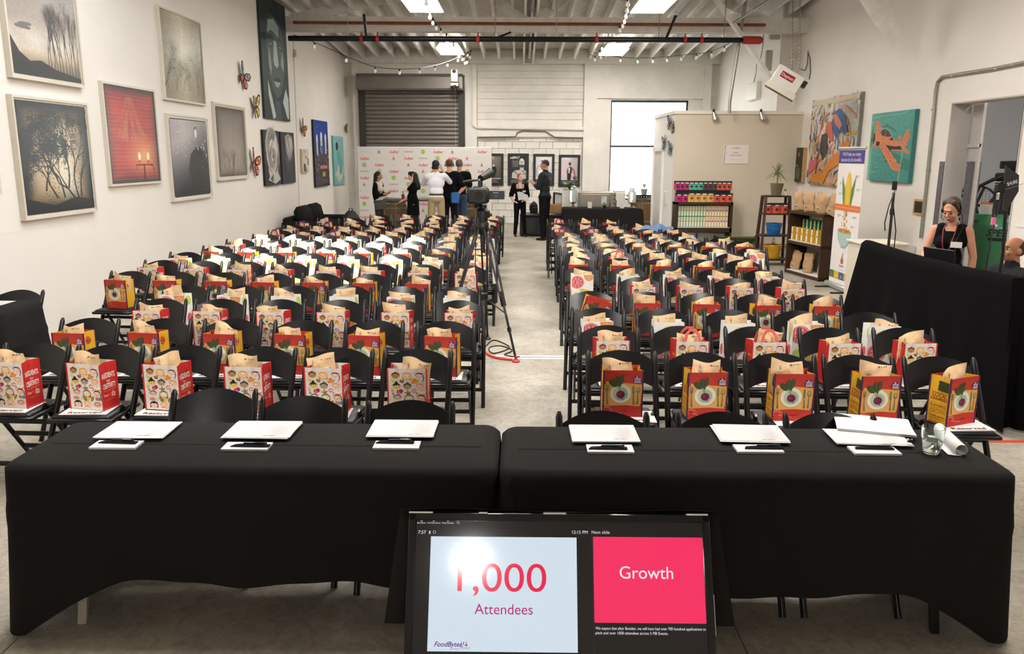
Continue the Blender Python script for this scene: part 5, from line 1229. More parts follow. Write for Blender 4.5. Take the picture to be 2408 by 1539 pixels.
def hang(name,label,cat,side,c,art,frame=None,depth=.05,mat=None,group=None,sidecol=None,fw=.028):
    "c=(uTL,vTL,uBL,vBL,uTR,vTR,uBR,vBR) of the outer face"
    X=(XL+depth) if side=='L' else (XR-depth)
    P=[at(c[i],c[i+1],X=X) for i in (0,2,4,6)]
    yl=(P[0].y+P[1].y)/2;yr=(P[2].y+P[3].y)/2;z1=(P[0].z+P[2].z)/2;z0=(P[1].z+P[3].z)/2
    w=abs(yr-yl);h=z1-z0;s=1 if side=='L' else -1
    t=thing(name,label,cat,((XL if side=='L' else XR),yl,z0),0,group)
    # local frame: x right = s*Y, y up, normal = s*X
    fm=frame if frame else paintm
    def lb(x0,x1,y0,y1,d0,d1,nm,m,col=None,par=t):
        mb=MB();a0,a1=sorted((s*x0,s*x1));mb.box((d0+d1)/2*s,(a0+a1)/2,(y0+y1)/2,abs(d1-d0),a1-a0,y1-y0,col=col);return mb.build(nm,m,par)
    m=0
    if frame:
        m=fw
        for r in ((0,fw,0,h),(w-fw,w,0,h),(fw,w-fw,0,fw),(fw,w-fw,h-fw,h)): lb(*r,.0,depth,'frame',frame)
        lb(fw,w-fw,fw,h-fw,.0,depth*.7,'backing',M('backing board','cfc8bb',.8));d=depth*.7
    else:
        lb(0,w,0,h,.004,depth,'canvas',paintm,lin(sidecol or 'cfc8bb'));d=depth
    mb=MB();a=Art((s*(d+.001),s*m,m),(0,s,0),(0,0,1),base=.001,eps=.0007,mb=mb);art(a,w-2*m,h-2*m)
    mb.build('picture',mat or paintm,t);return t
offw=M('off-white frame','d9d0c0',.5,noise=(20,.06));G_='framed photographs on the left wall'
hang('framed_photo','large photo of bare winter trees under a glowing sky, top left of wall','picture','L',(8,-95,20,183,176,-60,199,205),artP1,offw,mat=photom,group=G_,depth=.06)
hang('framed_photo','large sepia photo of a gnarled oak with a dark ragged border','picture','L',(25,220,64,520,208,243,229,497),artP2,offw,mat=photom,group=G_,depth=.06)
hang('framed_photo','red photo with white fireworks and two glowing flames','picture','L',(237,187,264,437,366,214,381,432),artP3,offw,mat=photom,group=G_)
hang('framed_photo','tall sage green photo of twigs against pale light','picture','L',(372,12,390,234,474,52,484,249),artP4,offw,mat=photom,group=G_)
hang('framed_photo','black and white photo of water drops on glass with round corners','picture','L',(392,264,411,475,490,279,500,464),artP5,offw,mat=photom,group=G_)
hang('framed_photo','misty sepia photo of thin plants with round corners','picture','L',(502,239,517,425,577,252,586,420),artP6,offw,mat=photom,group=G_)
hang('framed_photo','pale framed picture cut off by the left edge of view','picture','L',(-150,290,-140,470,-6,342,4,455),lambda a,w,h:a.grad(0,0,w,h,lambda x,y:mixc((170,120,110),(210,190,170),y),3,3),offw,mat=photom,group=G_)
hang('portrait_painting','huge monochrome painting of a man in a suit on the left wall','painting','L',(608,-22,622,273,670,17,682,290),artP7,depth=.05,sidecol='2a3a38')
hang('rose_painting','grey painting of an open rose, left of the rose pair','painting','L',(618,304,625,436,655,309,661,435),artRose1,depth=.05,group='pair of rose paintings',sidecol='1e1e22')
hang('rose_painting','dark painting of a closed rosebud, right of the rose pair','painting','L',(660,310,665,432,691,313,695,430),artRose2,depth=.05,group='pair of rose paintings',sidecol='1e1e22')
hang('small_canvas','small cream and brown canvas left of the city painting','painting','L',(709,350,712,407,724,352,727,405),artSmall,depth=.05,sidecol='c9b48f')
hang('city_painting','narrow tall painting of a night city under a blue sky','painting','L',(737,281,742,440,770,287,775,437),artCity,depth=.05,sidecol='1e1e22')
hang('figure_painting','turquoise canvas with a simple seated figure','painting','L',(782,320,788,435,806,321,811,433),artTeal,depth=.05,sidecol='5fa7a8')
hang('abstract_painting','large colourful abstract painting behind the roll-up banner','painting','R',(1912,236,1898,432,2019,218,2012,440),artAbs,depth=.07,sidecol='8f8a86')
hang('airplane_painting','teal painting of an orange propeller plane','painting','R',(2051,268,2038,424,2152,257,2136,430),artPlane,depth=.07,sidecol='3f7f80')
hang('dark_painting','small dark brown figure painting left of the abstract canvas','painting','R',(1867,348,1864,427,1888,347,1885,429),artDark,depth=.09,sidecol='c9a06a')
hang('chalkboard','small blank chalkboard with pale wood frame beside the conduit','chalkboard','R',(2148,468,2147,504,2171,470,2170,507),lambda a,w,h:a.rect(0,0,w,h,'26241f',0),M('pale wood frame','c79a5e',.6),depth=.03,fw=.03)
# ---- butterflies
def butterfly(side,u,v,hgt,cols,label,rot=0,wall=None,ysc=1,X=None):
    s=1 if side=='L' else -1;X=X if X is not None else (XL+.02)
    p=at(u,v,X=X) if side=='L' else wall
    t=thing('butterfly',label,'butterfly ornament',tuple(p),0,'butterfly ornaments on the walls')
    H_=hgt
    def wing(pts,c1,c2,nm,fold):
        mb=MB();pts=[(x*H_,y*H_) for x,y in pts]
        def mp(x,y):
            X_=x*cos(rot)-y*sin(rot);Y_=x*sin(rot)+y*cos(rot);return (.02+abs(x)*fold,s*X_*ysc,Y_)
        n=len(pts);mb.add([mp(*q) for q in pts]+[(a+.008,b,c) for a,b,c in (mp(*q) for q in pts)],[list(range(n)),list(range(n,2*n))[::-1]]+[[i,(i+1)%n,n+(i+1)%n,n+i] for i in range(n)],lin('1d1512'))
        cx=sum(q[0] for q in pts)/n;cy=sum(q[1] for q in pts)/n
        for k,c in ((.8,c1),):
            inner=[(cx+(x-cx)*k,cy+(y-cy)*k) for x,y in pts]
            for i in range(n):
                tri=[(cx,cy),inner[i],inner[(i+1)%n]];g=[(sum(q[0] for q in tri)/3,sum(q[1] for q in tri)/3)]
                tri=[(g[0][0]+(x-g[0][0])*.86,g[0][1]+(y-g[0][1])*.86) for x,y in tri]
                mb.add([(a+.0095,b,c_) for a,b,c_ in (mp(*q) for q in tri)],[(0,1,2)],lin(c2 if i%3==2 else c1))
        mb.build(nm,printm,t)
    for sx in (-1,1):
        wing([(0,.05),(sx*.18,.32),(sx*.5,.5),(sx*.66,.42),(sx*.55,.12),(sx*.3,-.02),(0,-.02)],cols[0],cols[1],'upper_wing',.12)
        wing([(0,-.02),(sx*.3,-.03),(sx*.48,-.15),(sx*.42,-.4),(sx*.2,-.5),(sx*.05,-.2)],cols[2],cols[1],'lower_wing',.12)
    MB().tube([(.02,s*.2*H_*-sin(rot),.2*H_*cos(rot)),(.025,0,0),(.02,s*.25*H_*sin(rot),-.25*H_*cos(rot))],[.006,.014,.006],6).build('body',M('dark body','1d1512',.6),t)
    return t
O1,Y1,B1='c9682f','d9b23a','5f8fa8'
butterfly('L',570,181,.40,(B1,'e8a070',O1),'blue and orange butterfly ornament, topmost of the left wall',-.5)
butterfly('L',598,251,.44,(Y1,'e8d9a0',Y1),'yellow butterfly ornament left of the big portrait',.1,ysc=.7)
butterfly('L',596,383,.46,('d2722f','e9c0a0','c9582a'),'orange butterfly ornament left of the rose pair',-.35,ysc=.8)
butterfly('L',711,302,.34,(O1,'d9a080',O1),'orange butterfly ornament above the small cream canvas',-.5)
butterfly('L',812,303,.26,('4f8a8a','d9c04a','d2b23a'),'teal and yellow butterfly ornament above the turquoise canvas',.2)
butterfly('L',824,364,.40,('c9682f','7a3a20','b8602c'),'orange butterfly ornament nearest the backdrop corner',.1)
# wing ornaments on partition side
for i,(tt,zv,hh,cc,lb) in enumerate(((.2,(290,),.5,('a9a6a8','8a8a90','b9b4b4'),'pale grey butterfly ornament at the top of the partition end'),(.42,(335,),.5,('c9c4c4','9a9aa0','a7b0b8'),'grey butterfly ornament, farthest on the partition end'),(.12,(350,),.5,('9aa8b4','c0c4c8','b8bcc0'),'blue-grey butterfly ornament, lower on the partition end'),(.03,(300,),.42,('c98a6a','d9c05a','a88a7a'),'orange tinted butterfly ornament at the partition corner'))):
    x,y=lerp2(tt);z=at(1560,zv[0],Y=y).z;t_=butterfly('R',0,0,hh*.62,cc,lb,.2-.3*(i%2),wall=(x-.0,y,z))
    t_.rotation_euler=(0,0,PI+math.atan2(-(sx1-px0),2.3)*1.0)
# ================================================================== PIPES & HANGING THINGS
redp=M('red pipe fitting','a8322b',.45);blp=M('black iron pipe','131517',.4,.2)
pA=at(690,94,Y=17.6);pB=at(1792,91,Y=17.6);zp=(pA.z+pB.z)/2
t=thing('sprinkler_pipe','thick black sprinkler pipe crossing under the roof truss','pipe',(0,17.6,zp))
MB().tube([(pA.x-.1,0,0),(pB.x,0,0)],.055,12).build('pipe',blp,t,smooth=True)
for u in (850,888,1124,1403,1611,1650): x=at(u,93,Y=17.6).x;MB().tube([(x-.03,0,0),(x+.03,0,0)],.068,10).build('coupling',redp,t);MB().tube([(x,0,.05),(x,0,.13)],.015,6).build('sprinkler_head',redp,t)
x=at(1775,93,Y=17.6).x;MB().tube([(x-.25,0,0),(x+.12,0,0)],.08,12).build('elbow',redp,t,smooth=True)
for u in (819,1164,1308,1549,1702): x=at(u,93,Y=17.6).x;MB().tube([(x,0,-.06),(x,.0,roofz(17.6)-zp-.2)],.008,5).build('hanger',galv,t)
for u,dv in ((862,-.9),(1565,-.6)): x=at(u,93,Y=17.6).x;MB().tube([(x,0,.0),(x-dv*.10,-.7,.35)],.03,8).build('branch_pipe',blp,t)
x=at(1170,85,Y=17.6).x;MB().tube([(x,0,.03),(x+.28,.0,.14)],.022,6).build('branch_pipe',blp,t)
cp=at(690,53,Y=18.2);cq=at(1800,59,Y=18.2)
tag(MB().tube([cp,cq],.032,8).build('copper_pipe',M('rusty copper pipe','9a5a3a',.5,.4,noise=(6,.4),stretch=(1,1,1)),smooth=True),'rust coloured pipe strapped along the truss chord','pipe')
cz=at(1740,262,Y=18.0)
tag(MB().tube([at(1757,-20,Y=17.9),at(1738,100,Y=17.9),at(1722,200,Y=17.9),at(1716,238,Y=17.9),at(1715,266,Y=17.9)],.035,8).build('steel_conduit',galv,smooth=True),'galvanised conduit dropping onto the beige partition','conduit')
tag(MB().tube([at(1822,-10,Y=17.2),at(1723,56,Y=17.2)],.022,8).build('brace_rod',chrome,smooth=True),'bright steel rod strut near the knee brace','rod')
# big conduit bend on right wall
P=[at(2165,560,X=XR-.03),at(2178,440,X=XR-.03),at(2196,262,X=XR-.03),at(2200,215,X=XR-.03),at(2205,192,X=XR-.03),at(2216,181,X=XR-.03),at(2240,177,X=XR-.03),at(2330,163,X=XR-.03),at(2440,141,X=XR-.03)]
t=tag(MB().tube([(P[0].x,P[0].y,.9)]+P,.024,10).build('wall_conduit',galv,smooth=True,loc=(0,0,0)),'galvanised conduit bending over the side doorway','conduit')
for u,v in ((2195,258),(2242,178),(2345,161),(2384,152),(2183,400)):
    q=at(u,v,X=XR-.03);MB().box(XR-.02,q.y,q.z,.07,.05,.03).build('clamp',galv,t)
q=at(2148,594,X=XR);tag(MB().box(XR-.045,q.y,q.z,.08,.14,.22).build('outlet_box',M('grey box','cfcac2',.5),bevel=.008),'grey outlet box low on the right wall below the conduit','electrical box')
q0=at(688,80,X=XL);q1=at(695,470,X=XL)
t=tag(MB().tube([(XL+.012,q0.y,q0.z),(XL+.012,(q0.y+q1.y)/2,.05)],.008,6).build('wall_cable',M('white cable','cfc8bc',.6)),'thin white cable running down the left wall','cable')
MB().box(XL+.04,q0.y,at(690,125,X=XL).z,.05,.06,.16).build('plug_box',M('grey box','cfcac2',.5),t)
# electrical boxes right
for (u,v,w,h,y,lb) in ((1822,70,.24,.42,18.74,'grey steel box where the truss meets the right wall'),(1807,143,.14,.44,18.74,'narrow grey steel box below the truss end')):
    q=at(u,v,Y=y);tag(MB().box(q.x,y,q.z,w,.12,h).build('electrical_box',M('beige steel box','bab2a6',.5,.1) if v<200 else M('white enamel','eeeae2',.35),bevel=.01),lb,'electrical box')
q=at(1772,215,X=XF-.05);tag(MB().box(q.x,q.y,q.z,.12,.9,.4).build('electrical_box',M('white enamel','eeeae2',.35),bevel=.01),'white electrical box above the beige partition','electrical box')
for u0,u1,v0,v1,lb in ((1795,1788,80,140,'thin pipes beside the truss end'),(1779,1772,150,195,'thin cable above the white electrical box')):
    tag(MB().tube([at(u0,v0,X=XF-.008),at((u0+u1)/2+2,(v0+v1)/2,X=XF-.008),at(u1,v1,X=XF-.008)],.012,6).build('cable_drop',galv),lb,'cable')
# ---- unit heater
hc=at(1849,192,Y=15.4)
ht=thing('unit_heater','white ceiling heater with a red name plate hung on chains at right','heater',hc,0,rot=(0,R(30),R(-16)))
enam=M('white enamel','eeeae2',.35)
hm=MB();hm.box(0,0,.02,.52,.46,.34);hm.build('casing',enam,ht,bevel=.012,smooth=True)
mb=MB()
for sx_,sy_,w_,d_ in ((0,-.235,.58,.012),(0,.235,.58,.012),(-.285,0,.012,.48),(.285,0,.012,.48)): mb.box(sx_,sy_,-.19,w_,d_,.1)
mb.build('flared_hood',M('hood metal','b9b2a4',.3,.6),ht)
for k in range(6): MB().box(-.22+k*.088,0,-.16,.012,.44,.05,Matrix.Rotation(.5,3,'Y')).build('louvre',M('dark louvre','2d2a28',.4,.5),ht)
mb=MB();a=Art((-.02,-.232,.06),(1,0,0),(0,0,1),base=.002,mb=mb);a.rect(-.13,-.055,.13,.055,'a8222c',0);a.text('Dayton',0,-.025,.055,'f0e6e2',1,bold=True,w=.22);mb.build('name_plate',printm,ht)
MB().box(.30,.0,.1,.08,.2,.12).build('fan_motor',blackm,ht,bevel=.01)
for u in ((1862,158,1865,-40),(1880,146,1882,-40)):
    p0=at(u[0],u[1]+14,Y=15.4);p1=at(u[2],u[3],Y=15.4);mb=MB();n=46
    for k in range(n): q=p0+(p1-p0)*(k/n);mb.box(q.x,q.y,q.z,.008 if k%2 else .02,.02 if k%2 else .008,(p1-p0).length/n*1.1)
    tag(mb.build('chain',M('chain steel','9a958c',.4,.8)),('left' if u[0]<1870 else 'right')+' chain holding up the unit heater','chain',kind='stuff') if False else tag(mb.build('chain',M('chain steel','9a958c',.4,.8)),('left' if u[0]<1870 else 'right')+' chain holding up the unit heater','chain')
tag(MB().tube([at(1903,186,Y=15.6),at(1906,170,Y=15.8),at(1905,140,Y=16),at(1900,120,Y=16.1),at(1899,150,Y=16),at(1893,166,Y=15.7),at(1884,163,Y=15.5)],.012,6).build('heater_cable',M('grey cable','6f6a62',.5),smooth=True),'loop of grey cable behind the unit heater','cable')
# ---- string lights
bulbm=bpy.data.materials.new('lit bulb glass');bulbm.use_nodes=True;b=bulbm.node_tree.nodes['Principled BSDF'];b.inputs['Base Color'].default_value=(*lin('e9e2d2'),1);b.inputs['Roughness'].default_value=.08;b.inputs['Emission Color'].default_value=(1,.9,.75,1);b.inputs['Emission Strength'].default_value=.12
_b=MB();_b.lathe([(.0,-.125),(.018,-.12),(.031,-.098),(.030,-.08),(.016,-.05),(.014,-.045)],10,cap=False);BULB=_b.mesh('bulb',bulbm,smooth=True)
SOCK=MB().tube([(0,0,0),(0,0,-.05)],.016,8).mesh('socket',blackm)
def strand(pts,bulbs,label,r=.007,scale=1.0):
    "pts: (u,v,Y) points of the wire; bulbs: (u,v) sockets snapped onto the wire"
    P=[at(u,v,Y=y) for u,v,y in pts];o=[]
    for i in range(len(P)-1):
        for k in range(8):
            t_=k/8;p0=P[max(i-1,0)];p1=P[i];p2=P[i+1];p3=P[min(i+2,len(P)-1)]
            o.append(.5*((2*p1)+(p2-p0)*t_+(2*p0-5*p1+4*p2-p3)*t_**2+(3*p1-p0-3*p2+p3)*t_**3))
    o.append(P[-1]);t=thing('string_lights',label,'string lights',o[0],0,'strings of bulbs under the roof')
    MB().tube([p-o[0] for p in o],r,5).build('wire',blackm,t)
    # spaced bulbs
    L=[0]
    for i in range(1,len(o)): L.append(L[-1]+(o[i]-o[i-1]).length)
    for k in range(bulbs):
        d=L[-1]*(k+.6)/bulbs;i=max(j for j in range(len(L)) if L[j]<=d)
        i=min(i,len(o)-2);q=o[i]+(o[i+1]-o[i])*((d-L[i])/max(1e-6,L[i+1]-L[i]))-o[0]
        s=link('socket',SOCK,t,q);s.scale=(scale,)*3;s.scale[2]=scale*1.3;b_=link('bulb',BULB,s);b_.scale=(1,1,.8)
    return t
strand([(690,82,17.4),(740,100,17.7),(850,147,18.5),(902,160,19),(980,161,20),(1050,146,21.5),(1108,118,23.3)],9,'string of bulbs sagging from the left wall to the shutter corner')
strand([(1108,120,23.3),(1085,130,22.6),(1066,95,20.5),(1050,78,19),(1030,60,17.8),(1012,30,16),(1000,-15,14)],12,'string of bulbs along the left ceiling lights',scale=1.1)
strand([(1110,118,23.4),(1100,135,23),(1095,142,22.6),(1085,128,22)],4,'cluster of bulbs beside the left far ceiling light')
strand([(1478,-15,13.5),(1472,25,15.5),(1462,55,17.5),(1445,72,19),(1428,78,20.5),(1418,100,21.5),(1408,122,22.8),(1398,132,23.4),(1384,126,23.6)],13,'string of bulbs along the right ceiling lights',scale=1.1)
strand([(1384,122,23.6),(1440,132,23.2),(1500,137,22.5),(1560,134,21.5),(1620,128,20.4),(1668,122,19.6),(1716,102,18.6)],9,'string of bulbs drooping across the window bay')
# clamp lights on partition
for u,lb in ((1679,'left clamp lamp on the partition top'),(1790,'right clamp lamp on the partition top')):
    q=at(u,268,Y=PY-.08);t=thing('clamp_lamp',lb,'clamp lamp',q,0,'clamp lamps on the partition')
    MB().lathe([(.03,.04),(.05,-.02),(.075,-.12)],12,cap=False,rot=Matrix.Rotation(-.35,3,'Y')).build('reflector',M('aluminium reflector','cfcbc2',.25,.8),t,smooth=True,solid=.002)
    MB().tube([(-.01,0,.04),(-.005,0,.1)],.025,8).build('socket',blackm,t)
    MB().box(.0,.06,.03,.03,.1,.03).build('clamp',blackm,t)
# ================================================================== BACK OF THE HALL
BY=22.4
q0=at(840,345,Y=BY);q1=at(1156,347,Y=BY)
bt=thing('logo_backdrop','wide white press backdrop printed with rows of small logos','backdrop',(q0.x,BY,0))
BWd=q1.x-q0.x;BHt=q0.z
MB().box(BWd/2,0,BHt/2,BWd,.04,BHt).build('panel',M('backdrop fabric','ebe7e2',.6,noise=(3,.03)),bt,bevel=.01)
mb=MB();a=Art((0,-.021,0),(1,0,0),(0,0,1),mb=mb,base=.003,eps=.0008)
seq=['g','o','F','N','G','F','o','g','F'];neg={-1:'F',-2:'G',-3:'N',-4:'F',-5:'o',-6:'g',-7:'F',-8:'G',-9:'N',-10:'F',-11:'o'}
for r in range(12):
    for c in range(9):
        k=c-r;s_=seq[k] if k>=0 else neg.get(k,'F');x,z=(at(857+34.5*c,357+15.3*r,Y=BY).x-q0.x,at(857+34.5*c,357+15.3*r,Y=BY).z)
        if s_=='F': a.text('FoodBytes!',x,z-.04,.075,'e0606a',0,shear=.35,bold=True,w=.24)
        elif s_=='G': a.ell(x,z,.055,.055,'9cc44a',0,16);a.text('GFR',x,z-.015,.03,'d8ecb0',1,bold=True)
        elif s_=='o': a.ell(x,z-.01,.032,.022,'dd7f45',0,10);a.ell(x-.01,z,.014,.01,'8c3f2a',1,8);a.line([(x,z+.01),(x,z+.06)],.008,'4a4a6a',1);a.text('Rabobank',x,z-.055,.022,'6a6a86',0,w=.1)
        elif s_=='N': a.text('SF',x-.095,z-.02,.036,'d9565a',0,bold=True,w=.04);a.text('NEWTECH',x+.028,z-.02,.036,'5a5a5c',0,w=.18)
        else: a.ring(x-.1,z,.022,.005,'c4d4a4',0,12);a.rect(x-.104,z-.012,x-.097,z+.012,'c4d4a4',0);a.text('HARVEST CLUB',x+.02,z-.01,.018,'cfcdc4',0,w=.16);a.rect(x-.06,z-.03,x+.09,z-.026,'dedcd4',0)
mb.build('logo_print',printm,bt)
# barrels with plank
hoop=M('barrel hoop','8f8f8a',.35,.8)
def barrel(x,y,label,h=.86):
    t=thing('barrel',label,'barrel',(x,y,0),0,'oak barrels');n=20
    pr=[(.25,0),(.285,.12),(.31,.3),(.32,h/2),(.31,h-.3),(.285,h-.12),(.25,h)]
    for k in range(n):
        a0,a1=2*PI*k/n+.012,2*PI*(k+1)/n-.012;mb=MB()
        vs=[(r*cos(a_),r*sin(a_),z) for r,z in pr for a_ in (a0,a1)];mb.add(vs,[(2*i,2*i+1,2*i+3,2*i+2) for i in range(len(pr)-1)]);
        if -PI<=a0: mb.build('stave',oak,t,smooth=True)
    MB().lathe([(.0,h-.02),(.245,h-.02)],n,cap=False).build('head',oak,t);MB().lathe([(.24,0.01),(.24,h-.02)],n,cap=True).build('core',M('dark oak core','3a2a1a',.8),t)
    for z,r in ((.05,.272),(.17,.298),(h-.17,.298),(h-.05,.272)): MB().lathe([(r,z-.02),(r+.004,z+.02)],24,cap=False).build('hoop',hoop,t,smooth=True)
    return t
b1=at(929,495,Y=20.6);b2=at(1098,495,Y=20.6)
barrel(b1.x,20.7,'oak barrel holding up the left end of the plank');barrel(b2.x,20.7,'oak barrel holding up the right end of the plank')
tag(MB().box((b1.x+b2.x)/2,20.7,.89,b2.x-b1.x+.75,.6,.05).build('plank_top',M('grey plank','6a6258',.6,noise=(8,.3),stretch=(.2,1,1)),bevel=.006),'long grey plank laid across the two barrels','plank')
pt_=.917
def box_t(name,label,cat,u,v,y,w,d,h,mat,group=None,bev=.004):
    q=at(u,v,Y=y);return tag(MB().box(0,0,h/2,w,d,h).build(name,mat,loc=(q.x,y,pt_),bevel=bev),label,cat,group)
q=at(917,476,Y=20.6);t=thing('paper_stack','pile of papers on the plank in front of the woman in a cardigan','papers',(q.x,20.6,pt_))
for k in range(4): MB().box(.02*k,.0,.008+.014*k,.3,.22,.012,Matrix.Rotation(.2*k,3,'Z')).build('sheet',paper,t)
q=at(948,474,Y=20.6);t=thing('pen_cup','dark red cup of coloured pens on the plank','pen cup',(q.x,20.6,pt_));MB().lathe([(.035,0),(.042,.11)],12).build('cup',M('dark red cup','7a2630',.4),t)
for k,c in enumerate(('d9c04a','3a5a9a','b03040')): MB().tube([(.01*k-.01,0,.05),(.03*k-.04,0.0,.2)],.007,6).build('pen',M('pen '+c,c,.5),t)
q=at(1072,470,Y=20.5);tag(MB().box(0,0,.12,.13,.02,.24).build('table_card',paper,loc=(q.x,20.5,pt_)),'white upright card on the plank behind the photographers','card')
q=at(1110,476,Y=20.6);tag(MB().box(0,0,.01,.26,.2,.02).build('folded_paper',paper,loc=(q.x,20.55,pt_)),'flat white papers at the right end of the plank','papers')
# sofa
sofm=M('charcoal upholstery','1d1a1b',.9,noise=(40,.25),spec=.15,bump=(60,.2))
sx,sy=at(770,515,Y=17.6).x,17.5
t=thing('sofa','low charcoal sofa with rounded back cushions against the left wall','sofa',(XL+.62,17.9,0),0)
MB().box(0,0,.22,.95,1.9,.36).build('base',sofm,t,bevel=.03,smooth=True);MB().box(-.38,0,.45,.2,1.9,.5).build('back',sofm,t,bevel=.04,smooth=True)
for i,y in enumerate((-.48,.45)):
    MB().box(0,y,.46,.8,.88,.16).build('seat_cushion',sofm,t,bevel=.05,smooth=True)
    MB().box(-.14,y,.72,.2,.86,.42,Matrix.Rotation(-.25,3,'Y')).build('back_cushion',sofm,t,bevel=.085,smooth=True,angle=80)
for y in (-1.0,1.0): MB().box(0,y,.34,.95,.16,.6).build('armrest',sofm,t,bevel=.05,smooth=True)
for x in(-.4,.4):
    for y in(-.9,.9): MB().tube([(x,y,0),(x,y,.06)],.025,8).build('leg',blackm,t)
def backpack(loc,label,s=1.0,rz=0):
    t=thing('backpack',label,'backpack',loc,rz,'backpacks at the back of the hall');bm_=M('black nylon','141417',.6,bump=(50,.3))
    mb=MB();
    def f(a,b):
        th=2*PI*a;z=.46*b;r=(1-max(0,b-.55)**2*3.4);k=.16*max(.08,r)*(1 if b>0.03 else .95);kd=.11*max(.08,r);c_,s_=cos(th),sin(th)
        e=.6;return (s*k*math.copysign(abs(c_)**e,c_),s*kd*math.copysign(abs(s_)**e,s_),s*z)
    mb.grid(f,24,12);mb.add([f(i/12,0) for i in range(12)],[list(range(12))]);mb.build('body',bm_,t,smooth=True)
    MB().box(0,-.12*s,.15*s,.22*s,.06*s,.2*s).build('pocket',bm_,t,bevel=.02*s,smooth=True)
    MB().tube([(-.03*s,.03*s,.43*s),(-.02*s,.02*s,.5*s),(.02*s,.02*s,.5*s),(.03*s,.03*s,.43*s)],.009*s,6).build('grab_loop',bm_,t,smooth=True)
    for x in(-1,1): MB().tube([(x*.08*s,.1*s,.4*s),(x*.11*s,.17*s,.28*s),(x*.12*s,.13*s,.1*s)],.02*s,6,flat=.4).build('shoulder_strap',bm_,t,smooth=True)
    return t
p=at(816,512,Y=17.9);backpack((p.x+.05,18.1,.16),'black backpack standing beside the sofa',1.35,.3)
MB();tag(MB().box(p.x+.05,18.1,.08,.5,.45,.155).build('low_stool',fab,bevel=.02,smooth=True),'low dark stool under the backpack beside the sofa','stool')
# posters
PYW=YW-.035
def poster(u0,u1,v0,v1,art,label):
    a_=at(u0,v0,Y=PYW);b_=at(u1,v1,Y=PYW);w=b_.x-a_.x;h=a_.z-b_.z
    t=thing('poster',label,'poster',(a_.x,PYW-.035,b_.z),0,'black framed posters on the back wall');f=.075
    fmm=M('black frame','151414',.4)
    for r in ((0,f,0,h),(w-f,w,0,h),(f,w-f,0,f*.9),(f,w-f,h-f,h)): MB().box((r[0]+r[1])/2,.0,(r[2]+r[3])/2,r[1]-r[0],.04,r[3]-r[2]).build('frame',fmm,t)
    mb=MB();A_=Art((f,.0,f*.9),(1,0,0),(0,0,1),mb=mb,base=.002,eps=.001);art(A_,w-2*f,h-1.9*f);mb.build('print',printm,t);return t
def po(bg,fg,bar,fig,tx_=.62,tc='f2f0ee'):
    def art(a,w,h):
        a.rect(0,0,w,h,bg,0);fig(a,w,h);a.rect(0,0,w,h*.17,bar,3)
        for k in range(4): a.rect(w*.05,h*(.03+.03*k),w*(.9-.1*(k%3)),h*(.042+.03*k),'8f8b88',4)
        a.text('artIMPACT',w*tx_,h*.9,.075,tc,4,bold=True,shear=.15,w=w*.6)
    return art
def fig1(a,w,h):
    a.grad(0,0,w,h,lambda x,y:mixc((70,66,62),(140,134,124),y*(1-abs(x-.6))),5,6,1);a.poly([(w*x,h*y) for x,y in ((.45,.2),(.5,.45),(.48,.6),(.6,.62),(.72,.6),(.75,.45),(.62,.22),(.5,.18))],'1f1d1c',2);a.ell(w*.56,h*.66,w*.06,h*.045,'cfc2b2',3,9);a.rect(0,h*.17,w,h*.19,'efe9e0',3);a.ell(w*.53,h*.4,w*.05,h*.03,'b79a84',3,8)
def fig2(a,w,h):
    a.poly([(w*x,h*y) for x,y in ((.1,.2),(.12,.38),(.3,.48),(.6,.5),(.6,.62),(.85,.62),(.84,.5),(1,.46),(1,.17),(.4,.17))],'b9b6b0',1);a.ell(w*.72,h*.76,w*.17,h*.155,'cfccc6',2,14);a.poly([(w*.57,h*.68),(w*.86,h*.68),(w*.82,h*.58),(w*.62,h*.58)],'3a3838',2)
    for x in (.65,.79): a.ell(w*x,h*.79,w*.05,h*.018,'4a4847',3,7)
    a.ell(w*.72,h*.71,w*.06,h*.014,'55504e',3,7);a.ell(w*.72,h*.75,w*.03,h*.03,'a5a29d',3,7)
    for k in range(7): a.rect(w*(.1+.03*(k%3)),h*(.82-.035*k),w*.5,h*(.832-.035*k),'a19d9b',2)
    for x,y in ((.3,.42),(.4,.36),(.8,.44),(.9,.36)): a.ell(w*x,h*y,w*.09,h*.03,'77746f',2,6,rot=.6)
def fig3(a,w,h):
    a.grad(0,0,w,h,lambda x,y:mixc((196,190,196),(228,222,228),y),4,5,1);a.ring(w*.25,h*.45,w*.2,w*.06,'aaa5a8',2,14,ry=h*.22);a.ell(w*.3,h*.4,w*.12,h*.1,'f4f1f2',3,10)
def fig4(a,w,h):
    a.grad(0,0,w,h,lambda x,y:mixc((214,200,204),(160,146,152),max(0,x-.3)*1.2*(1-y*.3)),6,6,1);a.poly([(w*x,h*y) for x,y in ((.38,.17),(.36,.42),(.6,.42),(.62,.3),(.58,.17))],'1e1c22',2)
    a.poly([(w*x,h*y) for x,y in ((.4,.42),(.42,.6),(.5,.66),(.64,.64),(.66,.42))],'2a282c',2);a.poly([(w*.46,h*.42),(w*.45,h*.62),(w*.54,h*.62),(w*.52,h*.42)],'ece6e4',3);a.line([(w*.64,h*.63),(w*.78,h*.5),(w*.86,h*.32),(w*.92,h*.24)],.05,'9a6048',3,.03);a.line([(w*.42,h*.6),(w*.36,h*.45),(w*.4,h*.38)],.04,'9a6048',3);a.ell(w*.53,h*.76,w*.08,h*.065,'4a2f28',3,10);a.ell(w*.85,h*.25,w*.13,h*.08,'4a484c',2,9)
poster(1132,1184,361,437,po('57534f','x','2b2928',fig1,.3),'poster partly behind the backdrop with two seated figures')
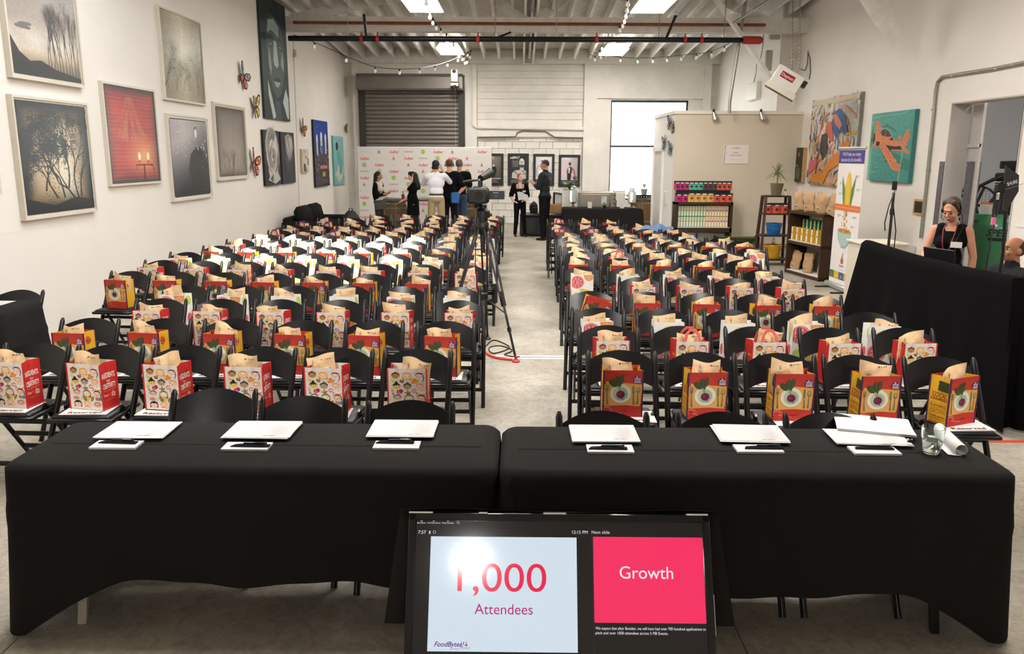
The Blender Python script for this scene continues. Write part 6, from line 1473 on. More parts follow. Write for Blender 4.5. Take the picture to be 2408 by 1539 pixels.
poster(1194,1243,361,437,po('2f2d31','x','2b2928',fig2,.28),'dark poster with a grey bare-chested man looking up')
poster(1254,1303,362,438,po('d9d4d8','x','3a3838',fig3,.6),'pale poster behind the man in a black shirt')
poster(1314,1363,364,440,po('d9ccd0','x','3a3838',fig4,.35),'pale pink poster of a man in a vest above the planter')
# black bench, boxes
LE=M('black leather','151315',.35,bump=(30,.1))
p=at(1222,556,Z=0);q=at(1320,556,Z=0)
t=thing('leather_bench','black leather ottoman behind the two standing people','ottoman',((p.x+q.x)/2,p.y+.3,0));MB().box(0,0,.26,q.x-p.x,.6,.46).build('base',LE,t,bevel=.02,smooth=True);MB().box(0,0,.52,q.x-p.x,.6,.09).build('cushion',LE,t,bevel=.03,smooth=True)
for x in(-.4,.4):
    for y in (-.24,.24): MB().tube([(x,y,0),(x,y,.04)],.02,8).build('foot',blackm,t)
zb=.567;p=at(1255,505,Y=20.85);backpack((p.x,20.75,zb),'black backpack lying on the leather ottoman',.62,.5)
p=at(1305,500,Y=20.9);t=thing('cardboard_box','brown cardboard box on the ottoman behind the man in black','cardboard box',(p.x,20.85,zb));cb_=M('cardboard','a97f55',.8,noise=(10,.12));MB().box(0,0,.11,.3,.3,.22).build('carton',cb_,t,bevel=.003);MB().box(0,-.02,.2215,.3,.06,.002).build('packing_tape',M('brown tape','8c6840',.3),t)
p=at(1314,480,Y=21.4);t=thing('low_railing','black metal railing beside the white planter','railing',(p.x,21.4,0),0)
for dx,dy in ((-.1,.6),(.12,-.3)): MB().box(dx,dy,.52,.06,.06,1.04).build('post',blackm,t)
MB().bar((-.1,.6,1.02),(.12,-.3,1.02),.05,.05).build('top_rail',blackm,t)
for k in range(6): f_=(k+.5)/6;MB().bar((-.1+.22*f_,.6-.9*f_,.1),(-.1+.22*f_,.6-.9*f_,1.0),.015,.015).build('baluster',blackm,t)
# display table with cloth
p=at(1325,489,Z=.76);q=at(1505,489,Z=.76);tx0,tx1,ty=p.x,q.x,19.6
tabletop(tx0,tx1,ty,ty+.75,.75,'folding table under black cloth near the window',blackm)
drape(tx0,tx1,ty,ty+.75,.76,.03,(0,.04,.04,0),'tablecloth','black cloth over the drinks table near the window',33,amp=.02,folds=7)
tz=.763
def T(u,v,y): return at(u,v,Y=y).x
# planter with plant
q=at(1339,500,Y=20.9);t=thing('white_planter','tall white planter with a broad-leaved plant beside the drinks table','planter',(q.x,20.9,0))
hpl=at(1339,447,Y=20.9).z;MB().box(0,0,hpl/2,.38,.38,hpl,taper=1).build('pot',M('white planter glaze','e8e6e2',.4),t,bevel=.012,smooth=True)
MB().box(0,0,hpl-.0,.34,.34,.01).build('soil',M('soil','3a2c20',.95),t)
leafm=M('plant leaf','ffffff',.45,att=True)
rn=random.Random(5)
for k in range(11):
    an=k*2.4;L=rn.uniform(.22,.34);up_=rn.uniform(.5,1.1);mb=MB();c=lin('5f8a4a' if k%3 else '5a3a30')
    def lf(a,b,an=an,L=L,up_=up_):
        s=b*L;wd=.055*sin(PI*min(1,b*.95+.05))*(a-.5)*2;rr=s*cos(up_*(1-b*.5));z=hpl+s*sin(up_)*(1-.3*b*b)
        return (rr*cos(an)-wd*sin(an),rr*sin(an)+wd*cos(an),z+abs(a-.5)*.02)
    mb.grid(lf,2,6,c);mb.build('leaf',leafm,t,smooth=True)
# steel oven / counter behind the table
a_=at(1358,452,Y=21.0);b_=at(1447,489,Y=21.0);zt_=a_.z
t=thing('steel_cabinet','low stainless steel cabinet with a handle behind the drinks table','cabinet',((a_.x+b_.x)/2,21.2,0));w_=b_.x-a_.x
stl=M('dull stainless','8f877b',.35,.75,noise=(20,.1))
MB().box(0,0,zt_/2,w_,.5,zt_).build('body',stl,t,bevel=.012);MB().box(-.05,-.262,zt_-.3,w_*.78,.03,.5).build('door',stl,t,bevel=.006)
MB().tube([(w_*.34,-.28,zt_-.05),(w_*.34,-.34,zt_-.07),(w_*.34,-.34,zt_-.33),(w_*.34,-.28,zt_-.36)],.014,8).build('handle',chrome,t,smooth=True)
mb=MB();a=Art((w_*.12,-.28,zt_-.3),(1,0,0),(0,0,1),mb=mb);a.rect(0,0,.14,.2,'dcdcd8',0);a.rect(.02,.14,.05,.17,'4a7fc0',1);a.rect(.03,.02,.09,.045,'4a7fc0',1);mb.build('notice',printm,t)
for k in range(3): MB().tube([(w_*.46,-.25,zt_-.08-.1*k),(w_*.46,-.27,zt_-.08-.1*k)],.02,8).build('knob',blackm,t)
q=at(1450,470,Y=21.3);zz_=at(1450,447,Y=21.3).z;t=thing('white_fridge','small white fridge beside the steel cabinet','fridge',(q.x+.05,21.25,0));MB().box(0,0,zz_/2,.28,.5,zz_).build('case',enam,t,bevel=.015,smooth=True);MB().box(0,-.26,zz_*.5,.27,.03,zz_*.9).build('door',enam,t,bevel=.006);MB().box(-.1,-.285,zz_*.7,.02,.02,.2).build('handle',chrome,t)
# drink dispensers
def dispenser(u,y,label,col,ztop):
    x=T(u,460,y);t=thing('drink_dispenser',label,'drink dispenser',(x,y,tz),0,'drink dispensers on the black table');gl=M('frosted glass','dfe6e6',.12,trans=.75)
    MB().lathe([(.10,0),(.1,.015),(.025,.035),(.022,.09),(.08,.12),(.095,.13)],16).build('stand',M('turned wood','6a4a34',.5),t,smooth=True)
    h=ztop-tz-.13;MB().lathe([(.085,.131),(.10,.15),(.10,.131+h*.62),(.06,.131+h*.72),(.06,.131+h*.78)],18).build('jar',gl if col else M('white glass jar','f1f1ef',.2,trans=.3),t,smooth=True)
    MB().lathe([(.066,.131+h*.78),(.066,.131+h*.84),(.02,.131+h*.9),(.0,.131+h*.9)],16).build('lid',chrome if col else M('white lid','f1efec',.4),t,smooth=True)
    MB().tube([(0,-.1,.18),(0,-.14,.18),(0,-.14,.15)],.012,6).build('tap',chrome,t)
dispenser(1348,19.95,'clear glass drink dispenser on a wooden stand at the left of the drinks table',1,at(1348,432,Y=19.95).z)
dispenser(1486,19.95,'white drink dispenser on a wooden stand at the right of the drinks table',0,at(1486,437,Y=19.95).z)
for u,lb,w in ((1387,'left white card standing on the drinks table',.1),(1463,'right white card standing on the drinks table',.1)):
    tag(MB().box(0,0,.075,w,.015,.15,Matrix.Rotation(-.12,3,'X')).build('table_card',paper,loc=(T(u,480,19.75),19.75,tz)),lb,'card')
t=thing('succulent_pot','little succulent in a black pot on the drinks table','potted plant',(T(1422,480,19.75),19.75,tz));MB().lathe([(.035,0),(.04,.07)],12).build('pot',blackm,t)
for k in range(9): MB().tube([(0,0,.07),(.03*cos(k*2.4),.03*sin(k*2.4),.1),(.035*cos(k*2.4),.035*sin(k*2.4),.13)],[.009,.012,.002],6).build('leaf',M('succulent green','8aa06a',.5),t,smooth=True)
# barrel table by the window
x=at(1513,500,Y=23.3).x;barrel(x,23.55,'oak barrel under the window sill behind the drinks table')
tag(MB().box(x,23.55,.90,1.0,.65,.05).build('bar_top',blackm,bevel=.006),'black slab top resting on the barrel by the window','table top')
t=thing('window_plant','small grey pot with a pale plant on the barrel top by the window','potted plant',(at(1514,470,Y=23.4).x,23.4,.927));MB().lathe([(.07,0),(.1,.16)],14).build('pot',M('grey pot','9a948c',.6),t)
for k in range(7): MB().tube([(0,0,.16),(.04*cos(k*2.4),.04*sin(k*2.4),.28),(.09*cos(k*2.4),.09*sin(k*2.4),.34)],[.006,.014,.003],5,flat=.4).build('leaf',M('pale leaf','9fb89a',.5),t)
# blue jacket on a chair of the far right block
p=at(1545,533,Y=13.9)
mb=MB()
def jk(a,b): return (p.x-.27+.55*a,p.y+.03*sin(a*9)+.14*(b-.5)*2,.80+.06*sin(PI*a)*(1-abs(b-.5)*2)+.02*sin(a*14)-abs(b-.5)*.26)
mb.grid(jk,14,8);tag(mb.build('folded_jacket',M('blue denim','6f8cb8',.8,noise=(20,.2)),smooth=True,solid=.02),'light blue jacket hung over a far right chair back','jacket')
# ================================================================== SHELVES BY THE PARTITION
wd=M('dark walnut','3d2614',.45,noise=(10,.35),stretch=(.3,1,1),bump=(30,.04));whl=M('white liner','ded9cf',.7)
SY0=17.5
xa=at(1590,470,Y=SY0).x;xb=at(1725,470,Y=SY0).x;zt=at(1650,476,Y=SY0).z;zs=at(1650,536,Y=SY0).z
t=thing('wooden_shelf','low brown shelf unit in front of the beige partition, full of cans','shelf unit',(xa,SY0,0));w_=xb-xa;D_=.4
MB().box(w_/2,D_/2,zt-.03,w_,D_,.06).build('top_board',wd,t,bevel=.004);MB().box(w_/2,D_/2,zs-.05,w_,D_,.10).build('middle_board',wd,t,bevel=.004);MB().box(w_/2,D_/2,.05,w_,D_,.08).build('bottom_board',wd,t)
for x in (.025,w_-.025): MB().box(x,D_/2,zt/2,.05,D_,zt).build('side_board',wd,t,bevel=.003)
MB().box(w_/2,D_-.015,zt/2,w_-.1,.02,zt-.1).build('back_board',whl,t);MB().box(w_/2,D_/2,zs+.004,w_-.1,D_-.02,.008).build('shelf_liner',whl,t)
pouch_c={'m':('b8286a','magenta'),'t':('4fb59a','teal'),'d':('5a4440','dark brown'),'r':('d2553f','coral'),'y':('d9a85a','yellow')}
def pouch_mesh(c,w,h):
    mb=MB();col=lin(pouch_c[c][0]);k=lin('1a1616')
    def f(s): return lambda a,b:((a-.5)*w,s*.035*sin(PI*a)**.6*(1-b)**.5*(1 if b<.98 else 0)-0,b*h)
    mb.grid(f(-1),4,5,cf=lambda a,b:col if b<.66 else k);mb.grid(lambda a,b:f(1)(1-a,b),4,5,cf=lambda a,b:col if b<.66 else k)
    a=Art((0,-.036,0),(1,0,0),(0,0,1),mb=mb);a.ell(.0,h*.38,w*.2,h*.13,'2d2422' if c!='y' else '7a5a40',1,9);a.rect(-w*.25,h*.72,w*.25,h*.82,'e8e2da',1)
    return mb.mesh('snack_pouch',printm)
PM={c:pouch_mesh(c,.145 if c!='y' else .17,.19 if c!='y' else .22) for c in pouch_c}
def pouches(seqs,x0,y,z,lab,dx):
    for i,c in enumerate(seqs):
        o=link('snack_pouch',PM[c],None,(x0+dx*i,y,z));tag(o,'%s snack pouch, %s, %s from left'%(pouch_c[c][1],lab,ORD[i] if i<15 else 'last'),'snack pouch','snack pouches on the low shelf top')
za=zt+.001
rb=MB().box(w_/2+xa,SY0+.27,zt+.125,w_-.06,.16,.25).build('display_riser',blackm);tag(rb,'black display riser under the back row of snack pouches','display stand')
zr=zt+.251
pouches('mmmtttdddrrr',xa+.06,SY0+.25,zr-.0,'back row on low shelf',(w_-.12)/11)
pouches('mmyyyyrrr',xa+.07,SY0+.08,za,'front row on low shelf',(w_-.14)/8)
def carton_mesh(c1,c2):
    mb=MB();mb.box(0,0,.115,.058,.058,.225,col=lin(c1));a=Art((0,-.029,0),(1,0,0),(0,0,1),mb=mb,base=.0012);a.rect(-.022,.01,.022,.215,'e6e2d6',0);a.rect(-.02,.11,.02,.125,c2,1);a.ell(0,.14,.012,.014,c2,1,8);a.rect(-.01,.18,.012,.19,'5a5a5a',1);return mb.mesh('carton',printm)
CM={'g':carton_mesh('2f8f4f','c9b93a'),'y':carton_mesh('d1a32a','c0402f')}
zsh=(zt-.06-zs)
for r in range(2):
    for i in range(18):
        c='g' if i<10 else 'y';x=xa+.1+(w_-.2)*i/17
        o=link('carton',CM[c],None,(x,SY0+.12,zs+.009+r*.229));o.scale=(1,1,1);tag(o,'%s juice carton, %s row of low shelf, %s from %s'%({'g':'green','y':'yellow'}[c],'upper' if r else 'lower',ORD[i] if i<10 else ORD[17-i],'left' if i<10 else 'right'),'carton','juice cartons on the low shelf')
q=at(1735,545,Y=17.6).x;t=thing('green_crate','dark crate with green lining beside the low shelf','crate',(q-.3,17.3,0));
MB().box(.2,0,.3,.9,.3,.02).build('board',wd,t);MB().box(.2,.14,.17,.86,.02,.3).build('lining',M('green lining','6a9a2a',.6),t)
for x in(-.24,.64): MB().box(x,0,.17,.03,.3,.34).build('side_board',wd,t)
mb=MB();q=at(1730,363,Y=PY);a=Art((q.x,PY-.012,q.z),(1,0,0),(0,0,1),mb=mb,base=.001,eps=.0008);mb.box(q.x,PY-.007,q.z,.54,.01,.4,col=lin('ece3dc'))
a.text('FoodBytes!',0,.12,.03,'d9534a',1,bold=True,shear=.3);a.text('Snacks',0,.02,.03,'4a4040',1);a.text('Help Yourself!',0,-.035,.03,'4a4040',1);a.text('compliments of our sponsors',0,-.12,.012,'c9858a',1)
rn=random.Random(3)
for k in range(16): a.ell(-.24+rn.uniform(-.015,.015),-.18+k*.024,.012,.009,rn.choice(['c0392b','4a6a8a','8a4a30','333333']),1,6)
tag(mb.build('snack_sign',printm),'white snacks help yourself sign on the beige partition','sign')
q=at(1572,463,Y=PY);o=MB().box(*lerp2(.28),at(1572,466,Y=PY+.6).z,.06,.16,.3).build('thermostat_box',M('grey box','cfcac2',.5),bevel=.01);tag(o,'grey switch box on the partition end wall','electrical box')
# ---- ladder shelf
lx0,ly=at(1795,625,Z=0).x,at(1795,625,Z=0).y
def LX(u,v,y=None): q=at(u,v,Y=y or ly);return q.x,q.z
t=thing('ladder_shelf','tapering dark wooden ladder shelf with plant on top','shelf',(0,0,0))
zt=LX(1830,465)[1];xL0,xR0=LX(1787,625)[0],LX(1862,625)[0];xL1,xR1=LX(1806,465)[0],LX(1862,465)[0]
xR0=LX(1858,600)[0]
dpt=.42
for (a,b) in ((Vector((xL0,ly,0)),Vector((xL1,ly+.12,zt))),(Vector((xR0,ly,0)),Vector((xR1,ly+.12,zt))),(Vector((xL0,ly+dpt,0)),Vector((xL1,ly+.12+.22,zt))),(Vector((xR0,ly+dpt,0)),Vector((xR1,ly+.34,zt)))):
    MB().bar(a,b,.045,.045).build('leg',wd,t)
lz=[]
for k,v in enumerate((463,505,556,612)):
    z=LX(1830,v)[1];f_=z/zt;z=max(z,.06);x0=xL0+(xL1-xL0)*f_;x1=xR0+(xR1-xR0)*f_;y0=ly+.12*f_;y1=ly+dpt-(dpt-.34)*f_
    MB().box((x0+x1)/2,(y0+y1)/2,z,x1-x0+.05,y1-y0+.04,.028).build('shelf_board',wd,t,bevel=.003);lz.append((z+.015,(x0+x1)/2,(y0+y1)/2,x1-x0))
z,x,y,_w=lz[0]
t=thing('dracaena','spiky potted plant on top of the ladder shelf','potted plant',(x,y,z))
MB().lathe([(.085,0),(.12,.2),(.125,.22),(.11,.22),(.105,.2)],16).build('pot',M('mossy clay pot','7d6f58',.9,noise=(8,.35)),t,smooth=True);MB().lathe([(0,.2),(.108,.2)],14,cap=False).build('soil',M('soil','3a2c20',.95),t)
MB().tube([(0,0,.2),(.005,0,.32),(0,0,.42)],.012,8).build('stem',M('plant stem','8a7a55',.8),t)
rn=random.Random(17)
for k in range(60):
    an=rn.uniform(0,6.28);el=rn.uniform(-.2,1.45);L=rn.uniform(.2,.32);mb=MB()
    d=Vector((cos(an)*cos(el),sin(an)*cos(el),sin(el)));sd=Vector((-sin(an),cos(an),0));b0=Vector((0,0,.40+rn.uniform(-.04,.04)))
    P=[b0+d*L*s+Vector((0,0,-.10*s*s)) for s in (0,.35,.7,1)];wz=[.006,.010,.007,.0008]
    vs=[];[vs.extend([P[i]-sd*wz[i],P[i]+sd*wz[i]]) for i in range(4)];mb.add(vs,[(0,1,3,2),(2,3,5,4),(4,5,7,6)],lin(rn.choice(['7b8a52','5f7340','93985e','6a6a42'])));mb.build('leaf',leafm,t)
t=thing('small_white_jar','small white jar beside the potted plant on the ladder shelf','jar',(x+_w*.45-.03,y,z));MB().lathe([(.04,0),(.045,.06),(.03,.08)],12).build('jar',M('white ceramic','ece8e2',.4),t,smooth=True);MB().ball((0,0,.1),.025,8).build('plant',M('succulent green','8aa06a',.5),t)
z,x,y,_w=lz[1]
for i in range(5): o=link('snack_pouch',PM['r'],None,(x-_w*.36+i*_w*.17,y-.1+.05*(i%2),z));tag(o,'coral snack pouch on the ladder shelf, %s from left'%ORD[i],'snack pouch','coral pouches on the ladder shelf')
def bucket(x,y,z,c,label,r=.14,h=.2):
    t=thing('metal_bucket',label,'bucket',(x,y,z));m=M('bucket '+c,c,.35,.2)
    MB().lathe([(0,0),(r*.75,0),(r,h),(r*1.05,h),(r*1.03,h+.012),(r*.97,h+.006),(r*.72,.01)],20).build('pail',m,t,smooth=True);MB().tube([(r*cos(a_)*1.05,0,h-.02-sin(a_)*.0) if False else (r*1.03*cos(a_),-r*.9*abs(sin(a_)),h-.02-.07*abs(sin(a_))) for a_ in [PI*i/10 for i in range(11)]],.004,5).build('handle',galv,t);return t
z,x,y,_w=lz[2];bucket(x,y,z,'1f6fb5','blue metal bucket on the ladder shelf',.15,.2);tag(MB().ball((x,y,z+.15),.13,12,sz=.5).build('dark_bundle',fab,smooth=True),'dark bundle inside the blue bucket','bundle')
z,x,y,_w=lz[3];bucket(x,y,z,'d9a41f','yellow metal bucket on the bottom of the ladder shelf',.17,.24)
t=thing('glass_bottle','clear glass bottle standing in the yellow bucket','bottle',(x+.02,y+.03,z+.02));MB().lathe([(.05,0),(.055,.2),(.02,.3),(.02,.36)],12).build('bottle',glassm,t,smooth=True)
# ---- crate shelf right (front face runs toward the viewer)
A=at(1844,640,Z=0);B=at(1924,663,Z=0)
ux_=(B-A);W_=ux_.length;ux_.normalize();ang=math.atan2(ux_.y,ux_.x)
t=thing('crate_shelf','tall dark wooden crate shelf with cartons and kraft bags','shelf unit',(A.x,A.y,0),ang)
z1=at(1859,566,Y=A.y).z;z2=at(1859,495,Y=A.y).z
z1=at(1849,566,X=A.x+.02).z;z2=at(1858,495,Y=A.y).z
D_=.40
def SB(x,y,z,w,d,h,n='side_board',m=wd): return MB().box(x,y,z,w,d,h).build(n,m,t,bevel=.003)
for x in(.015,W_-.015): SB(x,D_/2,z2/2,.03,D_,z2)
for z,n in ((.03,'bottom_board'),(z1,'middle_board'),(z2-.02,'top_board')): SB(W_/2,D_/2,z,W_,D_,.05,n)
SB(W_/2,D_-.01,z2/2,W_-.06,.015,z2-.06,'back_board',whl);SB(W_/2,D_/2,.06,W_-.06,D_-.03,.01,'shelf_liner',whl);SB(W_/2,D_/2,z1+.03,W_-.06,D_-.03,.01,'shelf_liner',whl)
def loc2(x,y,z): return Vector((A.x+cos(ang)*x-sin(ang)*y,A.y+sin(ang)*x+cos(ang)*y,z))
for r,(c,n,y) in enumerate((('y',7,.08),('g',9,.28))):
    for i in range(n):
        zo=z1+.036+(.13 if c=='g' else 0)
        o=link('carton',CM[c],None,loc2(.08+(W_-.16)*i/(n-1),y,zo));o.rotation_euler=(0,0,ang);tag(o,'%s carton on the crate shelf, %s from left'%({'g':'green','y':'yellow'}[c],ORD[i]),'carton','cartons on the crate shelf')
o=MB().box(W_/2,.29,z1+.036+.064,W_-.1,.14,.126).build('carton_riser',whl,loc=(A.x,A.y,0),rz=ang);tag(o,'white riser under the green cartons on the crate shelf','display stand')
def kbag_mesh(seed):
    rn=random.Random(seed);m=MB();ph=[rn.uniform(0,6) for _ in range(4)];w,h=.12,.33
    def f(s):
        def g(a,b):
            x=(2*a-1);ed=max(0,1-abs(x)**4)*(1-b)**.45*(.3+.7*min(1,b*8+.6));return (x*w*(1-.08*sin(b*5+ph[0])),s*.065*ed+.008*sin(x*6+b*14+ph[1])+.012*(b**3)*sin(ph[2]+x*2),b*h+.008*sin(x*4+ph[3])*b)
        return g
    c=lin('bf9a70');m.grid(f(-1),8,10,c);m.grid(lambda a,b:f(1)(1-a,b),8,10,c)
    def wp(x,y): return -f(-1)((x/w+1)/2,min(1,max(0,y/h)))[1]
    a=Art((0,0,0),(1,0,0),(0,0,1),mb=m,warp=wp,base=.002)
    for k in range(5): a.rect(-.07+.01*(k%2),.2-.02*k,-.005+.0,.207-.02*k,'8f7355',0);a.rect(0.0,.2-.02*k,.07-.01*(k%3),.207-.02*k,'8f7355',0)
    a.rect(-.03,.06,.03,.075,'4a5a8a',0);return m.mesh('kraft_bag',MATS['kraft snack bag'],smooth=True,angle=70)
KB=[kbag_mesh(s) for s in range(4)]
for i in range(7):
    o=link('kraft_bag',KB[i%4],None,loc2(.08+(W_-.1)*i/6,.14+.08*(i%2),z2+.006));o.rotation_euler=(-.05,(-.12,.05,-.1,.1,.25,.3,.32)[i],ang+.15);tag(o,'kraft coffee bag on top of the crate shelf, %s from left'%ORD[i],'kraft bag','kraft bags on the crate shelf')
for i in range(5):
    o=link('kraft_bag',KB[(i+1)%4],None,loc2(.12+(W_-.26)*i/4,(.12,.26,.12,.27,.14)[i],.066));o.rotation_euler=(-.1,(.12,0,-.1,.08,.0)[i],ang+.1);tag(o,'kraft coffee bag in the bottom of the crate shelf, %s from left'%ORD[i],'kraft bag','kraft bags on the crate shelf')
# ---- roll-up banner
A=at(1948,672,Z=0);B=at(2004,695,Z=0);ztop=at(1972,349,Y=A.y).z
d=(B-A);Wb=d.length;ang=math.atan2(d.y,d.x)
t=thing('rollup_banner','tall white roll-up banner with corn cob and bowl of cereal','banner',(A.x,A.y,0),ang)
MB().box(Wb/2,0,.05,Wb+.06,.14,.085).build('base',M('silver base','b9b9b4',.4,.6),t,bevel=.02,smooth=True)
for x in(.15,Wb-.15): MB().box(x,-.12,.012,.03,.3,.02).build('foot',blackm,t)
MB().tube([(-.02,0,ztop),(Wb+.02,0,ztop)],.02,8).build('top_bar',M('silver base','b9b9b4',.4,.6),t);MB().tube([(Wb/2,.03,.05),(Wb/2,.03,ztop+.01)],.012,6).build('support_pole',galv,t)
mb=MB();mb.box(Wb/2,0,(ztop+.09)/2,Wb,.002,ztop-.09,col=lin('e9e3de'));h_=ztop-.1;a=Art((0,-.0015,.1),(1,0,0),(0,0,1),mb=mb,base=.002,eps=.0012);w=Wb
def yy(f): return h_*(1-f)
a.rect(w*.0,yy(.11),w,yy(.015),'4a3f86',1);a.text("We'll help you enjoy",w*.5,yy(.055),.055,'e6e2f0',2,w=w*.72);a.text('success by the bowlful.',w*.5,yy(.095),.055,'e6e2f0',2,w=w*.8)
a.poly([(w*.38,yy(.41)),(w*.36,yy(.28)),(w*.42,yy(.2)),(w*.47,yy(.165)),(w*.55,yy(.2)),(w*.6,yy(.28)),(w*.58,yy(.41))],'e6b93a',1)
for k in range(5): a.line([(w*(.41+.035*k),yy(.4)),(w*(.42+.03*k),yy(.21))],.008,'f2d36a',2)
for sgn in(-1,1): a.poly([(w*(.48+sgn*.1),yy(.41)),(w*(.48+sgn*.12),yy(.3)),(w*(.48+sgn*.27),yy(.2)),(w*(.48+sgn*.22),yy(.33)),(w*(.48+sgn*.16),yy(.41))],'5f8a3a',1)
a.rect(0,yy(.455),w,yy(.41),'e0743a',3);a.text('Rabobank. The financial link in the global food chain',w*.5,yy(.437),.02,'f6d9c6',4,w=w*.9)
rn=random.Random(4)
for k in range(34): a.ell(w*(.45+rn.gauss(0,.06)),yy(rn.uniform(.46,.6)),.022,.012,rn.choice(['cf9240','b87830','dca65a']),1,6,rot=rn.uniform(0,3))
a.poly([(w*.2,yy(.61)),(w*.75,yy(.61)),(w*.72,yy(.67)),(w*.6,yy(.715)),(w*.35,yy(.715)),(w*.23,yy(.67))],'a9c4bf',3);a.ell(w*.475,yy(.605),w*.27,.035,'c58a45',3,16);a.rect(w*.38,yy(.73),w*.57,yy(.715),'8fb0aa',3)
for k in range(30): a.ell(w*(.475+rn.uniform(-.22,.22)),yy(.6+rn.uniform(-.008,.008)),.02,.012,rn.choice(['cf9240','b87830','dca65a']),4,6,rot=rn.uniform(0,3))
a.ell(w*.48,yy(.83),.05,.045,'c5603a',1,12);a.line([(w*.48,yy(.81)),(w*.5,yy(.765))],.03,'4a4a7a',2,.005);a.text('Rabobank',w*.48,yy(.873),.03,'4a4a86',1,bold=True);a.text('www.rabobank.com/food',w*.48,yy(.9),.012,'8a8a96',1)
for k,c in enumerate(('5a6a3a','d9b93a','4a5f86','c9a24a','c97a5a')): a.rect(w*.2*k,yy(.97),w*.2*(k+1),yy(.915),c,1);a.ell(w*(.2*k+.1),yy(.95),.03,.02,('7a8a4a','e8d060','8aa0c0','e0bf6a','6f9fc0')[k],2,8)
for u_,f_ in ((.72,.195),(.8,.29),(.12,.25),(.1,.33),(.75,.49),(.14,.49),(.7,.56)): a.rect(w*u_,yy(f_+.004),w*(u_+.15),yy(f_),'8f8a92',1);a.rect(w*u_,yy(f_+.014),w*(u_+.1),yy(f_+.01),'b5b0b6',1)
mb.build('banner_sheet',printm,t)
# ---- small cabinet behind the drape
q=at(2018,600,Y=9.6);t=thing('drawer_cabinet','cream cabinet with drawers half hidden by the black drape','cabinet',(q.x+.34,9.9,0));hz_=at(2018,578,Y=9.6).z;cm_=M('cream enamel','cfc6b4',.5)
MB().box(0,0,hz_/2,.5,.5,hz_).build('body',cm_,t,bevel=.008);MB().box(0,0,hz_+.01,.54,.54,.03).build('top',cm_,t,bevel=.006)
for k in range(3):
    d_=MB().box(0,-.258,hz_*(.2+.3*k),.44,.02,hz_*.26).build('drawer',cm_,t,bevel=.005);MB().box(0,-.28,hz_*(.2+.3*k),.12,.02,.02).build('handle',galv,d_)
# ================================================================== BLACK DRAPE AND TECH DESK
p0=at(2035,563,Z=1.15);p1=at(2400,651,Z=1.15)
print('drape',p0,p1)
dz=1.13
mb=MB()
def dr_(a,b):
    base=p0+(p1-p0)*a;n=Vector((-(p1-p0).y,(p1-p0).x,0)).normalized()
    if n.x>0:n=-n
    sag=.03*sin(PI*a)
    if b<.12: off=n*(.02-.10*(1-b/.12));z=dz-sag+.01*sin(b*20)
    else:
        t_=(b-.12)/.88;z=(dz-sag)*(1-t_)+.02*t_;off=n*(.03+.10*t_+ (.022*sin(a*17+1)+.010*sin(a*41)+.02*sin(a*6))*t_**.8)
    sp=(a-.5)*.16*max(0,b-.12);return base+off+(p1-p0).normalized()*sp*3+Vector((0,0,z-base.z))
mb.grid(dr_,80,22);tag(mb.build('black_drape',cloth2,smooth=True,angle=70,solid=.003),'long black drape screening the sound desk at right','drape')
mb=MB()
def dr2(a,b):
    base=Vector((p1.x-.07+.62*a,p1.y-.02-.0*a,0));return base+Vector((.03*sin(a*20),-.10*b+.04*sin(a*17)*b,(dz-.01)*(1-b)+.02))
mb.grid(dr2,26,14);tag(mb.build('black_drape',cloth2,smooth=True,angle=70,solid=.003),'short black drape closing the end of the sound desk','drape')
dk0=thing('sound_desk','sound desk table hidden behind the long black drape','table',(0,0,0))
dv=(p1-p0);dn=Vector((-dv.y,dv.x,0)).normalized();dn=dn if dn.x>0 else -dn
cdk=(p0+p1)/2+dn*.27;an_=math.atan2(dv.y,dv.x);dk0.location=(cdk.x,cdk.y,0);dk0.rotation_euler=(0,0,an_)
MB().box(0,0,.90,dv.length-.1,.42,.04).build('top',M('grey top','4a4846',.6),dk0,bevel=.005)
for x in(-1,1):
    for y in (-1,1): MB().tube([(x*(dv.length/2-.15),y*.17,0),(x*(dv.length/2-.15),y*.17,.88)],.02,8).build('leg',blackm,dk0)
DZt=.922
# laptop
q=at(2187,590,Z=1.15);lp=thing('laptop','open black laptop used by the woman in headphones','laptop',(q.x+.12,q.y-.0,DZt),R(-70))
MB().box(0,.12,.012,.35,.24,.02).build('keyboard_base',blackm,lp,bevel=.004)
mb=MB();r_=Matrix.Rotation(R(12),3,'X');mb.box(0,-.03,.135,.35,.012,.24,r_);mb.build('lid',M('laptop lid','1b1b1d',.35),lp,bevel=.004)
mb=MB();a=Art((0,-.041,.13),(1,0,0),(0,.2,1),base=.001,mb=mb);a.text('acer',-.08,.04,.025,'5a5a5e',1,bold=True);a.rect(-.15,.075,-.11,.11,'e6e2e0',1);a.rect(-.12,.08,-.112,.105,'c8342c',2);mb.build('lid_print',printm,lp)
q=at(2300,632,Z=1.12);tag(MB().box(0,0,.012,.32,.24,.022).build('white_laptop',enam,loc=(q.x+.1,q.y+.05,DZt),rz=R(-72),bevel=.006,smooth=True),'closed white laptop on the sound desk edge','laptop')
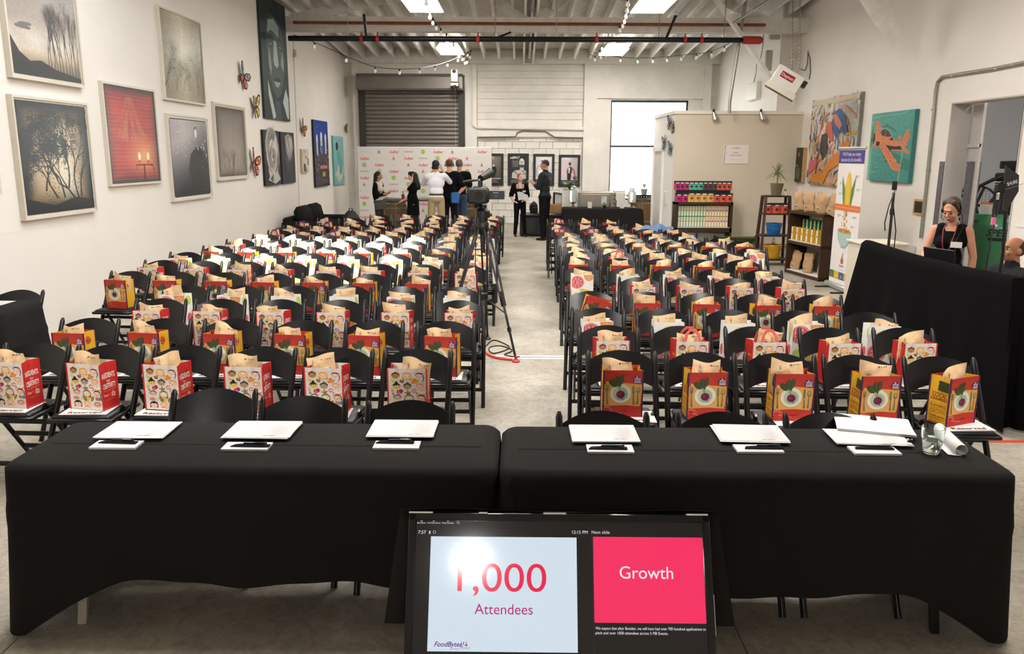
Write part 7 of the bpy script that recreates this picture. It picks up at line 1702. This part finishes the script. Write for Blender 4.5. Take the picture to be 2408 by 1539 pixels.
# small antenna on stand (left)
q=at(2085,575,Y=8.25);t=thing('antenna_stand','thin black stand with a small box and cables beside the drape','stand',(q.x+.02,8.25,0))
zt_=at(2090,425,Y=8.25).z
MB().tube([(0,0,0),(.0,0,zt_-.12)],.014,8).build('pole',blackm,t);MB().box(0,0,zt_-.05,.045,.03,.09).build('box',blackm,t,bevel=.005);MB().tube([(.02,0,zt_-.1),(.045,0,zt_+.3)],.004,5).build('whip_aerial',galv,t);MB().tube([(0,0,zt_-.34),(0,0,zt_-.28)],.022,8).build('collar',blackm,t)
MB().tube([(0,-.02,zt_-.1),(-.05,-.03,zt_-.25),(-.07,-.02,zt_-.42),(-.05,0,zt_-.5)],.006,5).build('cable',blackm,t,smooth=True);MB().tube([(0,-.02,zt_-.25),(.05,-.02,zt_-.5),(.06,0,.9)],.006,5).build('cable',blackm,t,smooth=True)
for k in range(3): MB().tube([(0,0,.12),(.3*cos(k*2.1),.3*sin(k*2.1),.012)],.01,6).build('leg',blackm,t)
# big paddle antenna
ya=6.75;q=at(2352,640,Y=ya);t=thing('paddle_antenna','black kite-shaped paddle antenna on a stand above the sound desk','antenna',(q.x,ya,0))
def AP(u,v): p=at(u,v,Y=ya);return (p.x-q.x,0,p.z)
MB().tube([(0,0,.925),AP(2358,600),AP(2365,495)],.014,8).build('pole',blackm,t)
pts=[(2364,389),(2395,412),(2394,450),(2368,492),(2359,495),(2361,440)]
mb=MB();P=[AP(*p) for p in pts];n=len(P);mb.add([(x,-.008,z) for x,y,z in P]+[(x,.008,z) for x,y,z in P],[list(range(n)),list(range(n,2*n))[::-1]]+[[i,(i+1)%n,n+(i+1)%n,n+i][::-1] for i in range(n)]);mb.build('paddle',M('antenna board','2c2a2a',.5),t)
mb=MB();o=AP(2379,431);a=Art((o[0],-.009,o[2]),(1,0,.35),(-.35,0,1),mb=mb,base=.001);a.text('SHURE',0,-.01,.028,'e8e4e0',1,bold=True,w=.085);a.rect(-.075,-.035,.085,-.031,'9a958f',1);mb.build('lettering',printm,t)
o=AP(2352,443);MB().box(o[0]-.0,0,o[2],.07,.05,.07).build('mount',blackm,t,bevel=.006);MB().tube([o,AP(2347,455),AP(2345,470)],.012,8).build('swivel',chrome,t)
for k,(u0,v0,u1,v1) in enumerate(((2345,465,2340,505),(2352,470,2318,640),(2340,470,2336,520))): MB().tube([AP(u0,v0),AP((u0+u1)/2-3,(v0+v1)/2),AP(u1,v1)],.007,5).build('cable',blackm,t,smooth=True)
o=AP(2336,520);MB().box(o[0],0,o[2],.03,.02,.06).build('cable_tag',M('pink tag','e86aa0',.5),t)
# ================================================================== COMPRESSOR
gy=12.2;q=at(2340,560,Y=gy);gz_=at(2340,502,Y=gy).z;rr=.42
t=thing('air_compressor','big green upright air compressor with black motor in the side room','air compressor',(q.x+.08,gy,0),-.5)
grn=M('green enamel','2f6b45',.3,coat=.3)
MB().lathe([(rr*.5,.12),(rr*.9,.16),(rr,.3),(rr,gz_-.22),(rr*.93,gz_-.1),(rr*.7,gz_-.02),(0,gz_)],32).build('tank',grn,t,smooth=True,angle=70)
for k in range(4): MB().box(cos(k*PI/2+.8)*rr*.8,sin(k*PI/2+.8)*rr*.8,.1,.1,.1,.2).build('foot',grn,t)
mb=MB()
def TXT(a_): return a_
a=Art((0,-rr,0),(1,0,0),(0,0,1),mb=mb,base=.006,warp=lambda x,y:-(rr-math.sqrt(max(0.01,rr*rr-x*x))))
zz=at(2340,551,Y=gy).z
a.text('SPEEDAIRE',.10,zz,.10,'0b0c0b',1,bold=True,shear=.25,w=.6)
for k in range(8): a.rect(-.17+.07*k,zz-.07,-.10+.07*k,zz-.025,'0b0c0b',1)
a.rect(-rr*.9,zz-.2,-rr*.8,zz-.02,'c9c9c4',1);mb.build('lettering',printm,t)
zb_=at(2300,500,Y=gy).z
MB().box(-.05,0,zb_-.07,.8,.44,.1).build('mounting_plate',grn,t,bevel=.01)
mb=MB();a=Art((-.22,-.172,zb_+.05),(1,0,0),(0,0,1),mb=mb);a.rect(-.1,-.1,.1,.1,'c9c6c0',1);a.rect(-.1,.07,.1,.1,'c97a3a',2)
for k in range(4): a.rect(-.08,.03-.03*k,.02,.038-.03*k,'8a8a86',2)
mb.build('warning_label',printm,t)
z0=zb_-.12
MB().tube([(.0,-.16,z0+.2),(.0,.16,z0+.2)],.22,18).build('crankcase',blackm,t,smooth=True)
MB().box(.02,0,z0+.42,.24,.24,.3).build('cylinder',blackm,t,bevel=.02)
for k in range(6): MB().box(.02,0,z0+.32+.045*k,.36,.32,.014).build('cooling_fin',blackm,t,bevel=.003)
MB().box(.0,0,z0+.64,.34,.28,.12).build('cylinder_head',blackm,t,bevel=.02)
MB().lathe([(.17,z0+.76),(.18,z0+.78),(.18,z0+.87),(.03,z0+.88)],20,(.05,0,0)).build('air_filter',blackm,t,smooth=True,angle=40);MB().tube([(.05,0,z0+.7),(.05,0,z0+.78)],.04,8).build('filter_neck',blackm,t)
mb=MB();mb.tube([(-.38,-.12+.30*0+ .0,z0+.2)]*1+[(-.38,-.12,z0+.201)],.3,4) if False else None
mb=MB();mb.lathe([(.27,-.03),(.30,-.03),(.30,.03),(.27,.03),(.27,-.03)],28,(-.38,-.12,z0+.22),cap=False,rot=Matrix.Rotation(PI/2,3,'X'))
wh=mb.build('flywheel',blackm,t,smooth=True,angle=50)
for k in range(5): a_=k*2*PI/5;MB().bar((-.38,-.12,z0+.22),(-.38+.28*cos(a_),-.12,z0+.22+.28*sin(a_)),.04,.03,up=(0,1,0)).build('spoke',blackm,wh)
for rr_,yo in ((.02,0),(.018,-.05)): MB().tube([(-.02,yo-.1,z0+.68),(-.2,yo-.12,z0+.6),(-.36,yo-.12,z0+.5),(-.42,yo-.1,z0+.3),(-.36,yo-.05,z0+.02)],rr_*1.3,8).build('hose',blackm,t,smooth=True)
MB().tube([(.1,-.1,z0+.18),(.55,-.1,z0+.18)],.17,16).build('electric_motor',blackm,t,smooth=True)
MB().box(.42,-.2,z0-.06,.18,.1,.09).build('yellow_label',M('yellow tag','e3c21f',.5),t,bevel=.005)
MB().lathe([(.07,zb_-.07),(.07,zb_-.03),(.0,zb_-.02)],14,(.12,-.3,0)).build('pressure_gauge',M('gauge','d9d9d4',.3,.3),t)
gd=MB()
for k in range(14): gd.box(-.62+.045*k,.0,0,.004,.004,.5);gd.box(-.33,.0,-.25+.036*k,.6,.004,.004)
o=gd.build('belt_guard_mesh',M('guard wire','5f5f62',.5,.5),t,loc=(0,-.17,z0+.25));o['kind']='stuff'
tag(MB().tube([(q.x+.5,gy+.5,0),(q.x+.5,gy+.5,4.2)],.035,8).build('room_pipe',galv,smooth=True),'vertical steel pipe behind the compressor in the side room','pipe')
tl=thing('ceiling_light','added tube light, unseen, on the side room ceiling above the compressor','ceiling light',(7.9,10.6,4.25));MB().box(0,0,0,.2,1.3,.06).build('housing',enam,tl);MB().box(0,0,-.04,.3,1.8,.02).build('diffuser',em,tl)  # lamp added to brighten the dark room beyond the doorway
# ================================================================== PEOPLE
def cap(mb,a,b,r1,r2,fx=1.0,n=12):
    a=Vector(a);b=Vector(b);d=(b-a)
    d=d.normalized() if d.length>1e-5 else Vector((0,0,1))
    mb.tube([a-d*r1*.98,a-d*r1*.72,a,b,b+d*r2*.72,b+d*r2*.98],[r1*.2,r1*.7,r1,r2,r2*.7,r2*.2],n,flat=fx,up=(0,1,0) if abs(d.y)<.9 else (1,0,0))
def elli(mb,c,r,rot=None): mb.ball(c,1,16,sx=r[0],sy=r[1],sz=r[2],rot=rot)
def remesh(mb,vox,name,mat,parent,sm=3,loc=None):
    me=bpy.data.meshes.new(name);me.from_pydata(mb.v,[],mb.f);bm=bmesh.new();bm.from_mesh(me);bmesh.ops.remove_doubles(bm,verts=bm.verts,dist=1e-5);bmesh.ops.recalc_face_normals(bm,faces=bm.faces);bm.to_mesh(me);bm.free()
    o=bpy.data.objects.new(name,me);COL.objects.link(o)
    m=o.modifiers.new('r','REMESH');m.mode='VOXEL';m.voxel_size=vox
    s=o.modifiers.new('s','SMOOTH');s.factor=.5;s.iterations=sm
    dg=bpy.context.evaluated_depsgraph_get();me2=bpy.data.meshes.new_from_object(o.evaluated_get(dg));me2.name=name
    o.modifiers.clear();o.data=me2;me2.materials.clear();me2.materials.append(mat);me2.polygons.foreach_set('use_smooth',[True]*len(me2.polygons))
    if parent is not None:o.parent=parent
    return o
def skin(c): return M('skin '+c,c,.5,noise=(30,.06),spec=.35)
def person(label,loc,rz,ht,fem,skinc,vox,arms,legs=None,head=(0,0,0),hs=1,down=False,curl=.5):
    """arms: {'L':(elbow,wrist,hand_dir),'R':...} in the person's frame, metres for a 1.75 m figure.
    The person faces -Y; x>0 is the person's left side."""
    t=thing('person',label,'person',loc,rz);k=ht/1.75;t.scale=(k,)*3
    S=.165 if fem else .19;HZ=.93;P={}
    P['hipL']=Vector((.085,0,HZ));P['hipR']=Vector((-.085,0,HZ))
    P['shL']=Vector((S,.01,1.42));P['shR']=Vector((-S,.01,1.42))
    legs=legs or {'L':((.095,-.01,.5),(.10,.02,.085)),'R':((-.095,-.01,.5),(-.10,.02,.085))}
    hr=Matrix.Rotation(R(head[2]),3,'Z')@Matrix.Rotation(R(head[0]),3,'X')@Matrix.Rotation(R(head[1]),3,'Y');piv=Vector((0,.01,1.53))
    def h(v): return piv+hr@((Vector(v)-piv)*hs)
    def torso(mb,e=0):
        elli(mb,(0,.0,.97),((.155 if fem else .15)+e,.11+e,.12+e));elli(mb,(0,.0,1.12),((.12 if fem else .138)+e,.088+e,.13+e))
        elli(mb,(0,.0,1.30),((.145 if fem else .17)+e,.10+e,.15+e));cap(mb,P['shL']+Vector((-.03,0,0)),P['shR']+Vector((.03,0,0)),.062+e,.062+e)
        if fem:
            for s in(-1,1): elli(mb,(s*.068,-.075,1.28),(.062+e,.055+e,.06+e))
    def arm(mb,s,e=0,upto=1.0,r=1.0):
        el,wr,hd=arms[s];sh=P['sh'+s];el=Vector(el);wr=Vector(wr);cap(mb,sh,el,(.050*r)+e,.039*r+e)
        if upto>1: cap(mb,el,el+(wr-el)*(upto-1),.038*r+e,(.038-.014*(upto-1))*r+e)
    def hand(mb,s):
        el,wr,hd=arms[s];wr=Vector(wr);el=Vector(el);d=Vector(hd).normalized();side=d.cross(Vector((0,0,1)))
        if side.length<.2: side=d.cross(Vector((0,1,0)))
        side.normalize();nrm=side.cross(d)
        if nrm.z>0: nrm=-nrm
        pc_=wr+d*.05;cap(mb,wr,wr+d*.03,.026,.030,.75)
        for j in range(4):
            o=side*(-.030+.020*j);b0=wr+d*.045+o;b1=wr+d*(.088+.004*(j in(1,2)))+o*1.05;L=(.030,.036,.034,.026)[j];q1=b1+(d*cos(curl)+nrm*sin(curl))*L;q2=q1+(d*cos(curl*2.1)+nrm*sin(curl*2.1))*L*.8
            cap(mb,wr+d*.01+o*.5,b1,.0135,.0105,n=8);cap(mb,b1,q1,.0092,.0082,n=8);cap(mb,q1,q2,.0082,.0068,n=8)
        sg=1 if s=='L' else -1
        t0=wr+d*.02+side*sg*.02;t1=t0+d*.03+side*sg*.028+nrm*.01;t2=t1+d*.028+side*sg*.006+nrm*.012;cap(mb,t0,t1,.013,.011,n=8);cap(mb,t1,t2,.0098,.008,n=8)
    def leg(mb,s,e=0,z0=None):
        kn,an=legs[s];hp=P['hip'+s];kn=Vector(kn);an=Vector(an);cap(mb,hp,kn,.082+e,.052+e)
        cap(mb,kn,kn+(an-kn)*.3+Vector((0,.012,0)),.052+e,.052+e);cap(mb,kn+(an-kn)*.3+Vector((0,.012,0)),an,.052+e,.036+e)
    mb=MB();torso(mb,-.012)
    for s in 'LR':
        arm(mb,s);el,wr,hd=arms[s];cap(mb,Vector(el),Vector(el)+(Vector(wr)-Vector(el))*.35,.037,.038);cap(mb,Vector(el)+(Vector(wr)-Vector(el))*.35,Vector(wr),.038,.024);hand(mb,s);leg(mb,s,-.006)
        kn,an=legs[s];an=Vector(an);cap(mb,an+Vector((0,.02,-.04)),an+Vector((0,-.13,-.055)),.032,.024)
    cap(mb,(0,.015,1.44),h((0,.02,1.56)),.055 if not fem else .047,.052 if not fem else .045)
    hm=MB()
    elli(hm,(0,.008,1.662),(.073,.091,.090));elli(hm,(0,-.022,1.605),(.057,.066,.078));elli(hm,(0,-.045,1.562),(.030,.034,.026));cap(hm,(0,-.088,1.645),(0,-.108,1.615),.009,.0125);elli(hm,(0,-.086,1.583),(.021,.010,.009))
    cap(hm,(-.028,-.082,1.668),(.028,-.082,1.668),.010,.010)
    for s in(-1,1): elli(hm,(s*.075,.008,1.628),(.010,.020,.030));elli(hm,(s*.04,-.066,1.612),(.022,.020,.022))
    b=len(mb.v);mb.v+=[tuple(h(v)) for v in hm.v];mb.f+=[[b+i for i in f] for f in hm.f];mb.c+=hm.c;mb.m+=hm.m
    body=remesh(mb,vox,'body',skin(skinc),t,sm=2)
    ew=M('eye white','e6e0da',.3);ir=M('iris dark','2a1c14',.2)
    for s in(-1,1):
        if down: q=[h((s*x,-.0805,z)) for x,z in ((.016,1.637),(.03,1.632),(.045,1.637))];l_=MB();l_.ball(h((s*.030,-.068,1.640)),.0125*hs,10);l_.build('eyelid',skin(skinc),body,smooth=True);MB().tube(q,.0028,5).build('eyelash',M('brow','2c1d14',.9),body)
        e_=MB();e_.ball(h((s*.030,-.0665,1.640)),.0105*hs,10);eo=e_.build('eye',ew,body,smooth=True);i_=MB();i_.ball(h((s*.030,-.0745,1.638)),.0078*hs,8);i_.build('iris',ir,eo,smooth=True)
        q=[h((s*x,-.088,z)) for x,z in ((.016,1.662),(.03,1.668),(.046,1.661))];MB().tube(q,.0035,5).build('eyebrow',M('brow','2c1d14',.9),body)
    q=[h((x,-.097+abs(x)*.35,1.582)) for x in(-.022,-.01,0,.01,.022)];MB().tube(q,[.002,.0045,.005,.0045,.002],6,flat=.7).build('lips',M('lips','a8584e',.5),body,smooth=True)
    return dict(t=t,body=body,h=h,torso=torso,arm=arm,leg=leg,P=P,vox=vox,arms=arms,legs=legs,hs=hs)
def wear(p,name,mat,torso=None,sleeves=0,e=.014,extra=None,legs=False,hem=None,neck=None,sides='LR'):
    mb=MB()
    if torso: p['torso'](mb,e)
    if sleeves:
        for s in sides:
            el,wr,hd=p['arms'][s]
            if sleeves<1: sh=p['P']['sh'+s];cap(mb,sh,sh+(Vector(el)-sh)*sleeves,.054+e,.050+e)
            else: p['arm'](mb,s,e,sleeves)
    if legs:
        for s in 'LR':
            kn,an=p['legs'][s];hp=p['P']['hip'+s];kn=Vector(kn);an=Vector(an);cap(mb,hp,kn,.088+e*.5,.062+e*.5);cap(mb,kn,an+Vector((0,0,-.01)),.062+e*.5,(legs if legs is not True else .056))
        elli(mb,(0,0,.95),(.178,.140,.105))
    if extra: extra(mb)
    return remesh(mb,p['vox']*1.1,name,mat,p['t'],sm=2)
def shoes(p,mat,heel=0):
    for s in 'LR':
        kn,an=p['legs'][s];an=Vector(an);mb=MB();cap(mb,an+Vector((0,.035,-.045)),an+Vector((0,-.15,-.055)),.040,.030,.9);cap(mb,an+Vector((0,.02,-.03)),an+Vector((0,.02,.0)),.04,.04);o=remesh(mb,.012,'shoe',mat,p['t'],sm=2)
def hair(p,c,parts,name='hair',sm=3):
    mb=MB();h=p['h']
    for q in parts:
        if q[0]=='e':
            t_=MB();elli(t_,q[1],q[2]);b=len(mb.v);mb.v+=[tuple(h(v)) for v in t_.v];mb.f+=[[b+i for i in f] for f in t_.f]
        else: cap(mb,h(q[1]),h(q[2]),q[3],q[4])
    mb.c=[None]*len(mb.f);mb.m=[0]*len(mb.f)
    return remesh(mb,p['vox'],name,M('hair '+c,c,.55,noise=(60,.35),bump=(90,.5,(1,1,.15))),p['t'],sm=sm)
def headset(p,one=True,mic=True):
    h=p['h'];mb=MB();mb.tube([h((.088*cos(a),.01,1.652+.108*sin(a))) for a in [PI*i/14 for i in range(15)]],.006,6,flat=.6);o=mb.build('headset',blackm,p['t'],smooth=True)
    for s in(-1,1): MB().tube([h((s*.082,.01,1.632)),h((s*.098,.01,1.632))],.030,12).build('ear_cup',blackm,o,smooth=True)
    if mic: MB().tube([h((-.095,0,1.62)),h((-.08,-.06,1.58)),h((-.035,-.105,1.572))],.0035,5).build('microphone_arm',blackm,o)
    return o
def lanyard(p,z=1.15,badge=True,c='1a1a1c'):
    t=p['t'];m=M('lanyard '+c,c,.6)
    L_=MB()
    for s in(-1,1): L_.tube([(s*.055,-.0,1.50),(s*.062,-.095,1.42),(s*.045,-.152,1.30),(s*.008,-.162,z)],.006,5,flat=.4)
    o=L_.build('lanyard',m,t)
    return o
blk=M('black knit','121214',.9,noise=(80,.3),bump=(60,.15),spec=.15);blk2=M('black trousers','0f0f12',.85,noise=(50,.2),spec=.2);bsh=M('black shoe leather','101010',.35)
V=.0125
def gx(u,y,v=400): return at(u,v,Y=y).x
SK1='b98764';SK2='dfae94';SK3='c79a78'
# 1 woman with the cardigan, facing right
p=person('woman in a black cardigan with long black hair talking at the barrel table',(gx(889,20.0),20.0,0),R(72),1.60,True,SK1,V,{'L':((.20,-.02,1.13),(.06,-.27,1.18),(-.6,-.5,.5)),'R':((-.20,-.02,1.13),(-.03,-.27,1.17),(.6,-.5,.5))},head=(6,0,8))
wear(p,'cream_top',M('cream blouse','c9bfae',.8,noise=(30,.2)),True,0,.008)
wear(p,'cardigan',blk,False,1.55,.014,lambda mb:[elli(mb,(s*.085,.035,1.22),(.095,.105,.28)) for s in(-1,1)]+[elli(mb,(0,.06,1.25),(.15,.08,.28))])
wear(p,'trousers',M('charcoal trousers','34343a',.85),legs=True,e=.006);shoes(p,bsh)
hair(p,'14100f',[('e',(0,.02,1.675),(.083,.092,.092)),('c',(0,.075,1.66),(0,.085,1.38),.065,.05),('c',(.06,.03,1.66),(.075,.05,1.40),.035,.03),('c',(-.06,.03,1.66),(-.075,.05,1.40),.035,.03)])
o=MB().box(0,0,0,.28,.09,.2).build('shoulder_bag',M('grey leather','4a4744',.5),bevel=.02,smooth=True,loc=(gx(893,19.86),19.83,.80));o.rotation_euler=(0,-.15,R(25));tag(o,'grey leather bag at the hip of the woman in a cardigan','handbag')
# 2 woman in black dress, hand on headset, facing left
p=person('woman in a black dress with curly black hair touching her headset',(gx(970,19.9),19.9,0),R(-75),1.60,True,SK2,V,{'L':((.21,-.16,1.26),(.105,-.02,1.57),(-.1,.0,1)),'R':((-.21,.02,1.12),(-.22,-.26,.98),(0,-1,-.3))},head=(8,0,-4))
wear(p,'dress',blk,True,.75,.022,lambda mb:[cap(mb,(0,0,1.0),(0,0,.62),.155,.17),elli(mb,(0,-.02,1.08),(.17,.14,.16))]);shoes(p,bsh)
hair(p,'120e0e',[('e',(0,.02,1.675),(.086,.096,.094)),('c',(0,.075,1.66),(.0,.115,1.33),.085,.075),('c',(.065,.03,1.66),(.095,.07,1.36),.04,.045),('c',(-.065,.03,1.66),(-.095,.07,1.36),.04,.045),('e',(0,.1,1.5),(.1,.07,.14)),('c',(0,-.075,1.705),(0,-.05,1.735),.03,.04)])
headset(p,mic=True)
# 3 man white shirt raising a phone, back to the viewer
p=person('man in a white shirt and khaki trousers photographing with a phone',(gx(1025,18.6),18.6,0),R(186),1.88,False,SK3,V,{'R':((-.30,-.20,1.30),(-.13,-.24,1.56),(.25,-.1,1)),'L':((.27,-.20,1.27),(.08,-.30,1.50),(-.4,-.1,1))},legs={'L':((.12,-.01,.5),(.15,.02,.085)),'R':((-.12,-.01,.5),(-.16,.02,.085))},head=(2,0,-22))
wear(p,'shirt',M('white shirt cotton','e4e4ea',.75,bump=(9,.5)),True,1.2,.016,lambda mb:[cap(mb,(0,.01,1.49),(0,.01,1.52),.062,.060)])
wear(p,'trousers',M('khaki cotton','a58f70',.85,bump=(12,.3)),legs=True,e=.012);MB().lathe([(.150,1.030),(.148,1.065)],24,sy=.78,cap=False).build('belt',M('brown belt','3d241a',.45),p['t'],smooth=True,solid=.006);shoes(p,bsh)
hair(p,'120f10',[('e',(0,.018,1.675),(.082,.096,.092)),('c',(-.05,.07,1.6),(.05,.07,1.6),.032,.032)])
a=p['t'];MW=Matrix.Translation(a.location)@Euler((0,0,R(186))).to_matrix().to_4x4();ph_=MW@(Vector((-.03,-.24,1.66))*1.88/1.75)
o=MB().box(0,0,0,.075,.012,.15).build('phone',M('phone body','1c2a3a',.2),loc=tuple(ph_),bevel=.004);o.rotation_euler=(0,0,R(6));tag(o,'phone held up by the man in the white shirt','phone')
# 4 man black tee, hand on hip
p=person('ginger-haired man in a black T-shirt and headphones with a hand on his hip',(gx(1057,19.2),19.2,0),R(172),1.90,False,'d9a488',V,{'R':((-.33,.04,1.17),(-.17,.03,1.0),(.8,-.3,-.3)),'L':((.22,.0,1.13),(.17,-.2,1.08),(-.5,-.6,.1))},head=(0,0,10))
wear(p,'t_shirt',blk,True,.8,.02);wear(p,'trousers',blk2,legs=True,e=.012);shoes(p,bsh);hair(p,'5f3c22',[('e',(0,.018,1.672),(.078,.093,.088))]);headset(p,mic=False)
o=MB().box(0,0,0,.2,.1,.26).build('tool_pouch',M('blue cloth pouch','2d6da8',.8,noise=(20,.3)),loc=(gx(1070,19.0)+.0,19.02,1.03),bevel=.03,smooth=True);tag(o,'blue pouch at the waist of the man in headphones','pouch')
# 5 grey haired man
p=person('grey-haired man in a black T-shirt and jeans facing the backdrop',(gx(1080,19.9),19.9,0),R(188),1.90,False,'c8937a',V,{'R':((-.24,-.03,1.13),(-.14,-.24,1.15),(.5,-.6,.1)),'L':((.22,.0,1.13),(.12,-.22,1.12),(-.5,-.6,.1))},head=(0,0,-12))
wear(p,'t_shirt',blk,True,.8,.02);wear(p,'jeans',M('blue jeans','39506e',.85,noise=(30,.3)),legs=True,e=.012);shoes(p,bsh);hair(p,'6f675e',[('e',(0,.018,1.674),(.081,.095,.092))])
# 6 red-haired woman facing the viewer
p=person('red-haired woman in black with a lanyard holding papers in the aisle',(gx(1223,20.4),20.4,0),R(8),1.56,True,'e6b9a6',V,{'R':((-.25,.05,1.12),(-.19,-.12,.99),(.6,-.6,-.1)),'L':((.23,.03,1.10),(.12,-.22,1.02),(-.8,-.5,.0))},legs={'L':((.11,-.01,.5),(.155,.01,.085)),'R':((-.10,-.01,.5),(-.13,.02,.085))},head=(3,0,10))
wear(p,'top',blk,False,.85,.022,lambda mb:[elli(mb,(0,.0,.99),(.17,.13,.13)),elli(mb,(0,0,1.13),(.14,.108,.15)),elli(mb,(0,.012,1.27),(.165,.115,.13)),cap(mb,(-.17,.015,1.405),(-.09,.02,1.43),.07,.05),cap(mb,(.17,.015,1.405),(.09,.02,1.43),.07,.05)]+[elli(mb,(s*.068,-.075,1.27),(.075,.066,.07)) for s in(-1,1)])
wear(p,'trousers',blk2,legs=.05,e=.010);shoes(p,bsh);hair(p,'8a3a22',[('e',(0,.02,1.675),(.080,.090,.090)),('e',(0,.10,1.62),(.05,.045,.05)),('c',(-.05,.0,1.70),(-.070,.02,1.60),.03,.018),('c',(.05,.0,1.70),(.070,.02,1.60),.03,.018)])
lanyard(p,1.12)
MB().box(.095,-.152,1.27,.09,.006,.05).build('name_badge',paper,p['t'])
MB().tube([p['h']((-.085,0,1.62)),p['h']((-.07,-.07,1.575)),p['h']((-.03,-.108,1.568))],.004,5).build('microphone_arm',blackm,p['t'])
o=MB();o.grid(lambda a,b:(-.13+.26*a-.03*b,-.03*sin(a*3)-.02+.12*b,-.08+.20*b+.02*sin(a*5)-.05*a*b),8,8)
o=o.build('held_papers',paper,loc=(gx(1232,20.05),20.13,1.0),smooth=True,solid=.01);tag(o,'white papers held by the red-haired woman','papers')
# 7 man in black shirt facing left
p=person('tall man in a black shirt with sunglasses on his head facing left',(gx(1282,19.55),19.55,0),R(-118),1.90,False,'c08a6c',V,{'L':((.24,-.05,1.16),(.07,-.30,1.28),(-.6,-.3,.3)),'R':((-.23,-.06,1.15),(-.04,-.32,1.27),(.5,-.4,.2))},legs={'L':((.09,-.01,.5),(.10,.02,.085)),'R':((-.10,-.01,.5),(-.12,.03,.085))},head=(4,0,10))
wear(p,'shirt',M('black shirt cotton','14161c',.7,bump=(10,.4)),True,1.35,.018,lambda mb:[cap(mb,(0,.015,1.49),(0,.01,1.525),.064,.062)]);wear(p,'trousers',blk2,legs=True,e=.014);shoes(p,bsh)
hair(p,'3a2a20',[('e',(0,.016,1.672),(.076,.091,.087))])
MB().tube([p['h']((x,-.05-.02*cos(x*20),1.735)) for x in(-.06,-.03,0,.03,.06)],.012,6).build('sunglasses',M('dark lens','15120f',.1),p['t'],smooth=True)
# 8 woman at the laptop
NV=.0085
wx,wy=4.30,8.10
p=person('woman in a sleeveless black top and headset typing on the black laptop',(wx,wy,0),R(-40),1.60,True,'d0967a',NV,{'R':((-.24,-.07,1.14),(-.13,-.31,1.08),(.35,-.9,-.05)),'L':((.235,.03,1.13),(.235,-.02,.88),(.0,-.1,-1))},head=(22,0,-12),hs=1.08,down=True)
wear(p,'sleeveless_top',blk,False,0,.012,lambda mb:[elli(mb,(0,.0,.98),(.168,.122,.14)),elli(mb,(0,0,1.12),(.135,.10,.15)),elli(mb,(0,.016,1.31),(.154,.116,.125)),cap(mb,(-.11,.012,1.30),(-.098,.012,1.425),.075,.069),cap(mb,(.11,.012,1.30),(.098,.012,1.425),.075,.069)]+[elli(mb,(s*.068,-.075,1.275),(.073,.064,.068)) for s in(-1,1)])
wear(p,'trousers',blk2,legs=True,e=.008);shoes(p,bsh)
hair(p,'4a3626',[('e',(0,.025,1.68),(.083,.092,.092)),('c',(.045,-.02,1.725),(.072,.0,1.63),.034,.020),('c',(-.045,-.02,1.725),(-.072,.0,1.63),.034,.020),('e',(0,.085,1.60),(.062,.045,.07))])
hs_=headset(p);lanyard(p,1.10,c='7a2430')
mb=MB();a=Art((.04,-.165,1.25),(1,.25,0),(0,0,1),base=.001,mb=mb);mb.box(.095,-.158,1.275,.11,.004,.062,Matrix.Rotation(.25,3,'Z'),col=lin('f0ece8'));mb.build('name_badge',printm,p['t'])
MB().tube([p['h']((.095,.0,1.6)),(.12,-.06,1.46),(.08,-.14,1.3),(.10,-.13,1.05)],.004,5).build('headset_cable',blackm,p['t'],smooth=True)
# 9 seated bald man
p=person('balding man in a black polo seated at the sound desk, looking left',(4.32,7.10,-.40*1.0),R(-84),1.72,False,'b97f5e',NV,{'L':((.23,-.10,1.16),(.16,-.34,1.16),(0,-1,0)),'R':((-.23,-.10,1.16),(-.16,-.34,1.16),(0,-1,0))},legs={'L':((.13,-.42,.90),(.13,-.40,.49)),'R':((-.13,-.42,.90),(-.13,-.40,.49))},head=(-6,0,-2))
wear(p,'polo_shirt',M('black polo pique','121214',.9,bump=(120,.2)),True,.85,.02,lambda mb:[cap(mb,(0,.015,1.475),(0,.012,1.515),.068,.064)])
wear(p,'trousers',blk2,legs=True,e=.01);shoes(p,bsh);hair(p,'3b2a22',[('e',(0,.028,1.660),(.0785,.087,.080))],sm=2)
sc_=.40;st=thing('stool','low stool under the seated man at the sound desk','stool',(4.34,7.10,0));MB().lathe([(.17,.40),(.18,.42),(.18,.445),(0,.45)],18).build('seat',blackm,st,smooth=True)
for k in range(4): MB().tube([(.11*cos(k*PI/2),.11*sin(k*PI/2),.41),(.18*cos(k*PI/2),.18*sin(k*PI/2),0)],.014,6).build('leg',blackm,st)
